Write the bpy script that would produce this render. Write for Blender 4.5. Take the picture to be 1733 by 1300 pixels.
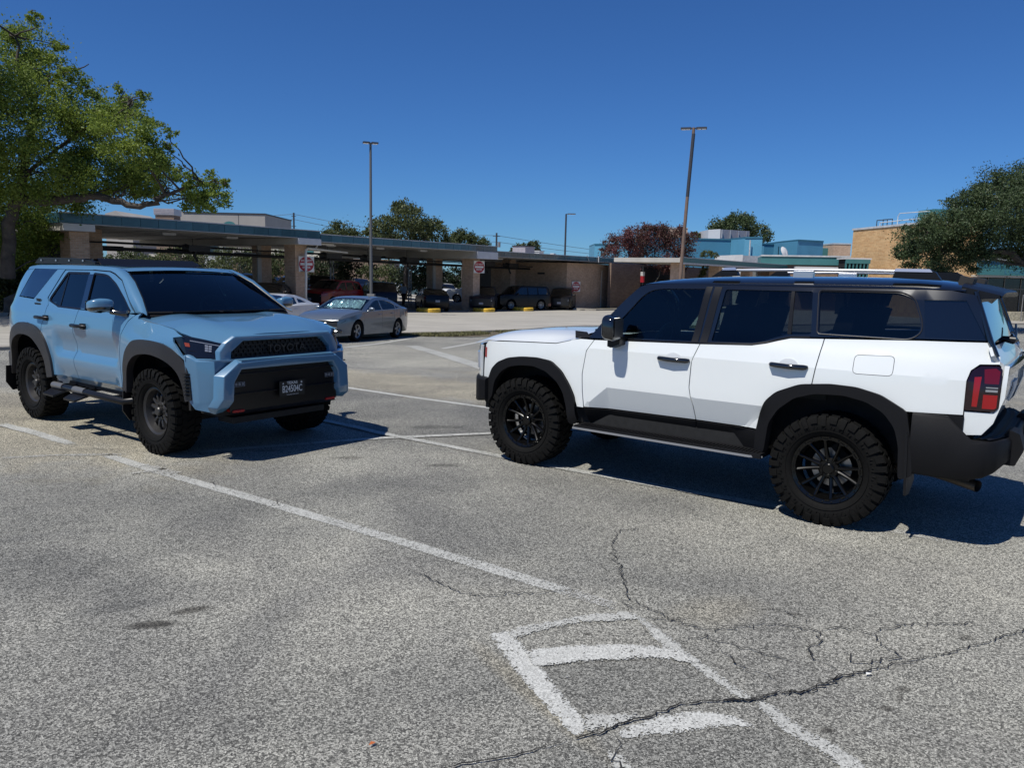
import bpy, bmesh, math, random
import numpy as np
from mathutils import Vector, Matrix, noise
from mathutils.geometry import delaunay_2d_cdt
random.seed(7)
for o in list(bpy.data.objects): bpy.data.objects.remove(o)
C = bpy.context.scene.collection
SC = bpy.context.scene
rad = math.radians

# ------------------------------------------------------------ camera
F_PX, PITCH, ROLL, CAM_H = 1296.67, 0.14073, 0.02221, 1.8416
cd = bpy.data.cameras.new('camera'); cam = bpy.data.objects.new('camera', cd); C.objects.link(cam)
cd.sensor_fit = 'HORIZONTAL'; cd.sensor_width = 36.0; cd.lens = F_PX/1733*36; cd.clip_end = 3000; cd.clip_start = .1
_R = Vector((1,0,0)); _U = Vector((0,math.sin(PITCH),math.cos(PITCH))); _F = Vector((0,math.cos(PITCH),-math.sin(PITCH)))
_c, _s = math.cos(ROLL), math.sin(ROLL)
R2 = _R*_c+_U*_s; U2 = -_R*_s+_U*_c
m = Matrix((R2, U2, -_F)).transposed().to_4x4(); m.translation = (0,0,CAM_H)
cam.matrix_world = m
SC.camera = cam

# ------------------------------------------------------------ light
SUNV = Vector((-.425,-.431,1.0)).normalized()
w = bpy.data.worlds.new('World'); SC.world = w; w.use_nodes = True
nt = w.node_tree; bg = nt.nodes['Background']
sk = nt.nodes.new('ShaderNodeTexSky'); sk.sky_type = 'NISHITA'; sk.sun_disc = False
sk.sun_elevation = math.asin(SUNV.z); sk.sun_rotation = math.atan2(SUNV.x, SUNV.y)
sk.altitude = 400; sk.air_density = 1.0; sk.dust_density = .0; sk.ozone_density = 5.0
hs = nt.nodes.new('ShaderNodeMix'); hs.data_type = 'RGBA'; hs.blend_type = 'MULTIPLY'; hs.inputs[0].default_value = 1; hs.inputs[7].default_value = (.37,.69,1.12,1)
nt.links.new(sk.outputs[0], hs.inputs[6]); nt.links.new(hs.outputs[2], bg.inputs[0]); bg.inputs[1].default_value = .078
sd = bpy.data.lights.new('sun','SUN'); sun = bpy.data.objects.new('sun', sd); C.objects.link(sun)
sd.energy = 5.0; sd.angle = rad(.53); sd.color = (1,.965,.89)
sun.rotation_euler = (-SUNV).to_track_quat('-Z','Y').to_euler(); sun.location = (0,0,40)
SC.view_settings.view_transform = 'Standard'; SC.view_settings.look = 'None'
SC.view_settings.exposure = 0; SC.view_settings.gamma = 1; SC.view_settings.use_curve_mapping = False
SC.render.engine = 'CYCLES'

# ------------------------------------------------------------ materials
def mat(name, col=(.5,.5,.5), rough=.6, metal=0., coat=0., spec=.5, emit=None, nscale=0, namp=.15, bump=0., bscale=None, alpha=None, dirt=0):
    m_ = bpy.data.materials.new(name); m_.use_nodes = True
    t = m_.node_tree; b = t.nodes['Principled BSDF']
    b.inputs['Base Color'].default_value = (*col,1); b.inputs['Roughness'].default_value = rough
    b.inputs['Metallic'].default_value = metal; b.inputs['Coat Weight'].default_value = coat; b.inputs['Coat Roughness'].default_value = .04
    b.inputs['Specular IOR Level'].default_value = spec
    if emit: b.inputs['Emission Color'].default_value = (*emit[0],1); b.inputs['Emission Strength'].default_value = emit[1]
    if nscale or bump:
        tc = t.nodes.new('ShaderNodeTexCoord')
        n = t.nodes.new('ShaderNodeTexNoise'); n.inputs['Scale'].default_value = nscale or bscale; n.inputs['Detail'].default_value = 5
        t.links.new(tc.outputs['Object'], n.inputs['Vector'])
        if nscale:
            mx = t.nodes.new('ShaderNodeMix'); mx.data_type = 'RGBA'
            mr = t.nodes.new('ShaderNodeMapRange'); mr.inputs[1].default_value = .3; mr.inputs[2].default_value = .7
            t.links.new(n.outputs[0], mr.inputs[0]); t.links.new(mr.outputs[0], mx.inputs[0])
            mx.inputs[6].default_value = (*[c*(1-namp) for c in col],1); mx.inputs[7].default_value = (*[min(1,c*(1+namp)) for c in col],1)
            t.links.new(mx.outputs[2], b.inputs['Base Color'])
        if bump:
            n2 = n
            if bscale:
                n2 = t.nodes.new('ShaderNodeTexNoise'); n2.inputs['Scale'].default_value = bscale; n2.inputs['Detail'].default_value = 4
                t.links.new(tc.outputs['Object'], n2.inputs['Vector'])
            bp = t.nodes.new('ShaderNodeBump'); bp.inputs['Strength'].default_value = bump; bp.inputs['Distance'].default_value = .01
            t.links.new(n2.outputs[0], bp.inputs['Height']); t.links.new(bp.outputs[0], b.inputs['Normal'])
    return m_
def glassmat(name, tint=(.12,.16,.17), clear=.35, rough=.0, refl=(1,1,1)):
    m_ = bpy.data.materials.new(name); m_.use_nodes = True; t = m_.node_tree; t.nodes.clear()
    o = t.nodes.new('ShaderNodeOutputMaterial'); tr = t.nodes.new('ShaderNodeBsdfTransparent'); tr.inputs[0].default_value = (*[c*clear*4 if c*clear*4<1 else 1 for c in tint],1)
    gl = t.nodes.new('ShaderNodeBsdfGlossy'); gl.inputs['Roughness'].default_value = rough; gl.inputs[0].default_value = (*refl,1)
    fr = t.nodes.new('ShaderNodeFresnel'); fr.inputs[0].default_value = 1.52
    mx = t.nodes.new('ShaderNodeMixShader'); t.links.new(fr.outputs[0], mx.inputs[0]); t.links.new(tr.outputs[0], mx.inputs[1]); t.links.new(gl.outputs[0], mx.inputs[2])
    t.links.new(mx.outputs[0], o.inputs[0]); return m_
MT = {}
MT['white_paint'] = mat('white_paint', (.70,.725,.715), .35, coat=1, nscale=1.2, namp=.015)
MT['blue_paint'] = mat('blue_paint', (.080,.188,.305), .30, coat=1, nscale=1.5, namp=.02)
MT['black_gloss'] = mat('black_gloss', (.006,.007,.009), .12, coat=1)
MT['black_satin'] = mat('black_satin', (.006,.006,.007), .36, spec=.3)
MT['black_plastic'] = mat('black_plastic', (.006,.006,.007), .6, spec=.2, bump=.15, bscale=900)
MT['grey_plastic'] = mat('grey_plastic', (.019,.0175,.019), .40, spec=.45, bump=.12, bscale=900)
MT['dark'] = mat('dark_cavity', (.004,.004,.004), .9)
MT['underbody_core'] = mat('underbody_core', (.008,.008,.008), .8, nscale=20, namp=.4)
MT['rubber'] = mat('rubber', (.0045,.0044,.0042), .8, spec=.16, nscale=60, namp=.3, bump=.2, bscale=300)
MT['rim_gloss'] = mat('rim_gloss_black', (.003,.003,.003), .2, coat=.1, spec=.3)
MT['rim_matte'] = mat('rim_matte_grey', (.030,.029,.029), .38, metal=.2)
MT['steel'] = mat('steel', (.35,.34,.33), .35, metal=1)
MT['silver'] = mat('brushed_silver', (.62,.62,.63), .3, metal=.9)
MT['glass_side'] = glassmat('tinted_glass', (.23,.30,.29), .42)
MT['glass_dark'] = glassmat('privacy_glass', (.17,.19,.20), .35)
MT['glass_front'] = glassmat('windshield_glass', (.16,.20,.20), .75)
MT['glass_black'] = mat('blacked_glass', (.004,.005,.008), .03, coat=1)
MT['lens_red'] = mat('tail_lens_red', (.11,.003,.007), .12, coat=.4)
MT['lens_red_b'] = mat('tail_lens_bright_red', (.27,.004,.006), .12, coat=.4)
MT['lens_dark'] = mat('tail_lens_dark', (.012,.002,.003), .12, coat=.4)
MT['lens_amber'] = mat('amber_lens', (.28,.045,.006), .15, coat=1)
MT['lens_clear'] = mat('clear_lens', (.30,.31,.33), .1, metal=.3, coat=1)
MT['lamp_black'] = mat('lamp_black', (.005,.005,.007), .2, coat=.35)
MT['white_text'] = mat('white_text', (.6,.6,.58), .5)
MT['interior'] = mat('interior_dark', (.02,.019,.018), .7, nscale=8, namp=.2)
MT['interior_tan'] = mat('interior_grey', (.09,.085,.08), .7, nscale=8, namp=.2)
MT['handle_cup_white']=mat('handle_recess_white',(.70,.72,.73),.4,coat=.6)  # near-white, close to the body paint
MT['exhaust']=mat('exhaust_steel',(.10,.085,.07),.45,metal=.8)
MT['glass_side2']=glassmat('tinted_side_glass',(.10,.11,.12),.35)
MT['glass_front2']=glassmat('windscreen_glass_dark',(.20,.24,.24),.5)
MT['grip']=mat('step_pad_grey',(.10,.10,.10),.35)
MT['sticker']=mat('windscreen_sticker',(.35,.45,.40),.5)
MT['grille_text']=mat('grille_lettering',(.02,.02,.021),.3)
MT['lamp_black2']=mat('lower_panel_black',(.006,.006,.007),.3)
MT['black_plate']=mat('number_plate_black',(.006,.006,.006),.5)
MT['grille_black']=mat('grille_black',(.004,.004,.0045),.5)
MT['grey_edge']=mat('step_edge_grey',(.22,.22,.22),.5,metal=.3)
MT['red_paint'] = mat('red_accent', (.35,.01,.01), .4)

# ------------------------------------------------------------ mesh helpers
class MB:
    def __init__(s): s.v=[]; s.f=[]; s.m=[]; s.mi=0
    def add(s, vs, fs, mi=None):
        b=len(s.v); s.v += [tuple(p) for p in vs]; s.f += [tuple(i+b for i in f) for f in fs]; s.m += [s.mi if mi is None else mi]*len(fs); return b
    def box(s, lo, hi, mi=None, tf=None):
        x0,y0,z0=lo; x1,y1,z1=hi
        vs=[(x0,y0,z0),(x1,y0,z0),(x1,y1,z0),(x0,y1,z0),(x0,y0,z1),(x1,y0,z1),(x1,y1,z1),(x0,y1,z1)]
        if tf: vs=[tf(Vector(p)) for p in vs]
        s.add(vs,[(0,3,2,1),(4,5,6,7),(0,1,5,4),(1,2,6,5),(2,3,7,6),(3,0,4,7)],mi)
    def cbox(s, c, sz, mi=None, rot=None):
        M_=Matrix.Translation(c) @ (rot.to_4x4() if rot else Matrix.Identity(4)); h=[d/2 for d in sz]
        s.box((-h[0],-h[1],-h[2]),(h[0],h[1],h[2]),mi,lambda p:tuple(M_@p))
    def tube(s, pts, r, n=8, mi=None, cap=True):
        pts=[Vector(p) for p in pts]; rs=r if isinstance(r,(list,tuple)) else [r]*len(pts)
        rings=[]; up=Vector((0,0,1)); prev=None
        for i,p in enumerate(pts):
            d=(pts[min(i+1,len(pts)-1)]-pts[max(i-1,0)]); d=d.normalized() if d.length>1e-9 else Vector((0,0,1))
            if prev is None:
                a=d.cross(up if abs(d.z)<.9 else Vector((1,0,0))).normalized()
            else:
                a=(prev-d*prev.dot(d)); a=a.normalized() if a.length>1e-6 else d.orthogonal().normalized()
            prev=a; b_=d.cross(a)
            rings.append([tuple(p+(a*math.cos(2*math.pi*k/n)+b_*math.sin(2*math.pi*k/n))*rs[i]) for k in range(n)])
        vs=[q for rg in rings for q in rg]; fs=[]
        for i in range(len(rings)-1):
            for k in range(n): fs.append((i*n+k,i*n+(k+1)%n,(i+1)*n+(k+1)%n,(i+1)*n+k))
        if cap: fs.append(tuple(range(n-1,-1,-1))); fs.append(tuple((len(rings)-1)*n+k for k in range(n)))
        s.add(vs,fs,mi)
    def lathe(s, prof, n=32, axis='z', c=(0,0,0), mi=None, a0=0, a1=2*math.pi, cap=False):
        # prof: list of (r,h)
        full=abs((a1-a0)-2*math.pi)<1e-6; k=n if full else n+1; vs=[]
        for i in range(k):
            a=a0+(a1-a0)*i/n
            for r,h in prof:
                x,y=r*math.cos(a),r*math.sin(a)
                p={'z':(x,y,h),'y':(x,h,y),'x':(h,x,y)}[axis]; vs.append((p[0]+c[0],p[1]+c[1],p[2]+c[2]))
        L=len(prof); fs=[]
        for i in range(n):
            j=(i+1)%k
            for q in range(L-1):
                f=(i*L+q,j*L+q,j*L+q+1,i*L+q+1); fs.append(f if axis!='y' else f[::-1])
        if cap:
            fs.append(tuple(i*L for i in range(k))[::-1]); fs.append(tuple(i*L+L-1 for i in range(k)))
        s.add(vs,fs,mi)
    def grid(s, F, us, vs_, mi=None):
        n=len(vs_); P=[F(u,v) for u in us for v in vs_]
        s.add(P,[(i*n+j,(i+1)*n+j,(i+1)*n+j+1,i*n+j+1) for i in range(len(us)-1) for j in range(n-1)],mi)
    def prism(s, poly, fn0, fn1, mi=None):
        # poly list of 2d; fn0/fn1 map 2d->3d for the two caps
        n=len(poly); vs=[fn0(p) for p in poly]+[fn1(p) for p in poly]
        s.add(vs,[tuple(range(n))[::-1],tuple(range(n,2*n))]+[(i,(i+1)%n,n+(i+1)%n,n+i) for i in range(n)],mi)
    def build(s, name, mats, parent=None, smooth=35, fix=True, loc=None):
        me=bpy.data.meshes.new(name); me.from_pydata(s.v,[],s.f)
        if not isinstance(mats,(list,tuple)): mats=[mats]
        for m_ in mats: me.materials.append(MT[m_] if isinstance(m_,str) else m_)
        me.polygons.foreach_set('material_index', s.m)
        if fix:
            b=bmesh.new(); b.from_mesh(me); bmesh.ops.recalc_face_normals(b,faces=b.faces); b.to_mesh(me); b.free()
        if smooth:
            me.polygons.foreach_set('use_smooth',[True]*len(me.polygons)); me.set_sharp_from_angle(angle=rad(smooth))
        me.update()
        o=bpy.data.objects.new(name,me); C.objects.link(o)
        if parent: o.parent=parent
        if loc is not None: o.location=loc
        return o
def root(name,label,cat,loc=(0,0,0),rz=0,group=None):
    o=bpy.data.objects.new(name,None); C.objects.link(o); o.location=loc; o.rotation_euler=(0,0,rz); o.empty_display_size=.3
    o['label']=label; o['category']=cat
    if group: o['group']=group
    return o
def tag(o,label,cat,group=None):
    o['label']=label; o['category']=cat
    if group: o['group']=group
    return o
def struct(o): o['kind']='structure'; return o
def stuff(o): o['kind']='stuff'; return o
def copy_tree(o,parent=None):
    c=o.copy(); C.objects.link(c); c.parent=parent
    if parent: c.matrix_parent_inverse=o.matrix_parent_inverse
    for ch in o.children: copy_tree(ch,c)
    return c
def sst(x,a=0.,b=1.):
    t=max(0.,min(1.,(x-a)/(b-a))); return t*t*(3-2*t)
def interp(x,pts):
    if x<=pts[0][0]: return pts[0][1]
    for (a,b),(c,d) in zip(pts,pts[1:]):
        if x<=c: return b+(d-b)*(x-a)/(c-a)
    return pts[-1][1]
def area(p): return sum(p[i][0]*p[(i+1)%len(p)][1]-p[(i+1)%len(p)][0]*p[i][1] for i in range(len(p)))/2
def inset(poly,d):
    if area(poly)<0: poly=poly[::-1]
    n=len(poly); out=[]
    for i in range(n):
        a=Vector(poly[i-1]);b=Vector(poly[i]);c=Vector(poly[(i+1)%n])
        e1=(b-a).normalized(); e2=(c-b).normalized(); n1=Vector((-e1.y,e1.x)); n2=Vector((-e2.y,e2.x))
        t=(n1+n2); L=max(.35,t.length_squared/2); t=t/ L if t.length>1e-6 else n1
        out.append(tuple(b+t*d*1.0))
    return out
def rnd(poly,r,k=3):
    # round the corners of a polygon with radius-ish r (single or list)
    n=len(poly); out=[]
    for i in range(n):
        a=Vector(poly[i-1]);b=Vector(poly[i]);c=Vector(poly[(i+1)%n]); rr=r[i] if isinstance(r,(list,tuple)) else r
        if rr<=0: out.append(tuple(b)); continue
        d1=min(rr,(a-b).length*.45); d2=min(rr,(c-b).length*.45)
        p=b+(a-b).normalized()*d1; q=b+(c-b).normalized()*d2
        for j in range(k+1):
            t=j/k; out.append(tuple(p*(1-t)**2+b*2*t*(1-t)+q*t*t))
    return out
def inpoly(x,y,poly):
    c=False; n=len(poly); j=n-1
    for i in range(n):
        xi,yi=poly[i]; xj,yj=poly[j]
        if (yi>y)!=(yj>y) and x<(xj-xi)*(y-yi)/(yj-yi)+xi: c=not c
        j=i
    return c
def segd(px,py,poly):
    P=np.array(poly); Q=np.roll(P,-1,0); d=Q-P; t=np.clip(((px-P[:,0])*d[:,0]+(py-P[:,1])*d[:,1])/np.maximum(1e-12,(d**2).sum(1)),0,1)
    return np.sqrt(((P[:,0]+t*d[:,0]-px)**2+(P[:,1]+t*d[:,1]-py)**2).min())
def subdiv(poly,step):
    out=[]; n=len(poly)
    for i in range(n):
        a=poly[i]; b=poly[(i+1)%n]; L=math.dist(a,b); k=max(1,math.ceil(L/step))
        out+= [(a[0]+(b[0]-a[0])*j/k,a[1]+(b[1]-a[1])*j/k) for j in range(k)]
    return out
def panel(mb,poly,F,holes=(),gap=.004,step=.07,thick=.02,center=(0,0,1),mi=None,rim=True,off=0.,creases=()):
    """fills a 2-d outline (with holes) with triangles, maps it through the surface F and folds its rim inwards"""
    if area(poly)<0: poly=poly[::-1]
    if gap: poly=inset(poly,gap)
    loops=[subdiv(poly,step)]+[subdiv(h,step) for h in holes]
    vs=[];es=[]
    for L in loops:
        b=len(vs); vs+=L; es+=[(b+i,b+(i+1)%len(L)) for i in range(len(L))]
    for cr in creases:
        b=len(vs); q=[]
        for a_,c_ in zip(cr,cr[1:]):
            k=max(1,math.ceil(math.dist(a_,c_)/step)); q+=[(a_[0]+(c_[0]-a_[0])*j/k,a_[1]+(c_[1]-a_[1])*j/k) for j in range(k)]
        q.append(cr[-1]); vs+=q; es+=[(b+i,b+i+1) for i in range(len(q)-1)]
    xs=[p[0] for p in poly]; ys=[p[1] for p in poly]
    nx=int((max(xs)-min(xs))/step)+2; ny=int((max(ys)-min(ys))/step)+2
    gx0=math.floor(min(xs)/step)*step; gy0=math.floor(min(ys)/step)*step
    for i in range(nx+1):
        for j in range(ny+1):
            x=gx0+i*step; y=gy0+j*step
            if not inpoly(x,y,loops[0]) or any(inpoly(x,y,h) for h in loops[1:]): continue
            if min(segd(x,y,L) for L in loops)<step*.35: continue
            if any(math.dist((x,y),v)<step*.4 for cr in creases for v in subdiv(list(cr),step)): continue
            vs.append((x,y))
    r=delaunay_2d_cdt([Vector(p) for p in vs],es,[],0,1e-5)
    V2=[tuple(p) for p in r[0]]; tris=[]
    for t in r[2]:
        cx=sum(V2[i][0] for i in t)/3; cy=sum(V2[i][1] for i in t)/3
        if inpoly(cx,cy,loops[0]) and not any(inpoly(cx,cy,h) for h in loops[1:]): tris.append(tuple(t))
    cen=Vector(center); e=1e-3
    def nrm(u,v):
        n=(Vector(F(u+e,v))-Vector(F(u-e,v))).cross(Vector(F(u,v+e))-Vector(F(u,v-e)))
        n=n.normalized() if n.length>1e-12 else Vector((0,0,1))
        return n if n.dot(Vector(F(u,v))-cen)>0 else -n
    P=[]; 
    for p in V2:
        q=Vector(F(*p)); P.append(q+nrm(*p)*off if off else q)
    fs=[]
    for t in tris:
        a,b,c=[P[i] for i in t]; n=(b-a).cross(c-a)
        fs.append(t if n.dot(nrm(*V2[t[0]]))>0 else t[::-1])
    nv=len(P); allv=[tuple(p) for p in P]
    if rim and thick:
        from collections import Counter
        cnt={}
        for t in fs:
            for i in range(3):
                e_=(t[i],t[(i+1)%3])
                if (e_[1],e_[0]) in cnt: del cnt[(e_[1],e_[0])]
                else: cnt[e_]=1
        idx={}
        for (a,b) in cnt:
            for k in (a,b):
                if k not in idx:
                    idx[k]=len(allv); allv.append(tuple(P[k]-nrm(*V2[k])*thick))
        for (a,b) in cnt: fs.append((b,a,idx[a],idx[b]))
    mb.add(allv,fs,mi)
def P1(name,poly,F,material,parent,**k):
    sm=k.pop('smooth',40); mb=MB(); panel(mb,poly,F,**k); return mb.build(name,material,parent,smooth=sm,fix=False)
def text_mesh(txt,size,name,material,parent,mtx,depth=.002,bold=0.0,sx=1.0,font=None,label=None):
    cu=bpy.data.curves.new(name,'FONT'); cu.body=txt; cu.size=size; cu.extrude=depth; cu.align_x='CENTER'; cu.align_y='CENTER'; cu.resolution_u=3; cu.offset=bold
    o=bpy.data.objects.new(name,cu); me=bpy.data.meshes.new_from_object(o); bpy.data.objects.remove(o); bpy.data.curves.remove(cu)
    me.materials.append(MT[material] if isinstance(material,str) else material); me.transform(Matrix.Diagonal((sx,1,1,1))); me.transform(mtx); me.name=name
    o=bpy.data.objects.new(name,me); C.objects.link(o); o.parent=parent
    return o
def frame(o,xdir,ydir):
    x=Vector(xdir).normalized(); y=Vector(ydir).normalized(); z=x.cross(y).normalized(); y=z.cross(x)
    m_=Matrix((x,y,z)).transposed().to_4x4(); m_.translation=o; return m_
# ------------------------------------------------------------ terrain
HP=[(-60,0),(9,0),(18,-.22),(28,-.50),(36,-.58),(50,-.68),(80,-1.05),(120,-1.5),(3000,-1.5)]
def hgt(x,y):
    return interp(y,HP)+.035*min(56,max(0,-(x+4)))*sst((y-20)/20)*(1-sst((y-120)/200))
def asphalt_material():
    m_=bpy.data.materials.new('worn_asphalt'); m_.use_nodes=True; t=m_.node_tree; b=t.nodes['Principled BSDF']; L=t.links.new
    N=t.nodes.new
    tc=N('ShaderNodeTexCoord'); P=tc.outputs['Object']
    def noi(s,d=3,r=.55,dist=0): n=N('ShaderNodeTexNoise'); n.inputs['Scale'].default_value=s; n.inputs['Detail'].default_value=d; n.inputs['Roughness'].default_value=r; n.inputs['Distortion'].default_value=dist; L(P,n.inputs['Vector']); return n.outputs[0]
    def ramp(src,a,b_,lo=0,hi=1): r=N('ShaderNodeMapRange'); r.inputs[1].default_value=a; r.inputs[2].default_value=b_; r.inputs[3].default_value=lo; r.inputs[4].default_value=hi; L(src,r.inputs[0]); return r.outputs[0]
    def mix(f,a,b_,mode='MIX'):
        x=N('ShaderNodeMix'); x.data_type='RGBA'; x.blend_type=mode
        if isinstance(f,float): x.inputs[0].default_value=f
        else: L(f,x.inputs[0])
        for k,v in ((6,a),(7,b_)):
            if isinstance(v,tuple): x.inputs[k].default_value=(*v,1)
            else: L(v,x.inputs[k])
        return x.outputs[2]
    def math_(op,a,b_):
        x=N('ShaderNodeMath'); x.operation=op
        for k,v in ((0,a),(1,b_)):
            if isinstance(v,(int,float)): x.inputs[k].default_value=v
            else: L(v,x.inputs[k])
        return x.outputs[0]
    vor=N('ShaderNodeTexVoronoi'); vor.inputs['Scale'].default_value=140; L(P,vor.inputs['Vector'])
    sepc=N('ShaderNodeSeparateColor'); L(vor.outputs['Color'],sepc.inputs[0])
    stone=math_('POWER',sepc.outputs[0],1.5)
    fine=noi(310,2,.7)
    big=noi(.35,4,.6,.6); mid=noi(1.6,5,.62,.3); sm=noi(9,4,.6)
    base=mix(ramp(big,.35,.65),(.115,.114,.109),(.198,.195,.182))
    base=mix(ramp(mid,.42,.70,0,.7),base,(.235,.228,.208))
    base=mix(ramp(sm,.45,.75,0,.35),base,(.11,.11,.11))
    stn=mix(stone,(.018,.0178,.0168),(.62,.61,.565))
    col=mix(.66,base,stn)
    fm=mix(ramp(fine,.38,.62),(.22,.22,.22),(1.78,1.77,1.69))
    col=mix(1.0,col,fm,'MULTIPLY')
    col=mix(1.0,col,mix(ramp(noi(.55,3,.5,1.2),.36,.66),(.80,.80,.81),(1.14,1.135,1.11)),'MULTIPLY')
    # patches: tan coarse band, dark tarry regions, given by world position
    sep=N('ShaderNodeSeparateXYZ'); L(P,sep.inputs[0])
    def blob(x,y,rx,ry,ang,col_,amt,edge=.5,nz=.35):
        nonlocal col
        ca,sa=math.cos(ang),math.sin(ang)
        dx=math_('SUBTRACT',sep.outputs[0],x); dy=math_('SUBTRACT',sep.outputs[1],y)
        u=math_('ADD',math_('MULTIPLY',dx,ca/rx),math_('MULTIPLY',dy,sa/rx)); v=math_('ADD',math_('MULTIPLY',dx,-sa/ry),math_('MULTIPLY',dy,ca/ry))
        d=math_('SQRT',math_('ADD',math_('MULTIPLY',u,u),math_('MULTIPLY',v,v)),0)
        d=math_('ADD',d,math_('MULTIPLY',math_('SUBTRACT',mid,.5),nz*3)); 
        f=ramp(d,1+edge*.5,1-edge*.5,0,amt); col=mix(f,col,mix(1.0,col,col_,'MULTIPLY'))
    for a in BLOBS: blob(*a)
    L(col,b.inputs['Base Color']); b.inputs['Roughness'].default_value=.86; b.inputs['Specular IOR Level'].default_value=.35
    bp=N('ShaderNodeBump'); bp.inputs['Strength'].default_value=.55; bp.inputs['Distance'].default_value=.004
    L(math_('ADD',vor.outputs['Distance'],fine),bp.inputs['Height']); L(bp.outputs[0],b.inputs['Normal'])
    return m_
tan=(1.26,1.17,1.0); dk=(.62,.63,.65); lt=(1.35,1.33,1.28); oil=(.28,.27,.26)
BLOBS=[(-5.6,9.2,3.2,1.7,-.6,tan,.75,.5,.5),(-2.0,13.6,7.5,1.1,-.62,tan,.8,.4,.5),(4.2,13.9,5,1.2,-.3,tan,.5,.6,.5),
 (-1.6,10.6,2.8,1.3,-.6,dk,.75,.7,.5),(-.8,8.4,1.3,.6,-.3,dk,.4,.8,.5),(0,18.5,8,2.8,-.55,(1.3,1.28,1.22),.6,.6,.3),(-3,24.5,6,1.4,-.5,dk,.35,.8,.4),
 (1.9,5.1,1.5,.55,-.45,lt,.55,.9,.5),(-.2,5.5,2.6,.7,-.5,dk,.40,.9,.6),(-2.9,5.6,1.4,.8,-.4,dk,.55,.8,.5),(-3.0,4.4,1.0,.35,-.2,dk,.5,.9,.7),(.9,6.3,1.2,.25,-.6,dk,.35,.9,.6),(-1.0,6.4,.9,.3,.3,dk,.35,.9,.7),(3.4,6.6,1.0,.4,.5,(1.15,1.13,1.08),.5,.9,.5),(2.9,4.3,1.5,.6,.4,(1.2,1.19,1.17),.5,.9,.5),
 (-1.2,4.5,1.6,.5,-.45,(1.18,1.17,1.15),.5,.9,.5),(.50,3.36,.48,.30,.15,dk,.6,.5,.3),(.75,2.72,.6,.20,.1,dk,.5,.6,.4),(1.9,3.0,.9,.35,.4,(1.15,1.15,1.12),.5,.6,.4),(-.7,3.1,.8,.25,.3,dk,.4,.9,.6),(1.2,4.1,.25,.15,.5,tan,.4,.9,.4),(.14,3.15,.05,.4,.55,tan,.6,.9,.5),
 (-1.845,3.764,.12,.045,.2,oil,.95,.7,.05),(-1.713,3.949,.10,.04,.5,oil,.9,.7,.05),(-2.15,3.95,.22,.07,.5,dk,.6,.9,.2),(1.609,4.066,.04,.02,0,oil,.6,.6,.1),(2.425,3.823,.045,.03,.3,oil,.7,.6,.1),
 (1.827,3.286,.04,.02,.2,oil,.7,.6,.1),(1.77,3.21,.05,.012,1.,oil,.6,.6,.1),(1.669,3.125,.035,.022,.2,oil,.8,.6,.1),(1.341,2.954,.035,.022,.2,oil,.8,.6,.1),(-2.487,7.705,.16,.05,.1,oil,.5,.7,.2),
 (-1.617,7.477,.15,.05,.1,oil,.6,.7,.2),(-.662,7.25,.16,.06,.1,oil,.6,.7,.2),(.424,3.767,.025,.012,0,oil,.9,.6,.1),(-.9,9.2,.35,.1,.1,oil,.45,.7,.3)]
MT['asphalt']=asphalt_material()
def concrete_mat(name,col,joint=0,amp=.14):
    m_=bpy.data.materials.new(name); m_.use_nodes=True; t=m_.node_tree; b=t.nodes['Principled BSDF']; L=t.links.new; N=t.nodes.new
    tc=N('ShaderNodeTexCoord'); mp=N('ShaderNodeMapping'); mp.inputs['Rotation'].default_value=(0,0,-.93); mp.inputs['Scale'].default_value=(.5,2.2,1); L(tc.outputs['Object'],mp.inputs[0])
    n=N('ShaderNodeTexNoise'); n.inputs['Scale'].default_value=.9; n.inputs['Detail'].default_value=8; n.inputs['Roughness'].default_value=.65; L(mp.outputs[0],n.inputs['Vector'])
    n2=N('ShaderNodeTexNoise'); n2.inputs['Scale'].default_value=25; n2.inputs['Detail'].default_value=4; L(tc.outputs['Object'],n2.inputs['Vector'])
    mr=N('ShaderNodeMapRange'); mr.inputs[1].default_value=.35; mr.inputs[2].default_value=.65; L(n.outputs[0],mr.inputs[0])
    x=N('ShaderNodeMix'); x.data_type='RGBA'; L(mr.outputs[0],x.inputs[0]); x.inputs[6].default_value=(*[c*(1-amp*1.6) for c in col],1); x.inputs[7].default_value=(*[c*(1+amp) for c in col],1)
    y=N('ShaderNodeMix'); y.data_type='RGBA'; y.blend_type='MULTIPLY'; y.inputs[0].default_value=.35; L(x.outputs[2],y.inputs[6]); L(n2.outputs[0],y.inputs[7])
    L(y.outputs[2],b.inputs['Base Color']); b.inputs['Roughness'].default_value=.85; return m_
MT['concrete']=concrete_mat('pale_concrete',(.42,.395,.345)); MT['kerb']=concrete_mat('kerb_concrete',(.36,.33,.28))
MT['shade_concrete']=concrete_mat('canopy_shade_concrete',(.25,.24,.22))  # darker copy of the pale concrete, canopy shade put into its colour
MT['dirt']=mat('dry_ground',(.105,.085,.052),.95,nscale=3,namp=.5,bump=.4,bscale=40)
MT['grass_mat']=mat('grass_blades',(.13,.125,.05),.8,nscale=2,namp=.4)
MT['crack']=mat('crack_dark',(.010,.0095,.009),.95)
MT['crack_soft']=mat('crack_faint',(.028,.027,.025),.95)
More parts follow.
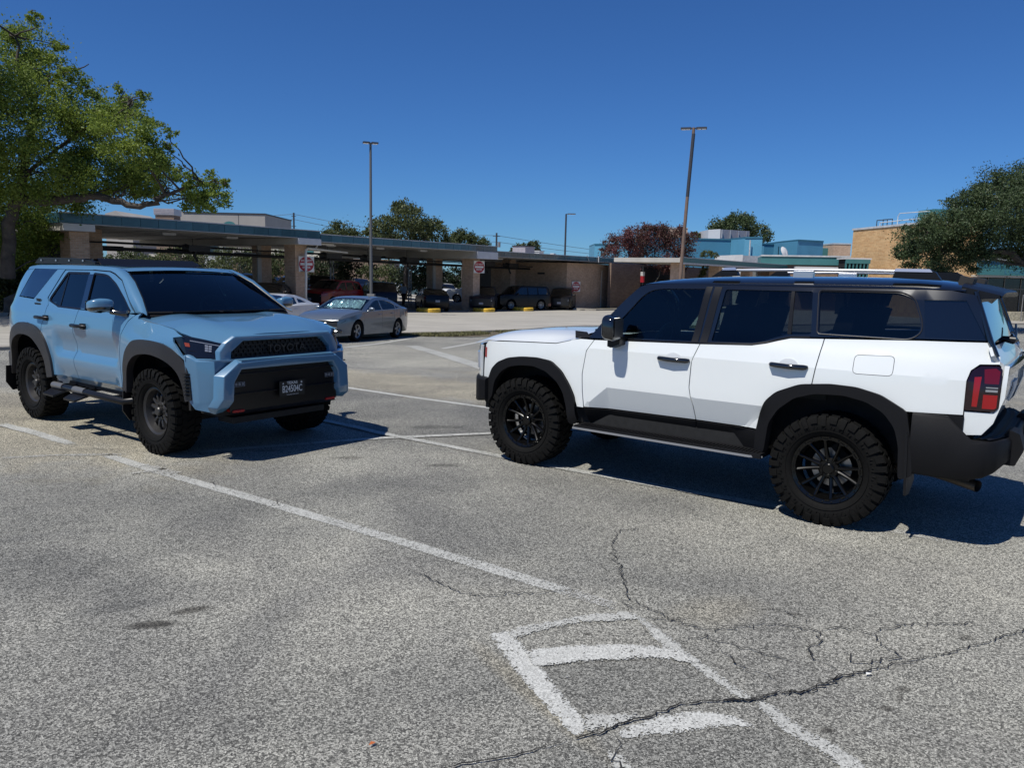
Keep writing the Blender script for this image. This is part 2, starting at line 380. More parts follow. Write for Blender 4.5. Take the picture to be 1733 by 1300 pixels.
def worn_paint(name,col,wear=.5,scale=38):
    m_=bpy.data.materials.new(name); m_.use_nodes=True; t=m_.node_tree; b=t.nodes['Principled BSDF']; L=t.links.new; N=t.nodes.new
    tc=N('ShaderNodeTexCoord'); out=[q for q in t.nodes if q.type=='OUTPUT_MATERIAL'][0]
    n=N('ShaderNodeTexNoise'); n.inputs['Scale'].default_value=scale; n.inputs['Detail'].default_value=6; n.inputs['Roughness'].default_value=.75; L(tc.outputs['Object'],n.inputs['Vector'])
    v=N('ShaderNodeTexVoronoi'); v.inputs['Scale'].default_value=140; L(tc.outputs['Object'],v.inputs['Vector']); s=N('ShaderNodeSeparateColor'); L(v.outputs['Color'],s.inputs[0])
    n3=N('ShaderNodeTexNoise'); n3.inputs['Scale'].default_value=2.3; n3.inputs['Detail'].default_value=4; L(tc.outputs['Object'],n3.inputs['Vector'])
    a=N('ShaderNodeMath'); a.operation='MULTIPLY_ADD'; L(s.outputs[0],a.inputs[0]); a.inputs[1].default_value=.45; L(n.outputs[0],a.inputs[2])
    c=N('ShaderNodeMath'); c.operation='MULTIPLY_ADD'; L(n3.outputs[0],c.inputs[0]); c.inputs[1].default_value=.5; L(a.outputs[0],c.inputs[2])
    at=N('ShaderNodeAttribute'); at.attribute_name='edge'
    d=N('ShaderNodeMath'); d.operation='MULTIPLY_ADD'; L(at.outputs['Fac'],d.inputs[0]); d.inputs[1].default_value=.42; L(c.outputs[0],d.inputs[2])
    r=N('ShaderNodeMapRange'); th=1.39+(wear-.5)*.55; r.inputs[1].default_value=th-.05; r.inputs[2].default_value=th+.03; L(d.outputs[0],r.inputs[0])
    tr=N('ShaderNodeBsdfTransparent'); mx=N('ShaderNodeMixShader'); L(r.outputs[0],mx.inputs[0]); L(tr.outputs[0],mx.inputs[1]); L(b.outputs[0],mx.inputs[2]); L(mx.outputs[0],out.inputs[0])
    x=N('ShaderNodeMix'); x.data_type='RGBA'; L(s.outputs[1],x.inputs[0]); x.inputs[6].default_value=(*[k*.62 for k in col],1); x.inputs[7].default_value=(*[min(.85,k*1.12) for k in col],1)
    L(x.outputs[2],b.inputs['Base Color']); b.inputs['Roughness'].default_value=.8; return m_
MT['paint_fresh']=worn_paint('line_paint_bright',(.50,.50,.47),.10)
MT['paint_line']=worn_paint('line_paint',(.44,.44,.41),.24)
MT['paint_worn']=worn_paint('line_paint_worn',(.42,.415,.385),.50)
MT['paint_faint']=worn_paint('line_paint_faint',(.38,.375,.35),.78)

# ground sheet
def ground():
    xs=sorted(set([-1200,-700,-400,-250,-160,-110,-80]+[i*3. for i in range(-20,21)]+[80,110,160,250,400,700,1200]))
    ys=sorted(set([-300,-100,-40,-20]+[i*2. for i in range(-5,45)]+[i*6. for i in range(15,60)]+[400,500,700,1000,1500,2200]))
    mb=MB(); mb.grid(lambda x,y:(x,y,hgt(x,y)),xs,ys); o=mb.build('ground','asphalt',fix=False); 
    return struct(o)
ground()
def drape(poly,name,material,lift,step=1.5,kind=True,edge=True):
    if area(poly)<0: poly=poly[::-1]
    L=subdiv(poly,step); vs=list(L); es=[(i,(i+1)%len(L)) for i in range(len(L))]; n0=len(L)
    xs=[p[0] for p in poly]; ys=[p[1] for p in poly]
    x=math.floor(min(xs)/step)*step
    while x<max(xs):
        y=math.floor(min(ys)/step)*step
        while y<max(ys):
            if inpoly(x,y,L) and segd(x,y,L)>step*.3: vs.append((x,y))
            y+=step
        x+=step
    r=delaunay_2d_cdt([Vector(p) for p in vs],es,[],0,1e-6); V2=[tuple(p) for p in r[0]]
    fs=[]
    for t in r[2]:
        cx=sum(V2[i][0] for i in t)/3; cy=sum(V2[i][1] for i in t)/3
        if inpoly(cx,cy,L):
            a,b,c=[V2[i] for i in t]; k=(b[0]-a[0])*(c[1]-a[1])-(b[1]-a[1])*(c[0]-a[0]); fs.append(tuple(t) if k>0 else tuple(t)[::-1])
    me=bpy.data.meshes.new(name); me.from_pydata([(p[0],p[1],hgt(*p)+lift) for p in V2],[],fs); me.materials.append(MT[material])
    o=bpy.data.objects.new(name,me); C.objects.link(o)
    if kind: struct(o)
    return o
def setedge(o,vals):
    a=o.data.attributes.new('edge','FLOAT','POINT'); a.data.foreach_set('value',vals)
def strip(pts,wd,name,material,lift,step=.5,jag=0.):
    """painted line: a strip 5 vertices wide, its 'edge' attribute fades the worn paint towards the rims"""
    P=[]; 
    for a,b in zip(pts,pts[1:]):
        k=max(1,int(math.dist(a,b)/step)); P+=[(a[0]+(b[0]-a[0])*j/k,a[1]+(b[1]-a[1])*j/k) for j in range(k)]
    P.append(pts[-1]); vs=[];fs=[];ev=[]; rw=random.Random(int(wd*1000)+len(P))
    for i,p in enumerate(P):
        q=P[min(i+1,len(P)-1)]; o_=P[max(i-1,0)]; d=Vector((q[0]-o_[0],q[1]-o_[1])).normalized(); n=Vector((-d.y,d.x))
        ww=wd*(1+jag*rw.uniform(-1,1))
        for t,e in ((-.62,0),(-.44,1),(0,1),(.44,1),(.62,0)):
            x,y=p[0]+n.x*ww*t,p[1]+n.y*ww*t; vs.append((x,y,hgt(x,y)+lift)); ev.append(e*(0 if i in(0,len(P)-1) else 1))
    for i in range(len(P)-1):
        for k in range(4): fs.append((i*5+k+1,i*5+k,i*5+5+k,i*5+6+k))
    me=bpy.data.meshes.new(name); me.from_pydata(vs,[],fs); me.materials.append(MT[material]); o=bpy.data.objects.new(name,me); C.objects.link(o); setedge(o,ev); struct(o); return o
LN='parking_line'
strip([(-4.03,7.40),(-3.911,7.310),(-3.249,6.818),(-2.069,6.012),(-0.829,5.150),(0.326,4.320),(.40,4.27)],.108,LN,'paint_line',.004,.25,.04)
strip([(0.30,4.34),(0.483,4.203),(0.66,4.08)],.10,LN,'paint_worn',.0045,.1)
strip([(-5.99,8.77),(-5.258,8.298),(-4.50,7.74)],.11,LN,'paint_line',.004,.15,.2)
strip([(-4.95,7.12),(-4.470,7.306),(-4.07,7.37),(-3.75,7.42)],.075,LN,'paint_worn',.004,.12,.4)
strip([(-3.30,7.51),(-2.464,7.928),(-1.487,8.417),(-0.267,8.809),(1.2,9.35)],.10,LN,'paint_line',.004,.3,.08)
strip([(-2.6,9.66),(-1.538,8.704),(-0.114,7.670),(0.551,7.198),(1.402,6.605),(2.193,6.120),(2.55,5.84)],.10,LN,'paint_line',.008,.3,.06)
strip([(2.55,5.84),(2.9,5.56),(3.36,5.24)],.10,LN,'paint_worn',.004,.2,.2)
strip([(-4.2,13.94),(-2.975,12.917),(-1.520,11.727),(-0.353,10.842),(1.5,9.3)],.10,LN,'paint_fresh',.004,.5)
strip([(-4.95,21.8),(-4.257,24.2),(-3.66,27.6)],.14,LN,'paint_fresh',.006,.5)
strip([(-2.15,22.3),(-1.5,24.8),(-.95,27.2)],.14,LN,'paint_fresh',.006,.5)
strip([(1.2,22.3),(1.9,24.8),(2.6,27.2)],.14,LN,'paint_fresh',.006,.5)
strip([(-3.2,23.7),(-1.9,20.3),(-.55,16.6),(.9,12.4)],.42,'wide_painted_stripe','paint_line',.006,.5)
strip([(6.3,9.85),(6.753,10.178),(8.6,11.6)],.10,LN,'paint_fresh',.004,.5)
strip([(-3.42,6.68),(-3.249,6.79),(-3.15,6.93)],.06,'paint_tick','paint_worn',.009,.04,.5)
strip([(-3.46,7.01),(-3.2,6.86),(-2.98,6.70)],.07,'paint_tick','paint_worn',.009,.04,.5)
# large painted number in the foreground: a frame, a curved bar and what is left of the next stroke
def blot(poly,material,name='painted_number_stroke',lift=.004,feather=.014):
    poly=inset(poly if area(poly)>0 else poly[::-1],-.011)
    o=drape(rnd(poly,.03,2),name,material,lift,.035)
    co=[v.co for v in o.data.vertices]; L=rnd(poly,.03,2)
    setedge(o,[min(1,segd(p.x,p.y,L)/feather) for p in co]); return o
blot([(-0.096,3.737),(0.018,3.779),(0.160,3.418),(0.250,3.164),(0.344,2.953),(0.335,2.909),(0.282,2.874),(0.161,3.121),(0.055,3.368)],'paint_fresh')
blot([(0.00,3.785),(0.215,3.888),(0.449,3.990),(0.651,4.037),(0.727,4.004),(0.732,3.950),(0.601,3.922),(0.413,3.898),(0.211,3.802),(0.045,3.690)],'paint_line',lift=.008)
blot([(0.100,3.559),(0.327,3.620),(0.577,3.649),(0.784,3.628),(0.879,3.582),(0.945,3.476),(0.854,3.496),(0.714,3.513),(0.496,3.492),(0.315,3.460),(0.140,3.418)],'paint_fresh',lift=.0085)
blot([(0.690,4.02),(0.745,3.959),(0.872,3.697),(0.895,3.595),(0.95,3.487),(1.025,3.332),(1.096,3.199),(1.080,3.158),(1.032,3.187),(0.965,3.309),(0.890,3.474),(0.780,3.681)],'paint_line',lift=.005)
blot([(0.33,3.012),(0.565,3.024),(0.610,3.048),(0.538,2.987),(0.437,2.922),(0.325,2.90)],'paint_line',lift=.0088)
blot([(0.477,2.915),(0.577,2.971),(0.680,3.029),(0.813,3.062),(0.946,3.048),(1.046,2.962),(0.924,2.966),(0.729,2.916),(0.539,2.867),(0.470,2.864)],'paint_fresh',lift=.005)
blot([(1.093,3.149),(1.148,3.151),(1.243,2.944),(1.351,2.815),(1.41,2.66),(1.30,2.66),(1.262,2.792),(1.160,2.907)],'paint_line',lift=.0055)
blot([(0.403,2.776),(0.446,2.765),(0.50,2.66),(0.52,2.60),(0.43,2.60)],'paint_line',lift=.006)
blot([(0.249,3.333),(0.483,3.375),(0.773,3.376),(0.870,3.34),(0.770,3.352),(0.479,3.343),(0.248,3.310)],'paint_faint',lift=.006,feather=.006)
# cracks: jagged thin ribbons
def crack(pts,wd,material,seed=0,amp=.012,step=.03):
    r=random.Random(seed); P=[]
    for a,b in zip(pts,pts[1:]):
        k=max(1,int(math.dist(a,b)/step))
        for j in range(k):
            t=j/k; P.append((a[0]+(b[0]-a[0])*t+r.gauss(0,amp),a[1]+(b[1]-a[1])*t+r.gauss(0,amp)))
    P.append(pts[-1]); vs=[];fs=[]
    for i,p in enumerate(P):
        q=P[min(i+1,len(P)-1)]; o_=P[max(i-1,0)]; d=Vector((q[0]-o_[0],q[1]-o_[1])).normalized(); n=Vector((-d.y,d.x)); ww=wd*r.uniform(.45,1)*min(1,.2+i/6,.2+(len(P)-1-i)/6)
        for sgn in(-.5,.5): vs.append((p[0]+n.x*ww*sgn,p[1]+n.y*ww*sgn,hgt(*p)+.0115))
    for i in range(len(P)-1): fs.append((2*i,2*i+1,2*i+3,2*i+2)[::-1])
    me=bpy.data.meshes.new('asphalt_crack'); me.from_pydata(vs,[],fs); me.materials.append(MT[material]); o=bpy.data.objects.new('asphalt_crack',me); C.objects.link(o); return struct(o)
crack([(-.5,2.52),(-0.161,2.662),(-0.023,2.697),(0.101,2.754),(0.249,2.831)],.009,'crack',1,.005)
crack([(0.249,2.831),(0.404,2.895),(0.514,2.965),(0.638,3.027),(0.770,3.107),(0.885,3.141),(1.060,3.148)],.012,'crack',2,.005,.02)
crack([(.93,3.14),(1.02,3.16),(1.1,3.15),(1.16,3.17)],.022,'crack',9,.008,.015)
crack([(1.060,3.148),(1.227,3.225),(1.377,3.241),(1.584,3.389),(1.844,3.489),(2.205,3.622),(2.787,3.908),(3.6,4.3)],.008,'crack',3,.008,.025)
crack([(1.060,3.152),(1.227,3.215),(1.377,3.251),(1.584,3.38),(1.844,3.48)],.012,'crack_soft',4,.012,.025)
for i,pp in enumerate([[(0.672,4.021),(0.695,4.290),(0.716,4.687),(0.713,5.103),(0.814,5.407),(1.100,5.490)],[(0.700,4.210),(0.928,3.895),(1.096,3.837),(1.393,3.918),(1.648,3.863),(1.613,3.734),(1.492,3.609),(1.581,3.446)],
    [(0.724,3.953),(1.006,3.967)],[(1.648,3.863),(1.810,3.888),(1.927,3.844),(1.957,3.572),(1.723,3.520),(1.662,3.675)],[(1.040,3.617),(1.153,3.427),(1.255,3.328)],[(1.398,4.132),(1.569,4.067),(1.644,3.930)],
    [(.45,2.86),(.43,2.70),(.44,2.5)],[(0.86,3.69),(1.02,3.76),(1.25,3.60),(1.45,3.5)],[(1.93,3.84),(2.2,3.95),(2.6,3.98)],[(-.6,4.55),(-.2,4.2),(.1,4.25),(.4,4.32)]]):
    crack(pp,.0095,'crack_soft',20+i,.014,.025)
for i,pp in enumerate([[(-3.2,7.6),(-3.1,7.45),(-3.0,7.35)],[(-2.2,8.1),(-2.1,8.0),(-2.05,7.9)],[(-1.0,8.65),(-.95,8.5)],[(-.4,8.85),(-.35,8.7)],[(-2.6,6.5),(-2.5,6.3)],[(-1.9,6.0),(-1.8,5.8)],[(-4.6,7.5),(-4.2,7.6),(-3.9,7.55)]]):
    crack(pp,.014,'crack',40+i,.015,.04)
# concrete lane, its kerb and the verge strip
near=[(-26,3),(-14.6,15.9),(-9,23),(-4.44,29.32),(3.71,36.9),(10.7,41),(20,46),(33,52.2),(60,62)]
far=[(60,100),(33,84),(21,79.6),(14,74.8),(5,64.7),(-2,54.8),(-11.0,42.8),(-18,33.5),(-30,17.5)]
drape(near+far,'concrete_lane','concrete',.010,3.0)
cn=[(-40,20),(-30,17.5),(-18,33.5),(-11,42.8),(-2,54.8),(5,64.7),(14,74.8),(21,79.6),(33,84),(60,100),(60,190),(-90,190),(-90,60)]
drape(cn,'rear_lot','concrete',.006,6.0)
# slab under the canopy, its shade painted in with darker concrete
U=Vector((.6,.8,0)); NV=Vector((.8,-.6,0)); P0=Vector((-2.6,54.6,0))
def CP(s,w,z=0.): p=P0+U*s+NV*w; return (p.x,p.y,z)
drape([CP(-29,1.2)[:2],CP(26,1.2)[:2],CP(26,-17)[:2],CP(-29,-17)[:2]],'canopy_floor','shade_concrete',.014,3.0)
def kerb(pts,wd=.16,ht=.13,name='kerb',material='kerb',step=1.5):
    P=[]
    for a,b in zip(pts,pts[1:]):
        k=max(1,int(math.dist(a,b)/step)); P+=[(a[0]+(b[0]-a[0])*j/k,a[1]+(b[1]-a[1])*j/k) for j in range(k)]
    P.append(pts[-1]); mb=MB(); vs=[]
    for i,p in enumerate(P):
        q=P[min(i+1,len(P)-1)]; o_=P[max(i-1,0)]; d=Vector((q[0]-o_[0],q[1]-o_[1])).normalized(); n=Vector((-d.y,d.x))
        for t,zz in ((-.5,-.05),(-.5,ht-.02),(-.38,ht),(.38,ht),(.5,ht-.02),(.5,-.05)):
            x,y=p[0]+n.x*wd*t,p[1]+n.y*wd*t; vs.append((x,y,hgt(p[0],p[1])+zz))
    mb.add(vs,[(i*6+k,i*6+k+1,i*6+7+k,i*6+6+k) for i in range(len(P)-1) for k in range(5)]+[(0,1,2,3,4,5),tuple((len(P)-1)*6+k for k in range(6))[::-1]])
    o=mb.build(name,material); return struct(o)
kerb([(-4.3,29.35),(-1,32.1),(3.71,36.7),(10.7,40.8),(20,45.8),(33,52.0),(60,61.8)],.16,.10)
kerb([(-26,3.1),(-14.6,15.95),(-9,22.9),(-4.5,29.1)],.16,.10)
verge=[(-4.7,28.5),(-4.2,29.2),(-1,31.9),(3.71,36.5),(10.7,40.6),(10.9,39.6),(3.8,35.2),(-.4,29.6),(-2.0,28.9)]
drape(verge,'grass_verge','dirt',.02,1.2)
# ------------------------------------------------------------ wheels
def lugbox(mb,a,r0,r1,y0,y1,wa,skew=0.,mi=0,taper=.0):
    """one tread lug: a box between radii r0..r1, widths y0..y1, angular width wa (around the y axis)"""
    vs=[]
    for r in (r0,r1):
        s_=wa*(1 if r==r0 else 1-taper)
        for (yy,da) in ((y0,-s_/2),(y0,s_/2),(y1,s_/2+skew),(y1,-s_/2+skew)):
            t=a+da; vs.append((r*math.cos(t),yy,r*math.sin(t)))
    mb.add(vs,[(0,3,2,1),(4,5,6,7),(0,1,5,4),(1,2,6,5),(2,3,7,6),(3,0,4,7)],mi)
def tyre_mesh(R,wd,rr,seed=0):
    mb=MB(); h=wd/2; Rb=R-.014
    prof=[(rr-.012,-h*.62),(rr+.004,-h*.80),(rr+.03,-h*.93),(rr+(R-rr)*.5,-h*1.0),(R-.055,-h*.97),(R-.026,-h*.90),(Rb-.001,-h*.80),(Rb+.002,-h*.4),(Rb+.002,h*.4),(Rb-.001,h*.80),(R-.026,h*.90),(R-.055,h*.97),(rr+(R-rr)*.5,h*1.0),(rr+.03,h*.93),(rr+.004,h*.80),(rr-.012,h*.62)]
    mb.lathe(prof,72,'y')
    rnd_=random.Random(seed); N=34; st=2*math.pi/N
    for i in range(N):
        a=i*st
        for sg in (-1,1):
            off=0 if sg>0 else st/2
            lugbox(mb,a+off,Rb-.004,R,sg*h*.50,sg*h*.90,st*.74 if i%2 else st*.62,sg*st*.10)
            # shoulder block wraps over the edge, side biter under it
            aa=a+off; k=1.0 if i%2 else .72; L=.062 if i%2 else .085
            r_out=R-.006; vs=[]
            for (r,y) in ((r_out,h*.90),(R-.03,h*.975),(R-L,h*1.0)):
                for da in (-st*.36*k,st*.36*k):
                    vs.append((r*math.cos(aa+da),sg*(y+.010),r*math.sin(aa+da))); vs.append(((r-.004)*math.cos(aa+da),sg*(y-.008),(r-.004)*math.sin(aa+da)))
            mb.add(vs,[(0,2,6,4),(4,6,10,8),(0,4,5,1),(4,8,9,5),(2,3,7,6),(6,7,11,10),(8,10,11,9),(0,1,3,2)])
            # small sidewall bars
            for q,(dr,dl) in enumerate(((.098,.022),(.105,.016))):
                a2=aa+st*(-.2+.35*q); vs=[]
                for r in (R-dr,R-dr+dl):
                    for da in (-.008,.008): vs.append((r*math.cos(a2+da+(.02 if r>R-dr else 0)),sg*(h*1.0+.005),r*math.sin(a2+da+(.02 if r>R-dr else 0))))
                    for da in (-.011,.011): vs.append((r*math.cos(a2+da),sg*(h*.96),r*math.sin(a2+da)))
                mb.add(vs,[(0,1,5,4),(0,4,6,2),(1,3,7,5),(0,2,3,1),(4,5,7,6)])
        for y0,y1,da,sk in ((-h*.44,-h*.10,st*.2,st*.35),(h*.08,h*.44,-st*.25,-st*.35)):
            lugbox(mb,a+da,Rb-.004,R-.0015,y0,y1,st*.66,sk)
        lugbox(mb,a+st*.5,Rb-.004,R-.002,-h*.09,h*.07,st*.5,st*.2)
    # raised rings on the side wall
    for sg in (1,-1):
        mb.lathe([(rr+.036,sg*h*.935),(rr+.038,sg*(h*.935+.006)),(rr+.044,sg*(h*.95+.006)),(rr+.046,sg*h*.95)],72,'y')
    return mb
_tyres={}
def rim_fuel(rr,wd):
    """split five-pair spokes, bead ring with bolts; outer face toward +y"""
    mb=MB(); h=wd/2; ro=rr+.004; face=h*.66
    mb.lathe([(rr-.012,-h*.7),(rr-.03,-h*.5),(rr-.055,0),(rr-.05,face-.045),(rr-.036,face-.01),(rr-.030,face+.012),(rr-.004,face+.022),(ro,face+.012),(ro+.002,face-.01)],64,'y')
    for i in range(24):
        a=i*2*math.pi/24; 
        mb.lathe([(0,.010),(.0052,.009),(.006,0)],6,'y',((rr-.016)*math.cos(a),face+.017,(rr-.016)*math.sin(a)))
        if i%2==0: lugbox(mb,a+.13,rr-.034,rr-.022,face+.010,face+.020,.14)
    hubr=.062; y0=face-.055
    for i in range(12):
        a=i*2*math.pi/12+.06; b=a+(.07 if i%2 else -.07)
        # spoke: narrow ridge, wider at the rim, set back at the hub
        sec=[]
        for t,r in ((0,hubr-.012),(.25,.095),(.6,.16),(1,rr-.034)):
            ang=a+(b-a)*(1-t); wv=.017-.004*t if t<.9 else .018; y=y0+ .006+ .042*t**1.6; dp=.035
            c=Vector((math.cos(ang),0,math.sin(ang))); tn=Vector((-math.sin(ang),0,math.cos(ang)))
            P=c*r
            sec.append([P-tn*wv+Vector((0,y-dp,0)),P-tn*wv*.75+Vector((0,y-.007,0)),P-tn*wv*.25+Vector((0,y,0)),P+tn*wv*.25+Vector((0,y,0)),P+tn*wv*.75+Vector((0,y-.007,0)),P+tn*wv+Vector((0,y-dp,0))])
        vs=[tuple(q) for s_ in sec for q in s_]
        mb.add(vs,[(j*6+k,j*6+k+1,j*6+7+k,j*6+6+k) for j in range(3) for k in range(5)]+[(0,1,2,3,4,5),(18,19,20,21,22,23)])
    mb.lathe([(.085,y0-.04),(.083,y0-.01),(.07,y0+.004),(.045,y0+.006),(.043,y0+.028),(.036,y0+.034),(.0,y0+.034)],40,'y')
    for i in range(6):
        a=i*math.pi/3; mb.lathe([(.009,0),(.009,.016),(.006,.02),(0,.02)],6,'y',(.064*math.cos(a),y0+.002,.064*math.sin(a)))
    mb.lathe([(0,y0-.13),(rr-.07,y0-.13),(rr-.05,y0-.12)],40,'y',mi=1)      # dark barrel back
    mb.lathe([(.0,y0-.075),(.15,y0-.075),(.155,y0-.085),(.15,y0-.1),(0,y0-.1)],40,'y',mi=2)  # brake disc
    mb.cbox((-.13,y0-.085,.06),(.06,.06,.13),1)
    return mb
def rim_method(rr,wd):
    """round rim with a ring of twelve short spokes round a deep hub"""
    mb=MB(); h=wd/2; face=h*.58
    mb.lathe([(rr-.012,-h*.7),(rr-.03,-h*.5),(rr-.06,0),(rr-.052,face-.06),(rr-.040,face-.02),(rr-.032,face+.008),(rr-.014,face+.022),(rr+.004,face+.018),(rr+.006,face)],64,'y')
    y0=face-.03
    for i in range(12):
        a=i*2*math.pi/12; sec=[]
        for t,r,wv in ((0,.085,.015),(.3,.11,.012),(.7,rr-.085,.014),(1,rr-.046,.026)):
            y=y0+.012*math.sin(t*3.1)-.018*(t>.8); dp=.045; c=Vector((math.cos(a),0,math.sin(a))); tn=Vector((-math.sin(a),0,math.cos(a))); P=c*r
            sec.append([P-tn*(wv+.006)+Vector((0,y-dp,0)),P-tn*wv+Vector((0,y-.004,0)),P-tn*wv*.5+Vector((0,y,0)),P+tn*wv*.5+Vector((0,y,0)),P+tn*wv+Vector((0,y-.004,0)),P+tn*(wv+.006)+Vector((0,y-dp,0))])
        mb.add([tuple(q) for s_ in sec for q in s_],[(j*6+k,j*6+k+1,j*6+7+k,j*6+6+k) for j in range(3) for k in range(5)])
    mb.lathe([(.10,y0-.05),(.098,y0-.004),(.088,y0+.004),(.058,y0+.002),(.055,y0-.012),(.048,y0-.012),(.046,y0+.03),(.038,y0+.04),(0,y0+.04)],40,'y')
    for i in range(6):
        a=i*math.pi/3+.3; mb.lathe([(.010,0),(.010,.014),(0,.016)],6,'y',(.071*math.cos(a),y0,.071*math.sin(a)))
    mb.lathe([(0,y0-.13),(rr-.07,y0-.13),(rr-.05,y0-.12)],40,'y',mi=1)
    mb.lathe([(.0,y0-.075),(.15,y0-.075),(.155,y0-.085),(.15,y0-.1),(0,y0-.1)],40,'y',mi=2)
    return mb
def add_wheel(parent,x,y,R,wd,rr,kind,spin=0,steer=0):
    key=(kind,R,wd)
    if key not in _tyres:
        rm=(rim_fuel if kind=='fuel' else rim_method)(rr,wd)
        a=rm.build('wheel',['rim_gloss' if kind=='fuel' else 'rim_matte','dark','steel'],None,smooth=30)
        b=tyre_mesh(R,wd,rr).build('tyre','rubber',a,smooth=28); _tyres[key]=a; w_=a
    else: w_=copy_tree(_tyres[key])
    w_.parent=parent; w_.location=(x,y,R)
    w_.rotation_euler=(0,spin,(0 if y>0 else math.pi)+steer); return w_

def seat(mb,x,y,z,w_=.5,back=True):
    mb.cbox((x,y,z),(.52,w_,.16)); 
    R_=Matrix.Rotation(rad(-14),3,'Y'); mb.cbox((x-.30,y,z+.34),(.13,w_,.62),rot=R_)
    mb.cbox((x-.40,y,z+.74),(.09,w_*.52,.17),rot=R_)

# ------------------------------------------------------------ white off-road vehicle
def Yw(x,z):
    y=.955
    xf=.72-(z-.66)*1.15; y-=max(0,min(.36*(.868-z),.5*(xf-x)/1.5,.3*(x+1.0)))
    if z>.9: y-=.045*(z-.9)
    if z>1.205: y-=.20*(min(z,1.38)-1.205)
    belt=1.33
    if z>belt: y-=.20*(z-belt)
    if z>1.72: y-=1.2*(z-1.72)**2*2
    if x>1.35: y-=.16*(x-1.35)**2
    if x>1.8: y-=1.1*(x-1.8)**2
    if x<-1.9: y-=.30*(-1.9-x)**2
    # swelling over the wheels
    y+=.012*math.exp(-((x-1.42)/.45)**2-((z-1.05)/.18)**2)+.014*math.exp(-((x+1.42)/.5)**2-((z-1.1)/.2)**2)
    return y
W=root('off_road_vehicle','white four door off-road vehicle with black roof parked on the right','off-road vehicle',(1.807,7.256,0),2.4953)
WHEEL_R=.43
for x,y,sp in ((1.425,.80,.2),(-1.425,.80,.75),(1.425,-.80,0),(-1.425,-.80,1)):
    add_wheel(W,x,y,WHEEL_R,.275,.262,'fuel',sp)
for sg in (1,-1):
    F=lambda x,z,sg=sg:(x,sg*Yw(x,z),z)
    FG=lambda x,z,sg=sg:(x,sg*(Yw(x,z)-.012),z)
    FO=lambda x,z,sg=sg:(x,sg*(Yw(x,z)+.034),z)
    cn_=(0,0,1); CRS=[[(.66,.714),(.481,.868),(-.28,.868)],[(.72,1.2051),(-.28,1.2051)]] 
    arF=[(1.86,.79),(1.80,.915),(1.72,.985),(1.58,1.04),(1.42,1.065),(1.25,1.07),(1.09,1.05),(.97,.965),(.88,.85),(.82,.74),(.79,.655)]
    P1('front_fender',[(1.975,.80),(1.97,.98),(1.95,1.15),(1.90,1.19),(1.41,1.213),(1.05,1.224),(.90,1.262),(.86,1.285),(.645,1.285),(.715,1.18),(.745,.97),(.735,.80),(.715,.655)]+arF[::-1],F,'white_paint',W,center=cn_)
    P1('front_door',rnd([(.645,1.285),(.715,1.18),(.745,.97),(.735,.80),(.715,.662),(-.35,.674),(-.335,.80),(-.30,.95),(-.305,1.17),(-.36,1.318)],[0,.02,.02,.02,.01,.01,.02,.02,.04,0]),F,'white_paint',W,center=cn_,step=.04,smooth=9,creases=CRS)
    P1('rear_door',[(-.36,1.318),(-.305,1.17),(-.30,.95),(-.335,.80),(-.35,.674),(-.885,.672),(-.905,.80),(-.95,.91),(-1.03,.99),(-1.20,1.065),(-1.285,1.08),(-1.305,1.24),(-1.33,1.425),(-1.08,1.412),(-.98,1.385),(-.90,1.36),(-.79,1.338)],F,'white_paint',W,center=cn_,step=.04,smooth=9,creases=[[(-.36,.868),(-.915,.868)],[(-.33,1.2051),(-1.28,1.2051)]])
    fuel=rnd([(-1.56,1.325),(-1.56,1.185),(-1.83,1.19),(-1.83,1.335)],.035)
    if sg<0: fuel=None
    P1('quarter_panel',[(-1.33,1.425),(-1.305,1.24),(-1.285,1.08),(-1.42,1.09),(-1.60,1.085),(-1.76,1.045),(-1.94,.95),(-2.285,.963),(-2.283,1.20),(-2.30,1.27),(-2.345,1.312),(-2.46,1.318),(-2.455,1.37),(-2.40,1.465),(-1.98,1.455)],F,'white_paint',W,center=cn_,holes=[fuel[::-1]] if fuel else [],step=.05,smooth=9,creases=[[(-1.31,1.2051),(-1.54,1.2051)],[(-1.85,1.2051),(-2.05,1.2051),(-2.20,1.25)]])
    if fuel: P1('fuel_filler_door',fuel,F,'white_paint',W,center=cn_,off=.0,gap=.004)
    P1('rear_corner_panel',[(-2.285,.955),(-2.285,.995),(-2.45,.995),(-2.475,1.03),(-2.48,1.318),(-2.515,1.318),(-2.51,1.10),(-2.46,.92),(-2.40,.835),(-2.285,.825)],F,'white_paint',W,center=cn_)
    # lower black cladding
    P1('door_cladding',[(.715,.655),(-.35,.668),(-.345,.50),(.70,.50)],lambda x,z,sg=sg:(x,sg*(Yw(x,z)+.006-.25*max(0,.62-z)),z),'black_plastic',W,center=cn_)
    P1('door_cladding',[(-.35,.668),(-.885,.666),(-.93,.50),(-.345,.50)],lambda x,z,sg=sg:(x,sg*(Yw(x,z)+.006-.25*max(0,.62-z)),z),'black_plastic',W,center=cn_)
    P1('wheel_arch_flare',rnd([(1.985,.815),(1.93,.80),(1.86,.80),(1.80,.925),(1.72,.995),(1.58,1.05),(1.42,1.075),(1.25,1.08),(1.08,1.06),(.96,.975),(.87,.855),(.81,.745),(.775,.50),(.86,.48),(.89,.66),(.93,.78),(1.0,.875),(1.13,.96),(1.27,.995),(1.42,.99),(1.56,.965),(1.67,.905),(1.76,.80),(1.79,.65),(1.86,.555),(1.99,.64)],.035),FO,'black_plastic',W,center=cn_,thick=.06,gap=0)
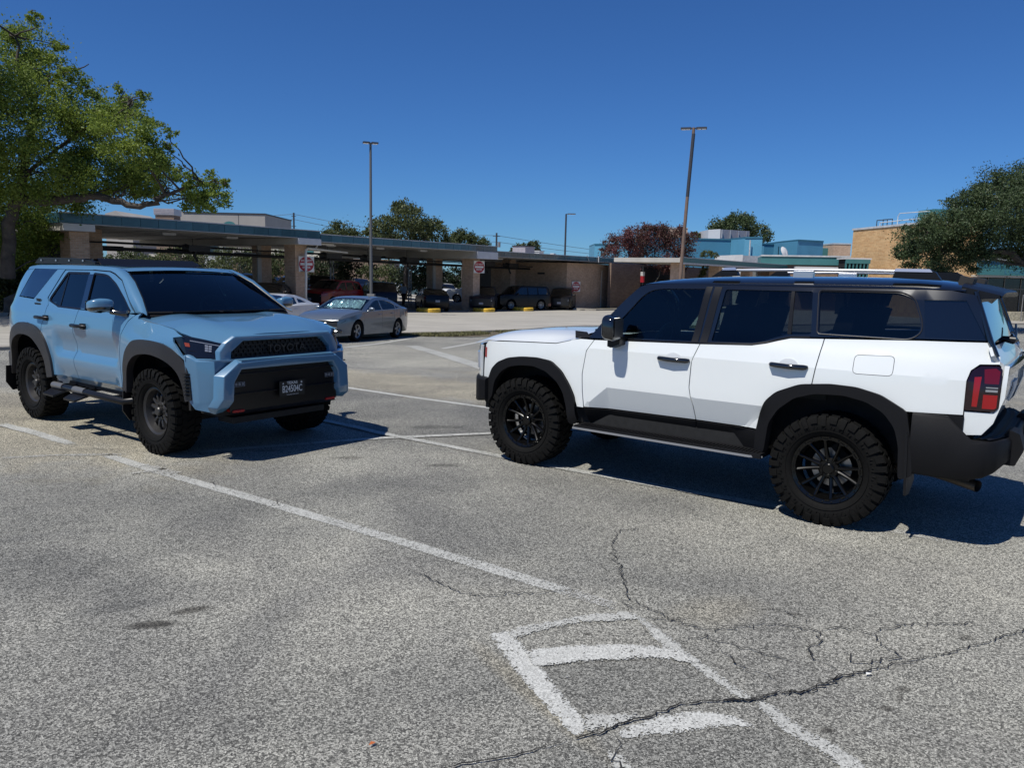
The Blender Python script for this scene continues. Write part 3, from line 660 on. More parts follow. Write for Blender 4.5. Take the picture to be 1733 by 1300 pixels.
    P1('wheel_arch_flare',rnd([(-.875,.50),(-.88,.66),(-.905,.80),(-.95,.92),(-1.03,1.0),(-1.20,1.075),(-1.42,1.10),(-1.60,1.095),(-1.77,1.055),(-1.95,.955),(-1.98,.80),(-2.02,.50),(-1.93,.46),(-1.915,.70),(-1.88,.83),(-1.80,.93),(-1.68,.995),(-1.52,1.025),(-1.32,1.015),(-1.17,.965),(-1.05,.86),(-.985,.74),(-.96,.50)],.035),FO,'black_plastic',W,center=cn_,thick=.06,gap=0)
    # greenhouse: black pillars with window openings
    wf=rnd([(.56,1.318),(.40,1.50),(.245,1.69),(.16,1.745),(.05,1.758),(-.375,1.768),(-.315,1.335)],[.02,.05,.05,.05,.03,.015,.015])
    wr=rnd([(-.445,1.345),(-.50,1.768),(-1.19,1.772),(-1.225,1.45),(-1.05,1.437),(-.94,1.40),(-.84,1.362),(-.72,1.352)],[.015,.015,.015,.015,.03,.03,.03,.02])
    wq=rnd([(-1.275,1.465),(-1.245,1.775),(-1.80,1.778),(-1.895,1.74),(-1.955,1.59),(-1.965,1.51),(-1.90,1.462)],[.02,.02,.04,.04,.03,.05,.04])
    wd_=[(-1.995,1.478),(-1.96,1.735),(-2.215,1.74),(-2.36,1.478)]
    P1('window_surround',[(.72,1.292),(.62,1.43),(.40,1.665),(.285,1.775),(.20,1.80),(-.5,1.812),(-2.10,1.812),(-2.27,1.78),(-2.405,1.47),(-1.98,1.46),(-1.33,1.43),(-1.08,1.417),(-.98,1.39),(-.90,1.365),(-.79,1.343),(-.36,1.323)],FG,'black_gloss',W,center=cn_,holes=[q[::-1] for q in (wf,wr,wq,wd_)],thick=.03)
    for nm,wp,mt in (('front_door_window',wf,'glass_side'),('rear_door_window',wr,'glass_dark'),('quarter_window',wq,'glass_dark'),('rear_side_window',wd_,'glass_black')):
        P1(nm,inset(wp if area(wp)>0 else wp[::-1],-.006),lambda x,z,sg=sg:(x,sg*(Yw(x,z)-.024),z),mt,W,center=cn_,rim=False,gap=0)
    # satin pillars and trims
    for pp in ([(-.335,1.325),(-.385,1.79),(-.325,1.79),(-.272,1.325)][::-1],[(-.345,1.325),(-.40,1.79),(-.468,1.79),(-.415,1.325)]):
        P1('door_pillar_trim',pp,lambda x,z,sg=sg:(x,sg*(Yw(x,z)-.008),z),'black_satin',W,center=cn_,gap=.003,thick=.01)
    P1('window_divider',[(-1.045,1.44),(-1.03,1.77),(-1.055,1.77),(-1.075,1.44)],lambda x,z,sg=sg:(x,sg*(Yw(x,z)-.014),z),'black_satin',W,center=cn_,gap=0,thick=.01)
    P1('belt_trim',[(.57,1.305),(-.35,1.333),(-.79,1.352),(-.90,1.374),(-.98,1.40),(-1.08,1.427),(-1.22,1.435),(-1.22,1.422),(-1.08,1.413),(-.98,1.386),(-.90,1.36),(-.79,1.338),(-.35,1.32),(.57,1.292)],lambda x,z,sg=sg:(x,sg*(Yw(x,z)-.003),z),'black_satin',W,center=cn_,gap=0,thick=.012)
    mb=MB(); ring=[(q[0],q[1]) for q in inset(wq if area(wq)>0 else wq[::-1],-.010)]; ring.append(ring[0])
    mb.tube([(x,sg*(Yw(x,z)-.008),z) for x,z in ring],.0045,6,cap=False); mb.build('window_trim','grey_plastic',W)
    # door handles, in a scooped cup
    for hx,hz in ((-.145,1.175),(-1.10,1.205)):
        mb=MB(); yy=Yw(hx,hz)
        mb.tube([(hx+.135,sg*(yy+.002),hz),(hx+.12,sg*(yy+.030),hz),(hx,sg*(yy+.040),hz-.004),(hx-.12,sg*(yy+.030),hz-.003),(hx-.135,sg*(yy+.002),hz-.003)],[.017,.022,.0205,.022,.017],10)
        mb.build('door_handle','black_gloss',W,smooth=60)
        mb=MB(); n=24
        ell=[(hx+.072*math.cos(a)*(1 if math.sin(a)<0 else 1),hz+.052*math.sin(a)) for a in [2*math.pi*i/n for i in range(n)]]
        mb.grid(lambda u,v:(hx+.075*u*math.cos(v),sg*(Yw(hx,hz)+.0035-.0*u),hz+.002+.052*u*math.sin(v)),[0.05,.5,.85,1.0],[2*math.pi*i/24 for i in range(25)])
        o=mb.build('handle_cup','handle_cup_white',W)
    # tail lamp
    tl=rnd([(-2.283,1.0),(-2.283,1.205),(-2.305,1.275),(-2.35,1.308),(-2.455,1.312),(-2.48,1.29),(-2.48,1.03),(-2.455,1.0)],.012)
    T=P1('tail_lamp',tl,lambda x,z,sg=sg:(x,sg*(Yw(x,z)+.010),z),'lens_dark',W,center=cn_,thick=.05,gap=.003)
    for nm,pp,mt,of in (('lamp_segment',[(-2.325,1.03),(-2.325,1.23),(-2.365,1.235),(-2.355,1.03)],'lens_red_b',.012),('lamp_segment',[(-2.385,1.02),(-2.385,1.115),(-2.465,1.115),(-2.465,1.03),(-2.45,1.02)],'lens_red_b',.012),('lamp_segment',[(-2.385,1.19),(-2.375,1.285),(-2.44,1.295),(-2.465,1.275),(-2.465,1.19)],'lens_red',.012),('lamp_segment',[(-2.395,1.135),(-2.395,1.15),(-2.463,1.15),(-2.463,1.135)],'lens_clear',.013),('lamp_segment',[(-2.395,1.16),(-2.395,1.168),(-2.463,1.168),(-2.463,1.16)],'lens_clear',.013)):
        P1(nm,pp,lambda x,z,sg=sg,of=of:(x,sg*(Yw(x,z)+of),z),mt,T,center=cn_,thick=.003,gap=0)
    # roof rails
    mb=MB(); mb.mi=0
    mb.tube([(-.50,sg*.66,1.925),(-1.1,sg*.665,1.935),(-1.77,sg*.66,1.935)],[.013]*3,10)
    mb.build('roof_rail','silver',W,smooth=60)
    for xa,xb,zz in ((-.36,-.52,.0),(-1.73,-2.02,.0)):
        mb=MB(); d=-1 if xa>-1 else 1
        if xa>-1: pr=[(-.33,1.868),(-.40,1.915),(-.44,1.942),(-.53,1.945),(-.56,1.88)]
        else: pr=[(-1.72,1.885),(-1.74,1.950),(-1.96,1.948),(-2.00,1.93),(-2.04,1.872)]
        mb.prism(pr,lambda p:(p[0],sg*.635,p[1]),lambda p:(p[0],sg*.69,p[1])); f_=mb.build('rail_foot','black_satin',W)
        mb=MB(); top=pr[2:4] if xa>-1 else pr[1:3]; mb.add([(top[0][0],sg*.636,top[0][1]+.004),(top[1][0],sg*.636,top[1][1]+.004),(top[1][0],sg*.69,top[1][1]+.004),(top[0][0],sg*.69,top[0][1]+.004),(top[0][0]+.02,sg*.695,top[0][1]-.018),(top[1][0]-.02,sg*.695,top[1][1]-.018)],[(0,1,2,3),(3,2,5,4)]); mb.build('rail_cap','silver',f_,smooth=0,fix=False)
    mb=MB(); mb.cbox((-1.08,sg*.662,1.90),(.15,.05,.05)); mb.build('rail_foot','silver',W)
    # side step, its board run on under the body to block a light gap
    mb=MB(); prof=[(.78,.935,.02),]
    mb.box((-.97,min(sg*.78,sg*1.06),.468),(.75,max(sg*.78,sg*1.06),.505))
    for i in range(56):
        x=-.93+i*.03
        if x<.70: mb.cbox((x,sg*.985,.508),(.014,.12,.010))
    st_=mb.build('side_step','black_plastic',W)
    mb=MB(); mb.add([(.76,sg*1.065,.49),(-.88,sg*1.065,.488),(-.98,sg*1.04,.49),(-.98,sg*1.04,.476),(-.88,sg*1.068,.470),(.76,sg*1.068,.472)],[(0,1,4,5),(1,2,3,4)]); mb.build('step_edge','grey_edge',st_,smooth=0,fix=False)
    # mud flap
    mb=MB(); mb.prism([(.96,.80),(1.0,.80),(1.0,.36),(.88,.35),(.70,.42),(.70,.75)],lambda p:(-1.955-.05*(.8-p[1]),sg*p[0],p[1]),lambda p:(-1.972-.05*(.8-p[1]),sg*p[0],p[1])); mb.build('mud_flap','black_satin',W)
    # mirror
    mb=MB()
    def mir(u,v,sg=sg):
        # rounded box by superellipse
        a=u*2*math.pi; b=(v-.5)*math.pi
        f=lambda t,e=.45: math.copysign(abs(t)**e,t)
        return (0.382+.064*f(math.cos(a))*f(math.cos(b),.5),sg*(1.075+.105*f(math.sin(a))*f(math.cos(b),.5)),1.412+.105*f(math.sin(b),.5)+.01*math.cos(a))
    mb.grid(mir,[i/28 for i in range(29)],[.001+i/12*.998 for i in range(13)])
    mi_=mb.build('side_mirror','black_gloss',W,smooth=50)
    mb=MB(); mb.prism([(.45,1.33),(.45,1.235),(.42,1.225),(.33,1.26),(.325,1.33)],lambda p:(p[0],sg*.90,p[1]),lambda p:(p[0],sg*1.03,p[1]+.01)); mb.build('mirror_arm','black_satin',mi_)
    mb=MB(); mb.add([(.315,sg*1.0,1.335),(.315,sg*1.15,1.335),(.315,sg*1.15,1.49),(.315,sg*1.0,1.49)],[(0,1,2,3)]); mb.build('mirror_glass','steel',mi_,smooth=0,fix=False)
# bonnet
def bonnet(u,v):
    # u -1..1 across, v 0 cowl .. 1 nose
    x=.80+v*(2.20-.80)-(.07*v)*abs(u)**2*1.5; 
    if v>.86: x=.80+v*1.40-.105*abs(u)**2
    half=Yw(min(x,1.93),1.205)*(1-.01)-.0; half=min(half,.93-.03*v)
    y=u*half
    ze=interp(x,[(.8,1.29),(.9,1.262),(1.05,1.226),(1.41,1.215),(1.93,1.195),(2.2,1.12)])
    zc=interp(x,[(.8,1.335),(1.1,1.335),(1.5,1.322),(1.8,1.295),(2.0,1.262),(2.1,1.225),(2.17,1.175),(2.22,1.12)])
    k=1-abs(u)**3.2
    return (x,y,ze+(zc-ze)*k+.012*(sst((abs(u)-.45)/.12)-sst((abs(u)-.8)/.15))*(1-v))
mb=MB(); mb.grid(bonnet,[-1+2*i/40 for i in range(41)],[0,.1,.2,.3,.4,.5,.6,.7,.76,.82,.87,.91,.94,.97,1]); mb.build('bonnet','white_paint',W,smooth=50)
# cowl and windscreen
def wsF(u,v,o=0): 
    x=(.70+.14*(1-u*u))*(1-v)+(.275+.07*(1-u*u))*v; y=u*((Yw(.70,1.30)-.02)*(1-v)+(Yw(.275,1.77)-.015)*v); z=1.295*(1-v)+(1.785+.03*(1-u*u))*v
    return (x+o,y,z)
mb=MB(); mb.grid(wsF,[-1+i/10 for i in range(21)],[i/8 for i in range(9)]); mb.build('windscreen','glass_front',W,smooth=60)
mb=MB(); mb.grid(lambda u,v:(.62+.14*(1-u*u)*(1-v)+v*(.34-.20*abs(u)**2.5),u*(.90),1.300+.03*(1-v)*0-.004*v+.035*(1-abs(u)**3)),[-1+i/10 for i in range(21)],[0,.5,1]); mb.build('cowl_panel','black_plastic',W)
for sg in(1,-1):
    mb=MB(); mb.add([(.93,sg*.80,1.345),(.66,sg*.885,1.30),(.86,sg*.905,1.285),(.80,sg*.80,1.34),(.74,sg*.86,1.315)],[(0,4,1,2),(0,3,4)]); mb.build('cowl_corner','black_plastic',W,smooth=0)
mb=MB()
for y0,y1 in ((.55,-.05),(-.1,-.6)): mb.tube([(.86,y0,1.345),(.80,(y0+y1)/2,1.375),(.79,y1,1.40)],.008,6)
mb.build('wiper','black_satin',W)
# roof
def roofF(u,v):
    x=.27-v*(2.20+.27)+.07*(1-u*u)*(1-v)**6
    half=Yw(x,1.80)-.012; zt=interp(x,[(-2.25,1.852),(-2.1,1.872),(-1.9,1.89),(-1.4,1.892),(-.6,1.882),(-.3,1.872),(0,1.852),(.15,1.835),(.28,1.795),(.36,1.785)])
    zs=interp(x,[(-2.3,1.795),(-2.1,1.81),(.2,1.80),(.3,1.78)])
    return (x,u*half,zs+(zt-zs)*(1-abs(u)**5)**.8 if abs(u)<1 else zs)
us=[-1,-.985,-.96,-.92,-.86,-.78,-.65,-.5,-.3,0,.3,.5,.65,.78,.86,.92,.96,.985,1]
mb=MB(); mb.grid(roofF,us,[0,.015,.03,.05,.08,.12,.18]+[.25+i*.75/12 for i in range(13)]); mb.build('roof','black_gloss',W,smooth=50)
mb=MB(); mb.grid(lambda u,v:(-2.17-v*(.24-.01*abs(u)**4),u*(.70-.03*v),1.866-.055*v-.03*abs(u)**6),[-1+i/10 for i in range(21)],[0,.3,.6,.85,1]); mb.grid(lambda u,v:(-2.41+.01*abs(u)**4+v*.16,u*(.67+.03*v),1.811-.03*abs(u)**6-.022-.012*v),[-1+i/10 for i in range(21)],[0,.5,1])
mb.grid(lambda u,v:(-2.41+.01*abs(u)**4-.012*math.sin(v*3.14),u*.67,1.811-.03*abs(u)**6-.022*v),[-1+i/10 for i in range(21)],[0,.5,1])
for sg in (1,-1): mb.add([(-2.17,sg*.70,1.836),(-2.40,sg*.67,1.781),(-2.40,sg*.67,1.759),(-2.2,sg*.70,1.745)],[(0,1,2,3)])
mb.build('roof_spoiler','black_satin',W,smooth=40,fix=True)
# rear
def rx(z): return interp(z,[(.80,2.35),(.92,2.43),(1.10,2.475),(1.318,2.48),(1.36,2.43),(1.47,2.385),(1.80,2.26)])
def rearF(y,z): 
    x0=rx(z); yy=Yw(-x0,z); return (-(x0+.02*max(0,1-(y/yy)**2)),y,z)
hw=.80
P1('tailgate',[(-hw,.86),(-hw,1.32),(-.86,1.38),(-.84,1.44),(.84,1.44),(.86,1.38),(hw,1.32),(hw,.86)],rearF,'white_paint',W,center=(0,0,1.2))
P1('rear_window',[(-.81,1.45),(-.71,1.79),(.71,1.79),(.81,1.45)],rearF,'glass_black',W,center=(0,0,1.2))
P1('tailgate_trim',[(-.78,1.24),(-.78,1.30),(.78,1.30),(.78,1.24)],rearF,'black_gloss',W,center=(0,0,1.2),off=.03,thick=.035)
P1('number_plate',[(-.16,1.0),(-.16,1.15),(.16,1.15),(.16,1.0)],rearF,'white_text',W,center=(0,0,1.2),off=.012,thick=.01)
mb=MB(); mb.tube([(-2.40,.16,1.46),(-2.47,.16,1.45),(-2.49,.10,1.45)],[.02,.03,.012],10); mb.tube([(-2.48,.16,1.45),(-2.46,-.2,1.48),(-2.43,-.5,1.54)],.008,6); mb.build('rear_wiper','black_satin',W)
for sg in(1,-1):
    mb=MB(); mb.tube([(-2.26,sg*.70,1.80),(-2.385,sg*.80,1.47),(-2.44,sg*.83,1.37)],[.016,.02,.012],8); mb.build('rear_pillar_trim','black_gloss',W)
def band(mb,path,z0,z1,inn=.06,top=True):
    n=len(path); pin=[]
    for i,p in enumerate(path):
        q=Vector(path[min(i+1,n-1)]);o_=Vector(path[max(i-1,0)]); d=(q-o_).normalized(); nn=Vector((-d.y,d.x)); pin.append(Vector(p)+nn*inn)
    vs=[]
    for i in range(n):
        a=path[i]; b=pin[i]; zb=z0[i] if isinstance(z0,list) else z0; zt=z1[i] if isinstance(z1,list) else z1
        e=.02; c=Vector(a)*(1-e/inn*.8)+b*(e/inn*.8)
        vs+=[(*c,zb),(*a,zb+e),(*a,zt-e),(*c,zt),(*b,zt),(*b,zb)]
    mb.add(vs,[(i*6+k,(i+1)*6+k,(i+1)*6+(k+1)%6,i*6+(k+1)%6) for i in range(n-1) for k in range(6)]+[tuple(range(6)),tuple(range((n-1)*6,n*6))])
bp=[(-1.985,.985),(-2.20,.985),(-2.36,.965),(-2.44,.93),(-2.50,.86),(-2.545,.74),(-2.57,.5),(-2.575,0)]
bp=bp+[(x,-y) for x,y in bp[-2::-1]]
mb=MB(); band(mb,bp,[.52]*2+[.53,.55,.58,.62,.64,.64,.64,.62,.58,.55,.53]+[.52]*2,[.955,.955,.80,.80,.80,.80,.80,.80,.80,.80,.80,.80,.80,.955,.955],.10)
mb.grid(lambda u,v:(-2.30-v*(.245-.09*abs(u)**4),u*.88,.812+.006*math.sin(v*25)),[-1+i/12 for i in range(25)],[i/12 for i in range(13)])
mb.build('rear_bumper','black_plastic',W,smooth=45)
for sg in (1,-1):
    F=lambda x,z,sg=sg:(x,sg*(Yw(x,z)+.014),z)
    P1('rear_cladding',[(-1.985,.95),(-1.985,.80),(-2.02,.56),(-2.29,.56),(-2.292,.958)],F,'black_plastic',W,center=(0,0,1),gap=0,thick=.04)
    mb=MB(); pr=rnd([(-2.50,.60),(-2.59,.60),(-2.635,.72),(-2.60,.83),(-2.54,.85),(-2.50,.80)],.012)
    mb.prism(pr,lambda p:(p[0],sg*.38,p[1]),lambda p:(p[0],sg*.60,p[1])); mb.build('bumper_block','black_plastic',W)
mb=MB(); mb.tube([(-1.75,.55,.48),(-2.1,.60,.47),(-2.22,.66,.465)],.035,12); mb.tube([(-2.15,.62,.47),(-2.40,.74,.45)],[.036,.042],14,cap=False); mb.build('exhaust_pipe','exhaust',W)
# front end
def noseF(y,z):
    return (interp(abs(y),[(0,2.255),(.4,2.235),(.65,2.18),(.80,2.09),(.88,1.99)])-.25*max(0,z-1.05)**1.5,y,z)
P1('front_panel',[(-.87,.80),(-.87,1.14),(.87,1.14),(.87,.80)],noseF,'white_paint',W,center=(0,0,1),step=.05,gap=0)
P1('grille',rnd([(-.5,.86),(-.5,1.06),(.5,1.06),(.5,.86)],.03),noseF,'black_satin',W,center=(0,0,1),off=.02,gap=0)
for sg in(1,-1):
    P1('headlamp',[(sg*.54,.88),(sg*.54,1.06),(sg*.82,1.06),(sg*.84,.90)],noseF,'lens_clear',W,center=(0,0,1),off=.02,gap=0)
    P1('side_marker_lamp',[(1.955,1.02),(1.955,1.12),(1.925,1.12),(1.925,1.02)],lambda x,z,sg=sg:(x,sg*(Yw(x,z)+.004),z),'lens_red_b',W,center=(0,0,1),thick=.01,gap=0)
fp=[(1.86,-.985),(1.96,-.955),(2.06,-.88),(2.18,-.72),(2.27,-.45),(2.30,0)]; fp=fp+[(x,-y) for x,y in fp[-2::-1]]
mb=MB(); band(mb,fp,[.60,.58]+[.56]*7+[.58,.60],.82,.12); mb.build('front_bumper','black_plastic',W)
mb=MB(); mb.box((1.90,-.45,.50),(2.28,.45,.57)); mb.build('skid_plate','steel',W)
# inner structure: solid dark core keeps panel gaps dark, plus axles and rails
def core_and_chassis(par,x0,x1,zc,wy=.62,wheel=1.425,hw_=.86,top=1.05,arch=.52):
    mb=MB(); mb.box((x0,-wy,zc),(x1,wy,top))
    for a,b in ((x0,-wheel-arch),(-wheel+arch,wheel-arch),(wheel+arch,x1)):
        for sg in(1,-1): mb.box((a,min(sg*wy,sg*hw_),zc),(b,max(sg*wy,sg*hw_),top-.001))
    for sg in (1,-1):
        for xw in (wheel,-wheel):
            mb.box((xw-arch,min(sg*wy,sg*hw_),top-.02),(xw+arch,max(sg*wy,sg*hw_),top+.02))
    mb.box((-1.5,-.5,.30),(-1.35,.5,.44)); mb.box((1.35,-.5,.30),(1.5,.5,.44))
    for sg in (1,-1): mb.box((-1.9,sg*.45-.05,.40),(1.9,sg*.45+.05,.52))
    return mb.build('underbody_core','underbody_core',par)
core_and_chassis(W,-2.35,1.90,.50)
mb=MB(); mb.mi=0
for y in (.40,-.40): seat(mb,-.15,y,.98)
for y in (.42,0,-.42): seat(mb,-1.05,y,1.0,.42)
for y in (.36,-.36): seat(mb,-1.75,y,1.08,.38)
mb.box((.35,-.80,1.05),(.78,.80,1.285)); mb.box((.05,-.12,1.0),(.5,.12,1.22)); mb.cbox((.34,-.02,1.33),(.03,.34,.18))
mb.build('seats_and_dashboard','interior',W)
mb=MB(); mb.lathe([(.17+.016*math.cos(a),.016*math.sin(a)) for a in [i*math.pi/3 for i in range(7)]],24,'x'); o=mb.build('steering_wheel','interior_tan',W); o.location=(.22,.40,1.28); o.rotation_euler=(0,rad(-20),0)
RND_F=lambda p: rnd(p,[.012 if min(q[1] for q in (p[i],))<.63 else .07 for i in range(len(p))],4)
# ------------------------------------------------------------ blue off-road vehicle
def Yb(x,z):
    y=.965
    w_=sst((x+.60+.30*(z-.58)/.3*0+ .0)/.10+.5)*sst((.80-x)/.12+.5)
    # body section: shoulder at 1.16, hollow above the sill, bulge on the lower doors
    if z>1.16: y-=.16*(z-1.16)
    elif z>.90: y-=.048*w_*sst((1.16-z)/.20)
    else:
        y-=.048*w_*(1-sst((.90-z)/.06))
        y-=.30*w_*max(0,.76-z)
    if x>.95 and z>1.16: y-=.42*(z-1.16)*sst((x-.95)/.35)
    if z>1.36: y-=.22*(z-1.36)+(.02 if z>1.38 else (z-1.36))
    if z>1.74: y-=2.0*(z-1.74)**2
    if x>1.3: y-=.06*(x-1.3)**2
    if x<-1.6: y-=.33*(-1.6-x)**2
    y+=.020*math.exp(-((x-1.45)/.50)**4-((z-.98)/.20)**4)+.020*math.exp(-((x+1.42)/.52)**4-((z-.98)/.20)**4)
    return y
B=root('off_road_vehicle','blue four door off-road vehicle with low black roof rack parked on the left','off-road vehicle',(-4.112,9.04,0),-.6473)
for x,y,sp,stt in ((1.425,-.80,.3,.0),(-1.425,-.80,.1,0),(1.425,.80,0,.0),(-1.425,.80,1,0)):
    add_wheel(B,x,y,.43,.285,.246,'method',sp,stt)
for sg in (-1,1):
    F=lambda x,z,sg=sg:(x,sg*Yb(x,z),z)
    FO=lambda x,z,sg=sg:(x,sg*(Yb(x,z)+.026-.10*max(0,x-1.75)),z)
    cn_=(0,0,1)
    P1('front_fender',[(1.142,1.392),(1.15,1.335),(1.45,1.31),(1.80,1.268),(1.90,1.236),(1.985,1.212),(1.86,1.192),(2.01,1.035),(2.06,1.04),(2.06,.98),(1.99,1.02),(1.90,1.07),(1.74,1.125),(1.54,1.14),(1.38,1.14),(1.20,1.12),(1.05,1.0),(.99,.85),(.96,.62),(.905,.62),(.885,.80),(.885,1.0),(.925,1.17),(1.02,1.30),(1.10,1.37)],F,'blue_paint',B,center=cn_,step=.05)
    P1('front_door',[(1.10,1.37),(1.02,1.30),(.925,1.17),(.885,1.0),(.885,.80),(.905,.62),(-.165,.60),(-.17,.87),(-.17,1.14),(-.08,1.33),(-.075,1.372),(1.0,1.378)],F,'blue_paint',B,center=cn_,step=.05)
    P1('rear_door',[(-.075,1.372),(-.08,1.33),(-.17,1.14),(-.17,.87),(-.165,.60),(-.72,.60),(-.76,.78),(-.84,.95),(-.96,1.08),(-.92,1.20),(-.86,1.36),(-.93,1.44),(-.62,1.378)],F,'blue_paint',B,center=cn_,step=.05)
    P1('quarter_panel',[(-.93,1.44),(-.86,1.36),(-.92,1.20),(-.96,1.08),(-1.10,1.14),(-1.30,1.165),(-1.52,1.15),(-1.70,1.07),(-1.84,.92),(-1.90,.70),(-1.95,.55),(-2.20,.62),(-2.42,.75),(-2.42,1.0),(-2.38,1.25),(-2.25,1.42),(-2.05,1.62),(-1.85,1.78),(-1.60,1.80),(-1.79,1.46),(-1.33,1.445),(-.97,1.80),(-.775,1.80),(-.97,1.47)],F,'blue_paint',B,center=cn_,step=.06)
    P1('rear_side_window',[(-1.60,1.80),(-1.785,1.465),(-1.335,1.452),(-.975,1.80)],lambda x,z,sg=sg:(x,sg*(Yb(x,z)-.004),z),'glass_black',B,center=cn_,gap=.003)
    # sill
    P1('door_sill',[(.98,.615),(-.72,.595),(-.70,.50),(.97,.52)],lambda x,z,sg=sg:(x,sg*(Yb(x,z)-.02-.5*max(0,.60-z)),z),'blue_paint',B,center=cn_,gap=0)
    # flares
    P1('wheel_arch_flare',RND_F([(.955,.60),(.985,.85),(1.045,1.005),(1.20,1.128),(1.38,1.15),(1.54,1.15),(1.74,1.135),(1.91,1.078),(2.03,.985),(2.085,.86),(2.10,.62),(2.02,.60),(2.0,.72),(1.955,.85),(1.87,.93),(1.75,.985),(1.56,1.015),(1.40,1.01),(1.24,.98),(1.12,.90),(1.05,.78),(1.03,.58)]),FO,'grey_plastic',B,center=cn_,thick=.07,gap=0,step=.05,smooth=50)
    P1('wheel_arch_flare',RND_F([(-.68,.58),(-.72,.78),(-.82,.96),(-.94,1.09),(-1.09,1.15),(-1.30,1.175),(-1.53,1.16),(-1.72,1.08),(-1.87,.93),(-1.94,.70),(-2.0,.52),(-1.90,.50),(-1.86,.68),(-1.80,.84),(-1.70,.95),(-1.53,1.02),(-1.32,1.03),(-1.14,1.0),(-.98,.90),(-.87,.76),(-.83,.56)]),FO,'grey_plastic',B,center=cn_,thick=.07,gap=0,step=.05,smooth=50)
    for i in range(7):     # vents behind the corner of the bumper
        mb=MB(); z_=.66+i*.033; mb.box((2.03,min(sg*.90,sg*.952),z_),(2.085,max(sg*.90,sg*.952),z_+.012)); mb.build('flare_vent','black_satin',B)
    # greenhouse
    wf=rnd([(.98,1.392),(.80,1.50),(.53,1.645),(.30,1.73),(.20,1.742),(-.035,1.752),(.035,1.385)],[.02,.05,.06,.05,.03,.012,.012])
    wr=rnd([(-.09,1.388),(-.155,1.755),(-.68,1.752),(-.905,1.455),(-.86,1.43),(-.60,1.388)],[.012,.012,.03,.03,.03,.03])
    fr=[(1.06,1.385),(.88,1.515),(.62,1.70),(.42,1.765),(.30,1.788),(-.10,1.798),(-.76,1.795),(-.955,1.475),(-.925,1.435),(-.62,1.378),(-.075,1.374),(1.0,1.378)]
    P1('door_frame',fr,lambda x,z,sg=sg:(x,sg*(Yb(x,z)-.003),z),'blue_paint',B,center=cn_,holes=[inset(q if area(q)>0 else q[::-1],-.022)[::-1] for q in (wf,wr)],step=.05)
    P1('window_trim',inset([p for p in wf][::(1 if area(wf)>0 else -1)],-.020),lambda x,z,sg=sg:(x,sg*(Yb(x,z)-.009),z),'black_satin',B,center=cn_,holes=[wf if area(wf)<0 else wf[::-1]],gap=0,step=.05)
    P1('window_trim',inset([p for p in wr][::(1 if area(wr)>0 else -1)],-.020),lambda x,z,sg=sg:(x,sg*(Yb(x,z)-.009),z),'black_satin',B,center=cn_,holes=[wr if area(wr)<0 else wr[::-1]],gap=0,step=.05)
    P1('door_pillar_trim',[(.03,1.385),(-.04,1.755),(-.15,1.755),(-.085,1.385)],lambda x,z,sg=sg:(x,sg*(Yb(x,z)-.001),z),'black_gloss',B,center=cn_,gap=0,thick=.01)
    for nm,wp,mt in (('front_door_window',wf,'glass_side2'),('rear_door_window',wr,'glass_dark')):
        P1(nm,inset(wp if area(wp)>0 else wp[::-1],-.008),lambda x,z,sg=sg:(x,sg*(Yb(x,z)-.017),z),mt,B,center=cn_,rim=False,gap=0)
    P1('window_divider',[(-.60,1.385),(-.655,1.755),(-.675,1.755),(-.625,1.385)],lambda x,z,sg=sg:(x,sg*(Yb(x,z)-.012),z),'black_satin',B,center=cn_,gap=0,thick=.01)
    # A pillar / roof side between door frame and windscreen
    mb=MB(); A=[(1.135,1.378),(1.06,1.387),(.88,1.518),(.62,1.704),(.42,1.770),(.30,1.792),(-.10,1.802),(-.76,1.80),(-.97,1.80),(-1.60,1.80),(-1.85,1.785)]
    Bq=[(1.27,.865,1.366),(1.20,.83,1.395),(1.0,.765,1.525),(.74,.70,1.685),(.52,.655,1.775),(.36,.64,1.825),(-.10,.655,1.845),(-.76,.65,1.85),(-.97,.65,1.85),(-1.60,.63,1.845),(-1.85,.61,1.83)]
    vs=[]
    for (x,z),(bx_,by_,bz_) in zip(A,Bq):
        a=Vector((x,Yb(x,z)-.004,z)); b=Vector((bx_,by_,bz_)); 
        for t in (0,.3,.6,.85,1): p=a.lerp(b,t); p+=Vector((0,.022,.028))*math.sin(t*3.14)*.8; vs.append((p.x,sg*p.y,p.z))
    mb.add(vs,[(i*5+k,i*5+k+1,i*5+6+k,i*5+5+k) for i in range(len(A)-1) for k in range(4)]); mb.build('roof_side','blue_paint',B,smooth=50)
    mb=MB(); mb.tube([(x,sg*(y-.004),z+.002) for x,y,z in Bq[:5]],.007,6); mb.tube([(a[0],sg*(Yb(*a)-.006),a[1]+.001) for a in A[:7]],.0035,6); mb.build('pillar_seal','black_satin',B)
    # handles
    for hx,hz in ((-.0,1.20),(-.93,1.245)):
        mb=MB(); yy=Yb(hx,hz)
        mb.tube([(hx+.15,sg*(yy+.004),hz),(hx+.13,sg*(yy+.035),hz),(hx,sg*(yy+.045),hz),(hx-.12,sg*(yy+.035),hz),(hx-.14,sg*(yy+.004),hz)],[.016,.020,.018,.020,.016],10)
        mb.cbox((hx+.10,sg*(yy+.012),hz),(.08,.03,.06)); mb.build('door_handle','black_satin',B,smooth=60)
    # mirror
    def mir(u,v,sg=sg):
        a=u*2*math.pi; b=(v-.5)*math.pi; f=lambda t,e: math.copysign(abs(t)**e,t)
        zz=1.452+.062*f(math.sin(b),.6); 
        return (.80+.085*f(math.cos(a),.75)*f(math.cos(b),.5)-.02*f(math.sin(a),.6)*1+ (.05 if 0 else 0),sg*(1.095+.115*f(math.sin(a),.6)*f(math.cos(b),.5)),zz+.012*math.cos(a))
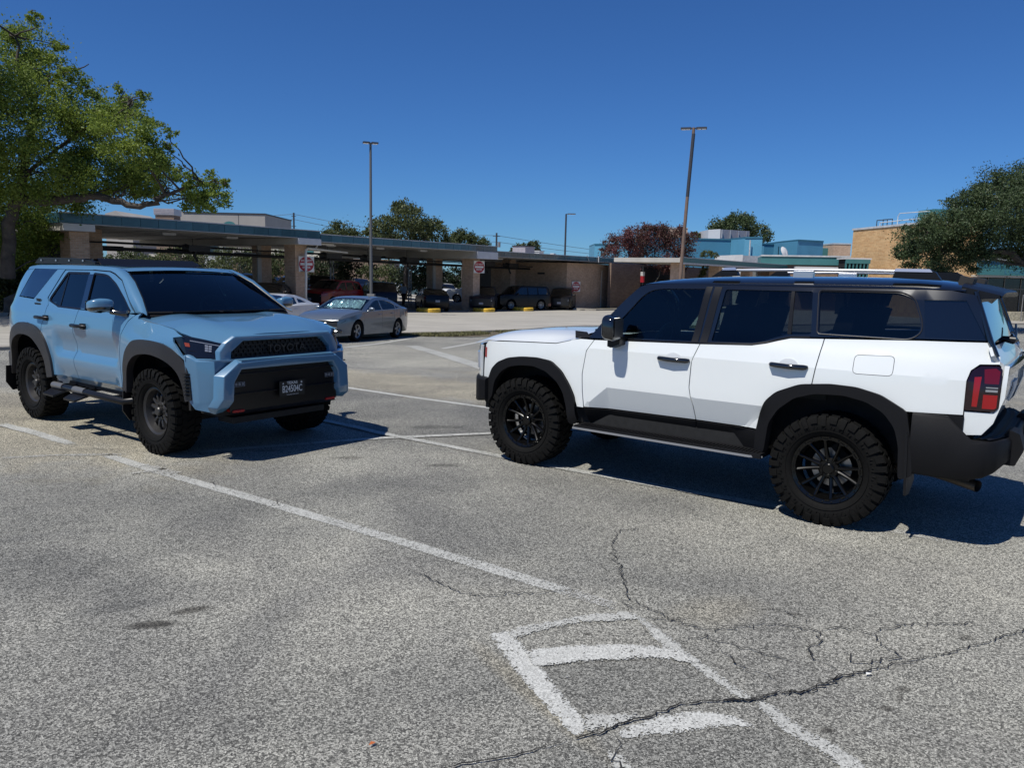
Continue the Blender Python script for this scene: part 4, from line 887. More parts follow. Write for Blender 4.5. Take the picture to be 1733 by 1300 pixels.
    mb=MB(); mb.grid(mir,[i/28 for i in range(29)],[.45+i/8*.549 for i in range(9)]); M_=mb.build('side_mirror','blue_paint',B,smooth=50)
    mb=MB(); mb.grid(mir,[i/28 for i in range(29)],[.001+i/6*.45 for i in range(7)]); mb.tube([(.86,sg*1.02,1.395),(.96,sg*.95,1.375),(1.0,sg*.92,1.38)],[.03,.028,.035],8)
    mb.grid(lambda u,v:(.712+.0*u,sg*(1.10+.10*u),1.45+.05*v),[-1,0,1],[-1,0,1]); mb.build('mirror_base','black_gloss',M_,smooth=50)
    # side step: tube with two hoop steps
    mb=MB(); mb.tube([(1.05,sg*.93,.50),(1.0,sg*1.00,.49),(-.55,sg*1.00,.495),(-.64,sg*.93,.50)],[.036]*4,14)
    for x in (.7,.05,-.4): mb.tube([(x,sg*.60,.50),(x,sg*1.0,.495)],.022,8)
    s_=mb.build('side_step','black_satin',B,smooth=50)
    for x in (.02,-.50):
        mb=MB(); mb.add([(x-.16,sg*.98,.475),(x+.20,sg*.98,.475),(x+.13,sg*1.12,.415),(x-.13,sg*1.12,.415),(x-.16,sg*.98,.455),(x+.20,sg*.98,.455),(x+.13,sg*1.12,.395),(x-.13,sg*1.12,.395)],[(0,1,2,3),(7,6,5,4),(0,4,5,1),(1,5,6,2),(2,6,7,3),(3,7,4,0)]); mb.build('step_tread','black_satin',s_)
        mb=MB(); mb.tube([(x-.12,sg*1.0,.497),(x+.14,sg*1.0,.497)],.0385,14,cap=False); mb.build('step_pad','grip',s_,smooth=60)
    for x0,xx in ((1.01,.02),(-1.93,-.04)):
        mb=MB(); mb.prism([(.82,.60),(1.01,.60),(1.02,.40),(.95,.29),(.80,.30)],lambda p:(x0-.03*(.7-p[1]),sg*p[0],p[1]),lambda p:(x0-.015-.03*(.7-p[1]),sg*p[0],p[1])); mb.build('mud_flap','black_satin',B)
    # ---- front corner, explicit facets
    K0=(2.06,.925,1.035);K1=(2.075,.915,.60);M0=(2.14,.878,.985);M1=(2.15,.862,.59)
    mb=MB(); T_=lambda p:(p[0],sg*p[1],p[2])
    pts=dict(a=(2.00,.905,1.045),b=K0,c=(2.09,.895,1.03),d=M0,e=K1,f=M1,g=(2.24,.75,.985),h=(2.255,.745,.60),i=(2.12,.86,1.012),j=(2.205,.70,1.002),k=(2.26,.72,.99),l=(2.11,.88,.53),m=(2.24,.78,.50),n=(2.02,.86,1.05))
    nm=list(pts); vs=[T_(pts[k]) for k in nm]; ix=lambda s_:tuple(nm.index(c) for c in s_)
    mb.add(vs,[ix('bdfe'),ix('dghf'),ix('cijgd'),ix('bcd'),ix('efl'),ix('fhml'),ix('ncb'),ix('nic')])
    o=mb.build('bumper_corner','blue_paint',B,smooth=0)
    bm=bmesh.new(); bm.from_mesh(o.data); ed=[e for e in bm.edges if len(e.link_faces)==2 and e.calc_face_angle()>.12]; bmesh.ops.bevel(bm,geom=ed,offset=.008,segments=2,affect='EDGES',profile=.6); bm.to_mesh(o.data); bm.free(); o.data.polygons.foreach_set('use_smooth',[True]*len(o.data.polygons)); o.data.set_sharp_from_angle(angle=rad(30))
    mb=MB(); mb.add([T_((2.262,.765,.985)),T_((2.262,.40,.985)),T_((2.262,.40,.57)),T_((2.262,.765,.57))],[(0,1,2,3)]); mb.build('bumper_backing','blue_paint',B,smooth=0)
    # chunky light hexagonal bumper frame
    out=[(2.30,.0,1.0),(2.30,.57,1.0),(2.275,.785,.855),(2.275,.795,.645),(2.25,.84,.56),(2.21,.79,.50)]
    fo=[(2.375,.0,.985),(2.375,.585,.972),(2.37,.735,.85),(2.37,.748,.635),(2.325,.785,.55),(2.25,.77,.49)]
    fi=[(2.365,.0,.905),(2.365,.545,.905),(2.36,.62,.79),(2.355,.63,.61),(2.32,.66,.545),(2.25,.68,.50)]
    bi=[(2.29,.0,.895),(2.29,.53,.895),(2.285,.60,.785),(2.28,.61,.60),(2.25,.64,.55),(2.22,.66,.51)]
    mb=MB(); vs=[T_(p) for L in (out,fo,fi,bi) for p in L]; n=6
    mb.add(vs,[(r*n+i,r*n+i+1,(r+1)*n+i+1,(r+1)*n+i) for r in range(3) for i in range(n-1)])
    o=mb.build('bumper_frame','blue_paint',B,smooth=0)
    bm=bmesh.new(); bm.from_mesh(o.data); ed=[e for e in bm.edges if len(e.link_faces)==2 and e.calc_face_angle()>.2]; bmesh.ops.bevel(bm,geom=ed,offset=.010,segments=3,affect='EDGES',profile=.5); bm.to_mesh(o.data); bm.free(); o.data.polygons.foreach_set('use_smooth',[True]*len(o.data.polygons)); o.data.set_sharp_from_angle(angle=rad(30))
    # grille frame
    out=[(2.255,0,1.222),(2.255,.565,1.222),(2.225,.655,1.155),(2.20,.715,1.075),(2.215,.72,.985)]
    fo=[(2.285,0,1.212),(2.285,.555,1.212),(2.262,.64,1.15),(2.245,.695,1.07),(2.25,.70,.985)]
    fi=[(2.285,0,1.168),(2.285,.47,1.168),(2.262,.585,1.065),(2.26,.59,.985),(2.26,.59,.975)]
    bi=[(2.20,0,1.155),(2.20,.46,1.155),(2.18,.57,1.055),(2.18,.575,.985),(2.18,.575,.975)]
    mb=MB(); vs=[T_(p) for L in (out,fo,fi,bi) for p in L]; n=5
    mb.add(vs,[(r*n+i,r*n+i+1,(r+1)*n+i+1,(r+1)*n+i) for r in range(3) for i in range(n-1)])
    o=mb.build('grille_frame','blue_paint',B,smooth=0)
    bm=bmesh.new(); bm.from_mesh(o.data); ed=[e for e in bm.edges if len(e.link_faces)==2 and e.calc_face_angle()>.2]; bmesh.ops.bevel(bm,geom=ed,offset=.008,segments=3,affect='EDGES',profile=.5); bm.to_mesh(o.data); bm.free(); o.data.polygons.foreach_set('use_smooth',[True]*len(o.data.polygons)); o.data.set_sharp_from_angle(angle=rad(30))
    # headlamp: quad set into the corner
    def onp(u,v,o=.004):   # u along lamp 0 outer..1 inner, v 0 bottom ..1 top
        a=Vector((2.03,.898,1.022)).lerp(Vector((2.215,.70,1.0)),u); b=Vector((1.95,.900,1.218)).lerp(Vector((2.205,.655,1.150)),u); p=a.lerp(b,v); nrm=Vector((.70,.70,.15)).normalized(); p=p+nrm*(o+.012*math.sin(u*3.14)); return (p.x,sg*p.y,p.z)
    mb=MB(); mb.grid(lambda u,v:onp(u,v,0),[i/8 for i in range(9)],[0,.5,1]); tip=[T_((1.86,.922,1.193)),onp(0,1,0),onp(0,.5,0),onp(0,0,0),T_((1.95,.915,1.10))]; mb.add(tip,[(0,1,2,3,4)])
    mb.add([onp(0,0,0),onp(1,0,0),T_((2.18,.60,1.0)),T_((1.95,.80,1.0)),onp(0,1,0),onp(1,1,0),T_((2.1,.55,1.13)),T_((1.90,.80,1.2))],[(0,1,2,3),(4,5,6,7)])
    H_=mb.build('headlamp','lamp_black',B,smooth=0)
    for nm_,u0,u1,v0,v1,mt,dz in (('indicator',.03,.17,.50,.68,'lens_amber',.006),('lamp_reflector',.60,.80,.38,.78,'lens_clear',.006),('lamp_bar',.20,1,.80,.84,'lens_clear',.008),('lamp_bar',.10,1,.30,.33,'black_satin',.008)):
        mb=MB()
        if nm_=='lamp_reflector':
            for k in range(3):
                for q in range(2): mb.add([onp(u0+.1*q,v0+.13*k,dz),onp(u0+.1*q+.085,v0+.13*k,dz),onp(u0+.1*q+.085,v0+.13*k+.10,dz),onp(u0+.1*q,v0+.13*k+.10,dz)],[(0,1,2,3)])
        else: mb.add([onp(u0,v0,dz),onp(u1,v0,dz),onp(u1,v1,dz),onp(u0,v1,dz)],[(0,1,2,3)])
        mb.build(nm_,mt,H_,smooth=0,fix=False)
    # fog lamps, tow hooks
    mb=MB(); mb.box((2.297,min(sg*.48,sg*.60),.735),(2.305,max(sg*.48,sg*.60),.78)); FL=mb.build('fog_lamp','lamp_black',B)
    mb=MB()
    for k in range(3): mb.box((2.306,min(sg*(.49+k*.035),sg*(.515+k*.035)),.745),(2.309,max(sg*(.49+k*.035),sg*(.515+k*.035)),.77))
    for yy in (.48,.594): mb.box((2.306,min(sg*yy,sg*(yy+.006)),.737),(2.310,max(sg*yy,sg*(yy+.006)),.778))
    for zz in (.735,.776): mb.box((2.306,min(sg*.48,sg*.60),zz),(2.309,max(sg*.48,sg*.60),zz+.004))
    mb.build('fog_lamp_element','lens_clear',FL)
    mb=MB(); mb.tube([(2.20,sg*.50,.50),(2.30,sg*.50,.50),(2.30,sg*.60,.50),(2.20,sg*.60,.50)],.014,8); mb.build('tow_hook','red_paint',B)
# bonnet
def HB(x,y):
    zc=interp(x,[(1.10,1.365),(1.3,1.368),(1.6,1.352),(1.9,1.315),(2.1,1.278),(2.2,1.252),(2.26,1.232),(2.30,1.21)])
    ze=interp(x,[(1.10,1.340),(1.2,1.332),(1.8,1.272),(1.98,1.212),(2.1,1.175),(2.2,1.135),(2.28,1.10)]); ed=interp(x,[(1.1,.887),(1.8,.887),(1.98,.845),(2.2,.645),(2.28,.62)])
    s_=min(1.2,abs(y)/ed); z=ze+(zc-ze)*(1-s_**4)
    ridge=interp(x,[(1.1,.40),(2.25,.52)]); z+=.016*sst((abs(y)-ridge+.09)/.18)*(1-sst((s_-.62)/.36))*(1-sst((x-1.7)/.5))*sst((x-1.1)/.15)
    return z
P1('bonnet',rnd([(1.12,.885),(1.12,0),(1.12,-.885),(1.16,-.887),(1.45,-.889),(1.80,-.886),(1.90,-.875),(2.0,-.835),(2.195,-.645),(2.255,-.565),(2.272,0),(2.255,.565),(2.195,.645),(2.0,.835),(1.90,.875),(1.80,.886),(1.45,.889),(1.16,.887)],.01),lambda x,y:(x,y,HB(x,y)),'blue_paint',B,center=(1.7,0,.5),step=.05)
# windscreen
def wsb(u,v):
    a=(1.20+.10*(1-u*u),u*.815,1.385+.0*u); b=(.40+.05*(1-u*u),u*.635,1.795+.022*(1-u*u)); p=[a[i]*(1-v)+b[i]*v for i in range(3)]
    p[2]+=.022*math.sin(v*3.14)*1; return tuple(p)
mb=MB(); mb.grid(wsb,[-1+i/10 for i in range(21)],[i/10 for i in range(11)]); WS=mb.build('windscreen','glass_front2',B,smooth=60)
mb=MB(); mb.grid(lambda u,v:(wsb(u,0)[0]+.02-.03*v,wsb(u,0)[1]*(1+.02),1.352+.03*v),[-1+i/10 for i in range(21)],[0,1]); 
mb.grid(lambda u,v:tuple(Vector(wsb(u,.03*v))+Vector((.004,0,.004))),[-1+i/10 for i in range(21)],[0,1]); mb.build('cowl_panel','black_plastic',B)
def onws(u,v,o=.004): p=Vector(wsb(u,v)); return tuple(p+Vector((.45,0,.89))*o)
mb=MB(); mb.add([onws(.78,.10,-.004),onws(.90,.10,-.004),onws(.90,.20,-.004),onws(.78,.20,-.004)],[(0,1,2,3)]); mb.build('windscreen_sticker','sticker',WS,smooth=0,fix=False)
mb=MB(); mb.add([onws(.80,.93,-.004),onws(.90,.93,-.004),onws(.90,.965,-.004),onws(.80,.965,-.004)],[(0,1,2,3)]); mb.build('windscreen_sticker','sticker',WS,smooth=0,fix=False)
mb=MB(); mb.tube([(1.26,.55,1.398),(1.31,.1,1.402),(1.30,-.05,1.400)],.008,6); mb.tube([(1.30,-.1,1.402),(1.27,-.6,1.398)],.008,6); mb.build('wiper','black_satin',B)
mb=MB(); mb.lathe([(0,0),(.05,.0),(.06,.02),(.05,.035),(0,.04)],12,'x',(.42,-.02,1.70)); mb.build('inner_mirror','interior',B)
# roof skin
def rb(u,v):
    x=.455-v*2.30+.0; half=interp(x,[(-1.85,.61),(-1.6,.63),(-.97,.65),(-.10,.655),(.36,.64),(.5,.63)]); ze=interp(x,[(-1.85,1.83),(-1.6,1.845),(-.5,1.85),(-.10,1.845),(.36,1.822),(.455,1.795)])
    return (x-.0+.05*(1-u*u)*(1-v)**8-.0,u*half,ze+.022*(1-u*u))
mb=MB(); mb.grid(rb,[-1+i/10 for i in range(21)],[0,.02,.04,.07,.1,.15]+[.2+.08*i for i in range(11)]); mb.build('roof','blue_paint',B,smooth=50)
mb=MB(); mb.grid(lambda u,v:(.20-v*.62,u*.50,rb(u*.76,(.455-.20+v*.62)/2.30)[2]+.004),[-1+i/5 for i in range(11)],[i/4 for i in range(5)]); mb.build('sunroof','glass_black',B,smooth=60)
# roof rack
mb=MB()
for sg in(1,-1):
    mb.prism([(-.22,1.862),(-.35,1.905),(-.95,1.935),(-1.72,1.935),(-1.86,1.865),(-1.80,1.862),(-1.70,1.885),(-.40,1.880)],lambda p:(p[0],sg*.64,p[1]),lambda p:(p[0],sg*.60,p[1]))
    mb.box((-1.80,min(sg*.60,sg*.645),1.862),(-.25,max(sg*.60,sg*.645),1.888))
for k in range(7): mb.box((-1.70+.21*k,-.60,1.900),(-1.64+.21*k,.60,1.925))
RK=mb.build('roof_rack','black_satin',B)
mb=MB(); mb.add([(-.20,-.60,1.862),(-.20,.60,1.862),(-.34,.58,1.932),(-.34,-.58,1.932),(-.36,-.58,1.92),(-.36,.58,1.92)],[(0,1,2,3),(3,2,5,4)]); mb.build('rack_fairing','black_satin',RK,smooth=0)
for sg in(1,-1):
    for x in (-1.66,-1.25,-.9,-.55):
        mb=MB(); mb.box((x,min(sg*.646,sg*.652),1.892),(x+.03,max(sg*.646,sg*.652),1.912)); mb.build('rack_bracket','silver',RK)
# grille with its letters and lower black panel
mb=MB(); mb.add([(2.205,-.60,.96),(2.205,.60,.96),(2.205,.60,1.17),(2.205,-.60,1.17)],[(0,1,2,3)])
for i in range(22):
    for j in range(5):
        y=-.56+i*.0535+(j%2)*.026; z=.985+j*.037
        mb.box((2.205,y-.021,z-.011),(2.222,y+.021,z-.004)); mb.box((2.205,y-.021,z-.004),(2.222,y-.016,z+.016))
G_=mb.build('grille','grille_black',B)
text_mesh('TOYOTA',.105,'grille_lettering','grille_text',G_,frame(Vector((2.232,.06,1.068)),(0,1,0),(0,0,1)),depth=.006,bold=.0015,sx=1.05)
mb=MB(); mb.add([(2.295,-.64,.50),(2.295,.64,.50),(2.295,.62,.91),(2.295,-.62,.91),(2.24,-.58,.455),(2.24,.58,.455)],[(0,1,2,3),(4,5,1,0)]); mb.box((2.293,-.60,.845),(2.335,.60,.855)); mb.box((2.293,-.60,.66),(2.330,.60,.668))
mb.build('lower_grille','lamp_black2',B,smooth=0)
P1('bumper_ledge',[(2.05,-.88),(2.12,-.872),(2.245,-.745),(2.30,-.58),(2.37,-.55),(2.37,.55),(2.30,.58),(2.245,.745),(2.12,.872),(2.05,.88),(2.05,.5),(2.05,-.5)],lambda x,y:(x,y,.990+.010*(2.38-x)/.16),'blue_paint',B,center=(2.3,0,0),gap=0,thick=.02)
# number plate
mb=MB(); mb.box((2.338,-.135+.02,.590),(2.345,.17+.02,.745)); NP=mb.build('number_plate','black_plate',B)
text_mesh('TEXAS',.038,'plate_lettering','white_text',NP,frame(Vector((2.3465,.037,.722)),(0,1,0),(0,0,1)),depth=.0006,bold=.0008,sx=1.15)
text_mesh('B24504C',.098,'plate_lettering','white_text',NP,frame(Vector((2.3465,.037,.660)),(0,1,0),(0,0,1)),depth=.0006,bold=.001,sx=.66)
text_mesh('THE LONE STAR STATE',.014,'plate_lettering','white_text',NP,frame(Vector((2.3465,.037,.604)),(0,1,0),(0,0,1)),depth=.0005,sx=1)
mb=MB(); st=[(.013*(1 if k%2==0 else .42)*math.cos(k*math.pi/5+math.pi/2),.013*(1 if k%2==0 else .42)*math.sin(k*math.pi/5+math.pi/2)) for k in range(10)]
mb.add([(2.3467,-.072+p[0],.720+p[1]) for p in st],[tuple(range(10))]); tx=[(-.012,.002),(-.004,.002),(-.004,.012),(.003,.012),(.003,.004),(.012,.003),(.012,-.004),(.005,-.012),(.002,-.014),(-.002,-.005),(-.006,-.006)]
mb.add([(2.3467,.148+p[0],.722+p[1]) for p in tx],[tuple(range(11))]); mb.build('plate_emblem','white_text',NP,smooth=0,fix=False)
# badge on the rear pillar
text_mesh('TRD',.055,'badge','black_satin',B,frame(Vector((-1.17,-(Yb(-1.17,1.43)+.004),1.43)),(1,0,0),(0,0,1)),depth=.002,bold=.002,sx=1.3)
text_mesh('OFFROAD',.026,'badge','black_satin',B,frame(Vector((-1.17,-(Yb(-1.17,1.39)+.004),1.392)),(1,0,0),(0,0,1)),depth=.002,bold=.001,sx=1.35)
# rear closing and underside
def rbk(y,z):
    xx=interp(z,[(.6,2.30),(1.0,2.40),(1.25,2.38),(1.42,2.25),(1.62,2.05),(1.78,1.85)]); return (-(xx+.07*max(0,1-(y/.8)**2)),y,z)
P1('tailgate',[(-.70,.60),(-.72,1.2),(-.68,1.36),(.68,1.36),(.72,1.2),(.70,.60)],rbk,'blue_paint',B,center=(0,0,1))
P1('rear_window',[(-.68,1.37),(-.58,1.79),(.58,1.79),(.68,1.37)],rbk,'glass_black',B,center=(0,0,1))
for sg in(1,-1):
    P1('tail_lamp',[(-2.36,1.0),(-2.44,1.0),(-2.44,1.24),(-2.38,1.26)],lambda x,z,sg=sg:(x,sg*(Yb(x,z)+.012),z),'lens_red',B,center=(0,0,1),gap=0,thick=.03)
bp=[(-1.95,.90),(-2.2,.88),(-2.38,.80),(-2.48,.62),(-2.52,0)]; bp=bp+[(x,-y) for x,y in bp[-2::-1]]
mb=MB(); band(mb,bp,.52,.76,.10); mb.build('rear_bumper','grey_plastic',B)
mb=MB(); mb.grid(lambda u,v:(-1.83-v*.16,u*.60,1.852-.02*v-.012*abs(u)**3),[-1+i/5 for i in range(11)],[0,.5,1]); mb.grid(lambda u,v:(-1.99,u*.60,1.832-.05*v-.012*abs(u)**3),[-1+i/5 for i in range(11)],[0,1]); mb.build('roof_spoiler','blue_paint',B)
core_and_chassis(B,-2.2,1.98,.50,hw_=.85,top=1.0)
mb=MB(); mb.box((1.9,-.70,.45),(2.20,.70,.94)); mb.box((1.95,-.55,.36),(2.2,.55,.42)); mb.build('radiator_and_guard','underbody_core',B)
mb=MB()
for y in (.40,-.40): seat(mb,-.05,y,.98)
for y in (.42,0,-.42): seat(mb,-.95,y,1.0,.42)
mb.box((.55,-.76,1.05),(1.12,.76,1.33)); mb.build('seats_and_dashboard','interior',B)
mb=MB(); mb.lathe([(.18+.016*math.cos(a),.016*math.sin(a)) for a in [i*math.pi/3 for i in range(7)]],24,'x'); o=mb.build('steering_wheel','interior_tan',B); o.location=(.45,.38,1.36); o.rotation_euler=(0,rad(-22),0)
# ------------------------------------------------------------ buildings and canopies
def brick_mat(name,c1,c2,mortar,bw=.22,rh=.075):
    m_=bpy.data.materials.new(name); m_.use_nodes=True; t=m_.node_tree; b=t.nodes['Principled BSDF']; L=t.links.new; N=t.nodes.new
    tc=N('ShaderNodeTexCoord'); s=N('ShaderNodeSeparateXYZ'); L(tc.outputs['Object'],s.inputs[0]); a=N('ShaderNodeMath'); a.operation='ADD'; L(s.outputs[0],a.inputs[0]); L(s.outputs[1],a.inputs[1])
    c=N('ShaderNodeCombineXYZ'); L(a.outputs[0],c.inputs[0]); L(s.outputs[2],c.inputs[1])
    k=N('ShaderNodeTexBrick'); k.inputs['Scale'].default_value=1; k.inputs['Brick Width'].default_value=bw; k.inputs['Row Height'].default_value=rh; k.inputs['Mortar Size'].default_value=.008
    k.inputs['Color1'].default_value=(*c1,1); k.inputs['Color2'].default_value=(*c2,1); k.inputs['Mortar'].default_value=(*mortar,1); L(c.outputs[0],k.inputs['Vector'])
    n=N('ShaderNodeTexNoise'); n.inputs['Scale'].default_value=.8; n.inputs['Detail'].default_value=5; L(tc.outputs['Object'],n.inputs['Vector'])
    n2=N('ShaderNodeTexNoise'); n2.inputs['Scale'].default_value=5; n2.inputs['Detail'].default_value=3; mp=N('ShaderNodeMapping'); mp.inputs['Scale'].default_value=(1,1,2.6); L(c.outputs[0],mp.inputs[0]); L(mp.outputs[0],n2.inputs['Vector'])
    mr=N('ShaderNodeMapRange'); mr.inputs[3].default_value=.45; mr.inputs[4].default_value=1.5; ad=N('ShaderNodeMath'); ad.operation='ADD'; L(n.outputs[0],ad.inputs[0]); L(n2.outputs[0],ad.inputs[1]); ml=N('ShaderNodeMath'); ml.operation='MULTIPLY'; L(ad.outputs[0],ml.inputs[0]); ml.inputs[1].default_value=.5; L(ml.outputs[0],mr.inputs[0])
    x=N('ShaderNodeMix'); x.data_type='RGBA'; x.blend_type='MULTIPLY'; x.inputs[0].default_value=1; L(k.outputs[0],x.inputs[6]); L(mr.outputs[0],x.inputs[7]); L(x.outputs[2],b.inputs['Base Color']); b.inputs['Roughness'].default_value=.85; return m_
MT['brick_brown']=brick_mat('brown_brick',(.42,.26,.165),(.54,.36,.24),(.47,.40,.32))
MT['brick_orange']=brick_mat('buff_orange_brick',(.50,.28,.115),(.62,.40,.19),(.55,.42,.26),.45,.12)
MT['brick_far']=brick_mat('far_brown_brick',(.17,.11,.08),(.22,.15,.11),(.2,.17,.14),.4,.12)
MT['teal_tile']=mat('teal_glazed_tile',(.026,.078,.10),.25,coat=.5,nscale=1.3,namp=.25)
MT['teal_tile_b']=mat('teal_glazed_tile_pale',(.036,.10,.125),.25,coat=.5,nscale=1.3,namp=.2)
MT['soffit']=mat('soffit_plaster',(.42,.40,.36),.8,nscale=.7,namp=.16)
MT['white_block']=mat('white_concrete',(.55,.55,.55),.75,nscale=2,namp=.08)
MT['flashing']=mat('pale_flashing',(.45,.46,.47),.6,nscale=4,namp=.15)
MT['roofing']=mat('roof_membrane',(.40,.39,.37),.85,nscale=.8,namp=.15)
MT['pvc']=mat('white_pipe',(.62,.62,.60),.4)
MT['brick_far2']=mat('brown_shutter',(.14,.085,.06),.7)
MT['grey_pole']=mat('grey_pole',(.10,.105,.11),.45)
MT['dark_metal']=mat('dark_metal',(.02,.02,.022),.5)
MT['grey_metal']=mat('grey_metal',(.22,.22,.22),.5,metal=.3)
MT['sign_red']=mat('sign_red',(.36,.012,.022),.4); MT['sign_white']=mat('sign_white',(.70,.70,.66),.45,nscale=6,namp=.08)
MT['yellow_paint']=mat('yellow_kerb_paint',(.62,.38,.035),.65,nscale=5,namp=.35); 
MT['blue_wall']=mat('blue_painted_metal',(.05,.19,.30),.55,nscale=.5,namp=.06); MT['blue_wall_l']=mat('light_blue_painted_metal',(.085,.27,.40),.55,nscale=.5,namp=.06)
MT['blue_trim']=mat('blue_trim',(.03,.13,.20),.5)
MT['teal']=mat('teal_painted',(.045,.16,.165),.5,nscale=1,namp=.1)
MT['beige_wall']=mat('beige_render',(.33,.31,.285),.85,nscale=.4,namp=.07)
MT['cream_wall']=mat('cream_wall',(.5,.47,.40),.85,nscale=.4,namp=.07)
MT['window_dark']=mat('dark_window',(.01,.012,.015),.08,coat=.5)
MT['grey_box']=mat('grey_purple_metal',(.30,.28,.31),.6,nscale=3,namp=.1); MT['pale_box']=mat('pale_metal_box',(.52,.52,.53),.6)
MT['pole_brown']=mat('bronze_pole',(.17,.115,.085),.5,nscale=3,namp=.15); MT['pole_dark']=mat('dark_pole',(.035,.037,.045),.5)
MT['led']=mat('lamp_lens_white',(.75,.77,.8),.3)
MT['concrete_base']=mat('stained_concrete',(.33,.30,.22),.85,nscale=6,namp=.45,bump=.3,bscale=30)
MT['bluegrey']=mat('blue_grey_panel',(.12,.15,.155),.6)
def lbox(name,lo,hi,m_,par,bev=0): mb=MB(); mb.box(lo,hi); return mb.build(name,m_,par,smooth=0,fix=False)
CAN=root('canopy','long drive-through canopy with teal tiled fascia and brick columns','canopy',(P0.x,P0.y,0),math.atan2(.8,.6))
segs=[(-27.8,-14.60,3.58,3.98),(-14.58,1.02,3.44,3.82),(1.04,25.3,3.15,3.50)]
tile_me=None
def add_shared(o,loc,par,name=None,rz=0,sc=None):
    c=o.copy(); C.objects.link(c); c.parent=par; c.location=loc; c.rotation_euler=(0,0,rz)
    if sc: c.scale=sc
    return c
for s0,s1,zb,zt in segs:
    lbox('roof_slab',(s0,-.84,zb+.02),(s1,16,zt-.05),'soffit',CAN); 
    lbox('roof_deck',(s0,-.84,zt-.048),(s1,16,zt-.02),'roofing',CAN)
    lbox('roof_flashing',(s0-.02,-.96,zt),(s1,-.80,zt+.045),'flashing',CAN)
    lbox('fascia_backing',(s0,-.90,zb+.01),(s1,-.845,zt-.002),'dark_metal',CAN)
    lbox('soffit_edge',(s0,-.935,zb-.015),(s1,-.70,zb+.0095),'flashing',CAN)
    n=int((s1-s0)/.78); wd2=(s1-s0)/n; h=zt-zb-.03
    base=lbox('fascia_tile',(0,-.03,0),(wd2-.016,0,h),'teal_tile',CAN); base.location=(s0+.008,-.903,zb+.02)
    b2=lbox('fascia_tile',(0,-.034,0),(wd2-.016,0,h),'teal_tile_b',CAN); b2.location=(s0+wd2+.008,-.903,zb+.02)
    rr_=random.Random(3)
    for i in range(2,n): add_shared(base if rr_.random()<.55 else b2,(s0+i*wd2+.008,-.903,zb+.02),CAN)
    # ribs under the slab
    k=int((s1-s0)/2.6)
    for i in range(1,k): lbox('soffit_joint',(s0+i*(s1-s0)/k-.02,-.6,zb-.012),(s0+i*(s1-s0)/k+.02,15.9,zb+.018),'flashing',CAN)
    lbox('end_fascia',(s0-.03,-.90,zb),(s0,16,zt-.003),'teal_tile',CAN); lbox('end_fascia',(s1-.001,-.90,zb),(s1+.012,16,zt-.003),'teal_tile',CAN)
# deep cross beams with white heads
for s0,s1,zb,zt in ((-27.75,-26.5,3.28,3.58),(-16.1,-14.6,3.24,3.58),(-1.27,1.0,2.94,3.44)):
    lbox('cross_beam',(s0,-.95,zb),(s1,15.5,zt-.002),'soffit',CAN)
    lbox('beam_head',(s0-.005,-1.02,zb-.004),(s1+.005,-.951,zt-.02),'white_block',CAN)
for s0,s1,y0,y1,zt in ((-27.1,-26.3,.0,.95,3.3),(-15.55,-14.80,0,.95,3.24),(-.47,.25,.0,1.05,2.94),(-24.95,-24.2,3.3,4.2,3.58),(-14.9,-14.2,4.0,4.9,3.4),(-.02,.75,4.0,4.9,3.3),(9.1,9.8,4.0,4.9,3.2),(-27.1,-26.3,12.5,13.4,3.5)):
    zb=hgt(*CP((s0+s1)/2,-y0)[:2])-.1; lbox('brick_column',(s0,y0,zb),(s1,y1,zt),'brick_brown',CAN)
for s in (-15.2,-.35): lbox('column_panel',(s,3.9,-1),(s+.25,3.995,3.3),'soffit',CAN)
# service pipes below the soffit
mb=MB(); mb.tube([(-28,3.4,2.75),(-14,3.4,2.62),(0,3.4,2.50),(11,3.4,2.42)],.09,8); mb.tube([(-28,3.1,3.0),(-14,3.1,2.9),(0,3.1,2.72),(11,3.1,2.6)],.04,6); mb.tube([(-28,8,3.2),(11,8,2.9)],.06,6)
for s in (-19.5,-10.5,-7.2,-3.6,5.0,8.0):
    z=2.62-.008*(s+14); 
    mb.tube([(s-.9,3.2,z+.25),(s-.5,3.2,z+.38),(s+.1,3.2,z+.25),(s,3.3,z-.15),(s+.2,3.3,z-.45)],.07,7); mb.box((s-.5,2.9,z+.05),(s+.7,3.6,z+.38))
    mb.tube([(s,3.4,3.4),(s,3.4,z)],.02,5)
mb.build('service_pipes','dark_metal',CAN)
for s in (-10.5,-7.2,-3.6):
    mb=MB(); a=[(s+.55+.16*math.cos(t),3.3,2.2+.16*math.sin(t)) for t in [i*.6283 for i in range(11)]]; mb.tube(a,.04,6); mb.build('hose_reel','dark_metal',CAN)
    mb=MB(); zb=hgt(*CP(s+.2,-3.4)[:2]); mb.tube([(s+.2,3.4,zb),(s+.2,3.4,2.5)],.05,8); mb.tube([(s+.42,3.4,zb),(s+.42,3.4,2.5)],.04,8); mb.build('steel_post','grey_metal',CAN)
for s,w_,zb in ((-21.5,2.2,3.57),(-18,2.2,3.57),(-11.5,2.0,3.43),(-7.5,2.0,3.43),(-3.5,2.0,3.43),(5,2,3.14),(-24,5,3.57),(-12.8,5.5,3.43)):
    mb=MB(); mb.box((s-.35,w_-.12,zb-.10),(s+.35,w_+.12,zb)); mb.box((s-.30,w_-.09,zb-.118),(s+.30,w_+.09,zb-.101),0); mb.build('ceiling_light','flashing',CAN)
for s in (-23.5,-20.0): lbox('hanging_sign_box',(s-.6,3.9,2.6),(s+.6,4.0,2.85),'dark_metal',CAN)
mb=MB(); mb.box((-16.6,3.9,2.66),(-15.3,4.1,2.80)); mb.box((-3.4,3.9,2.40),(-2.0,4.1,2.52)); mb.build('strip_light','white_block',CAN)
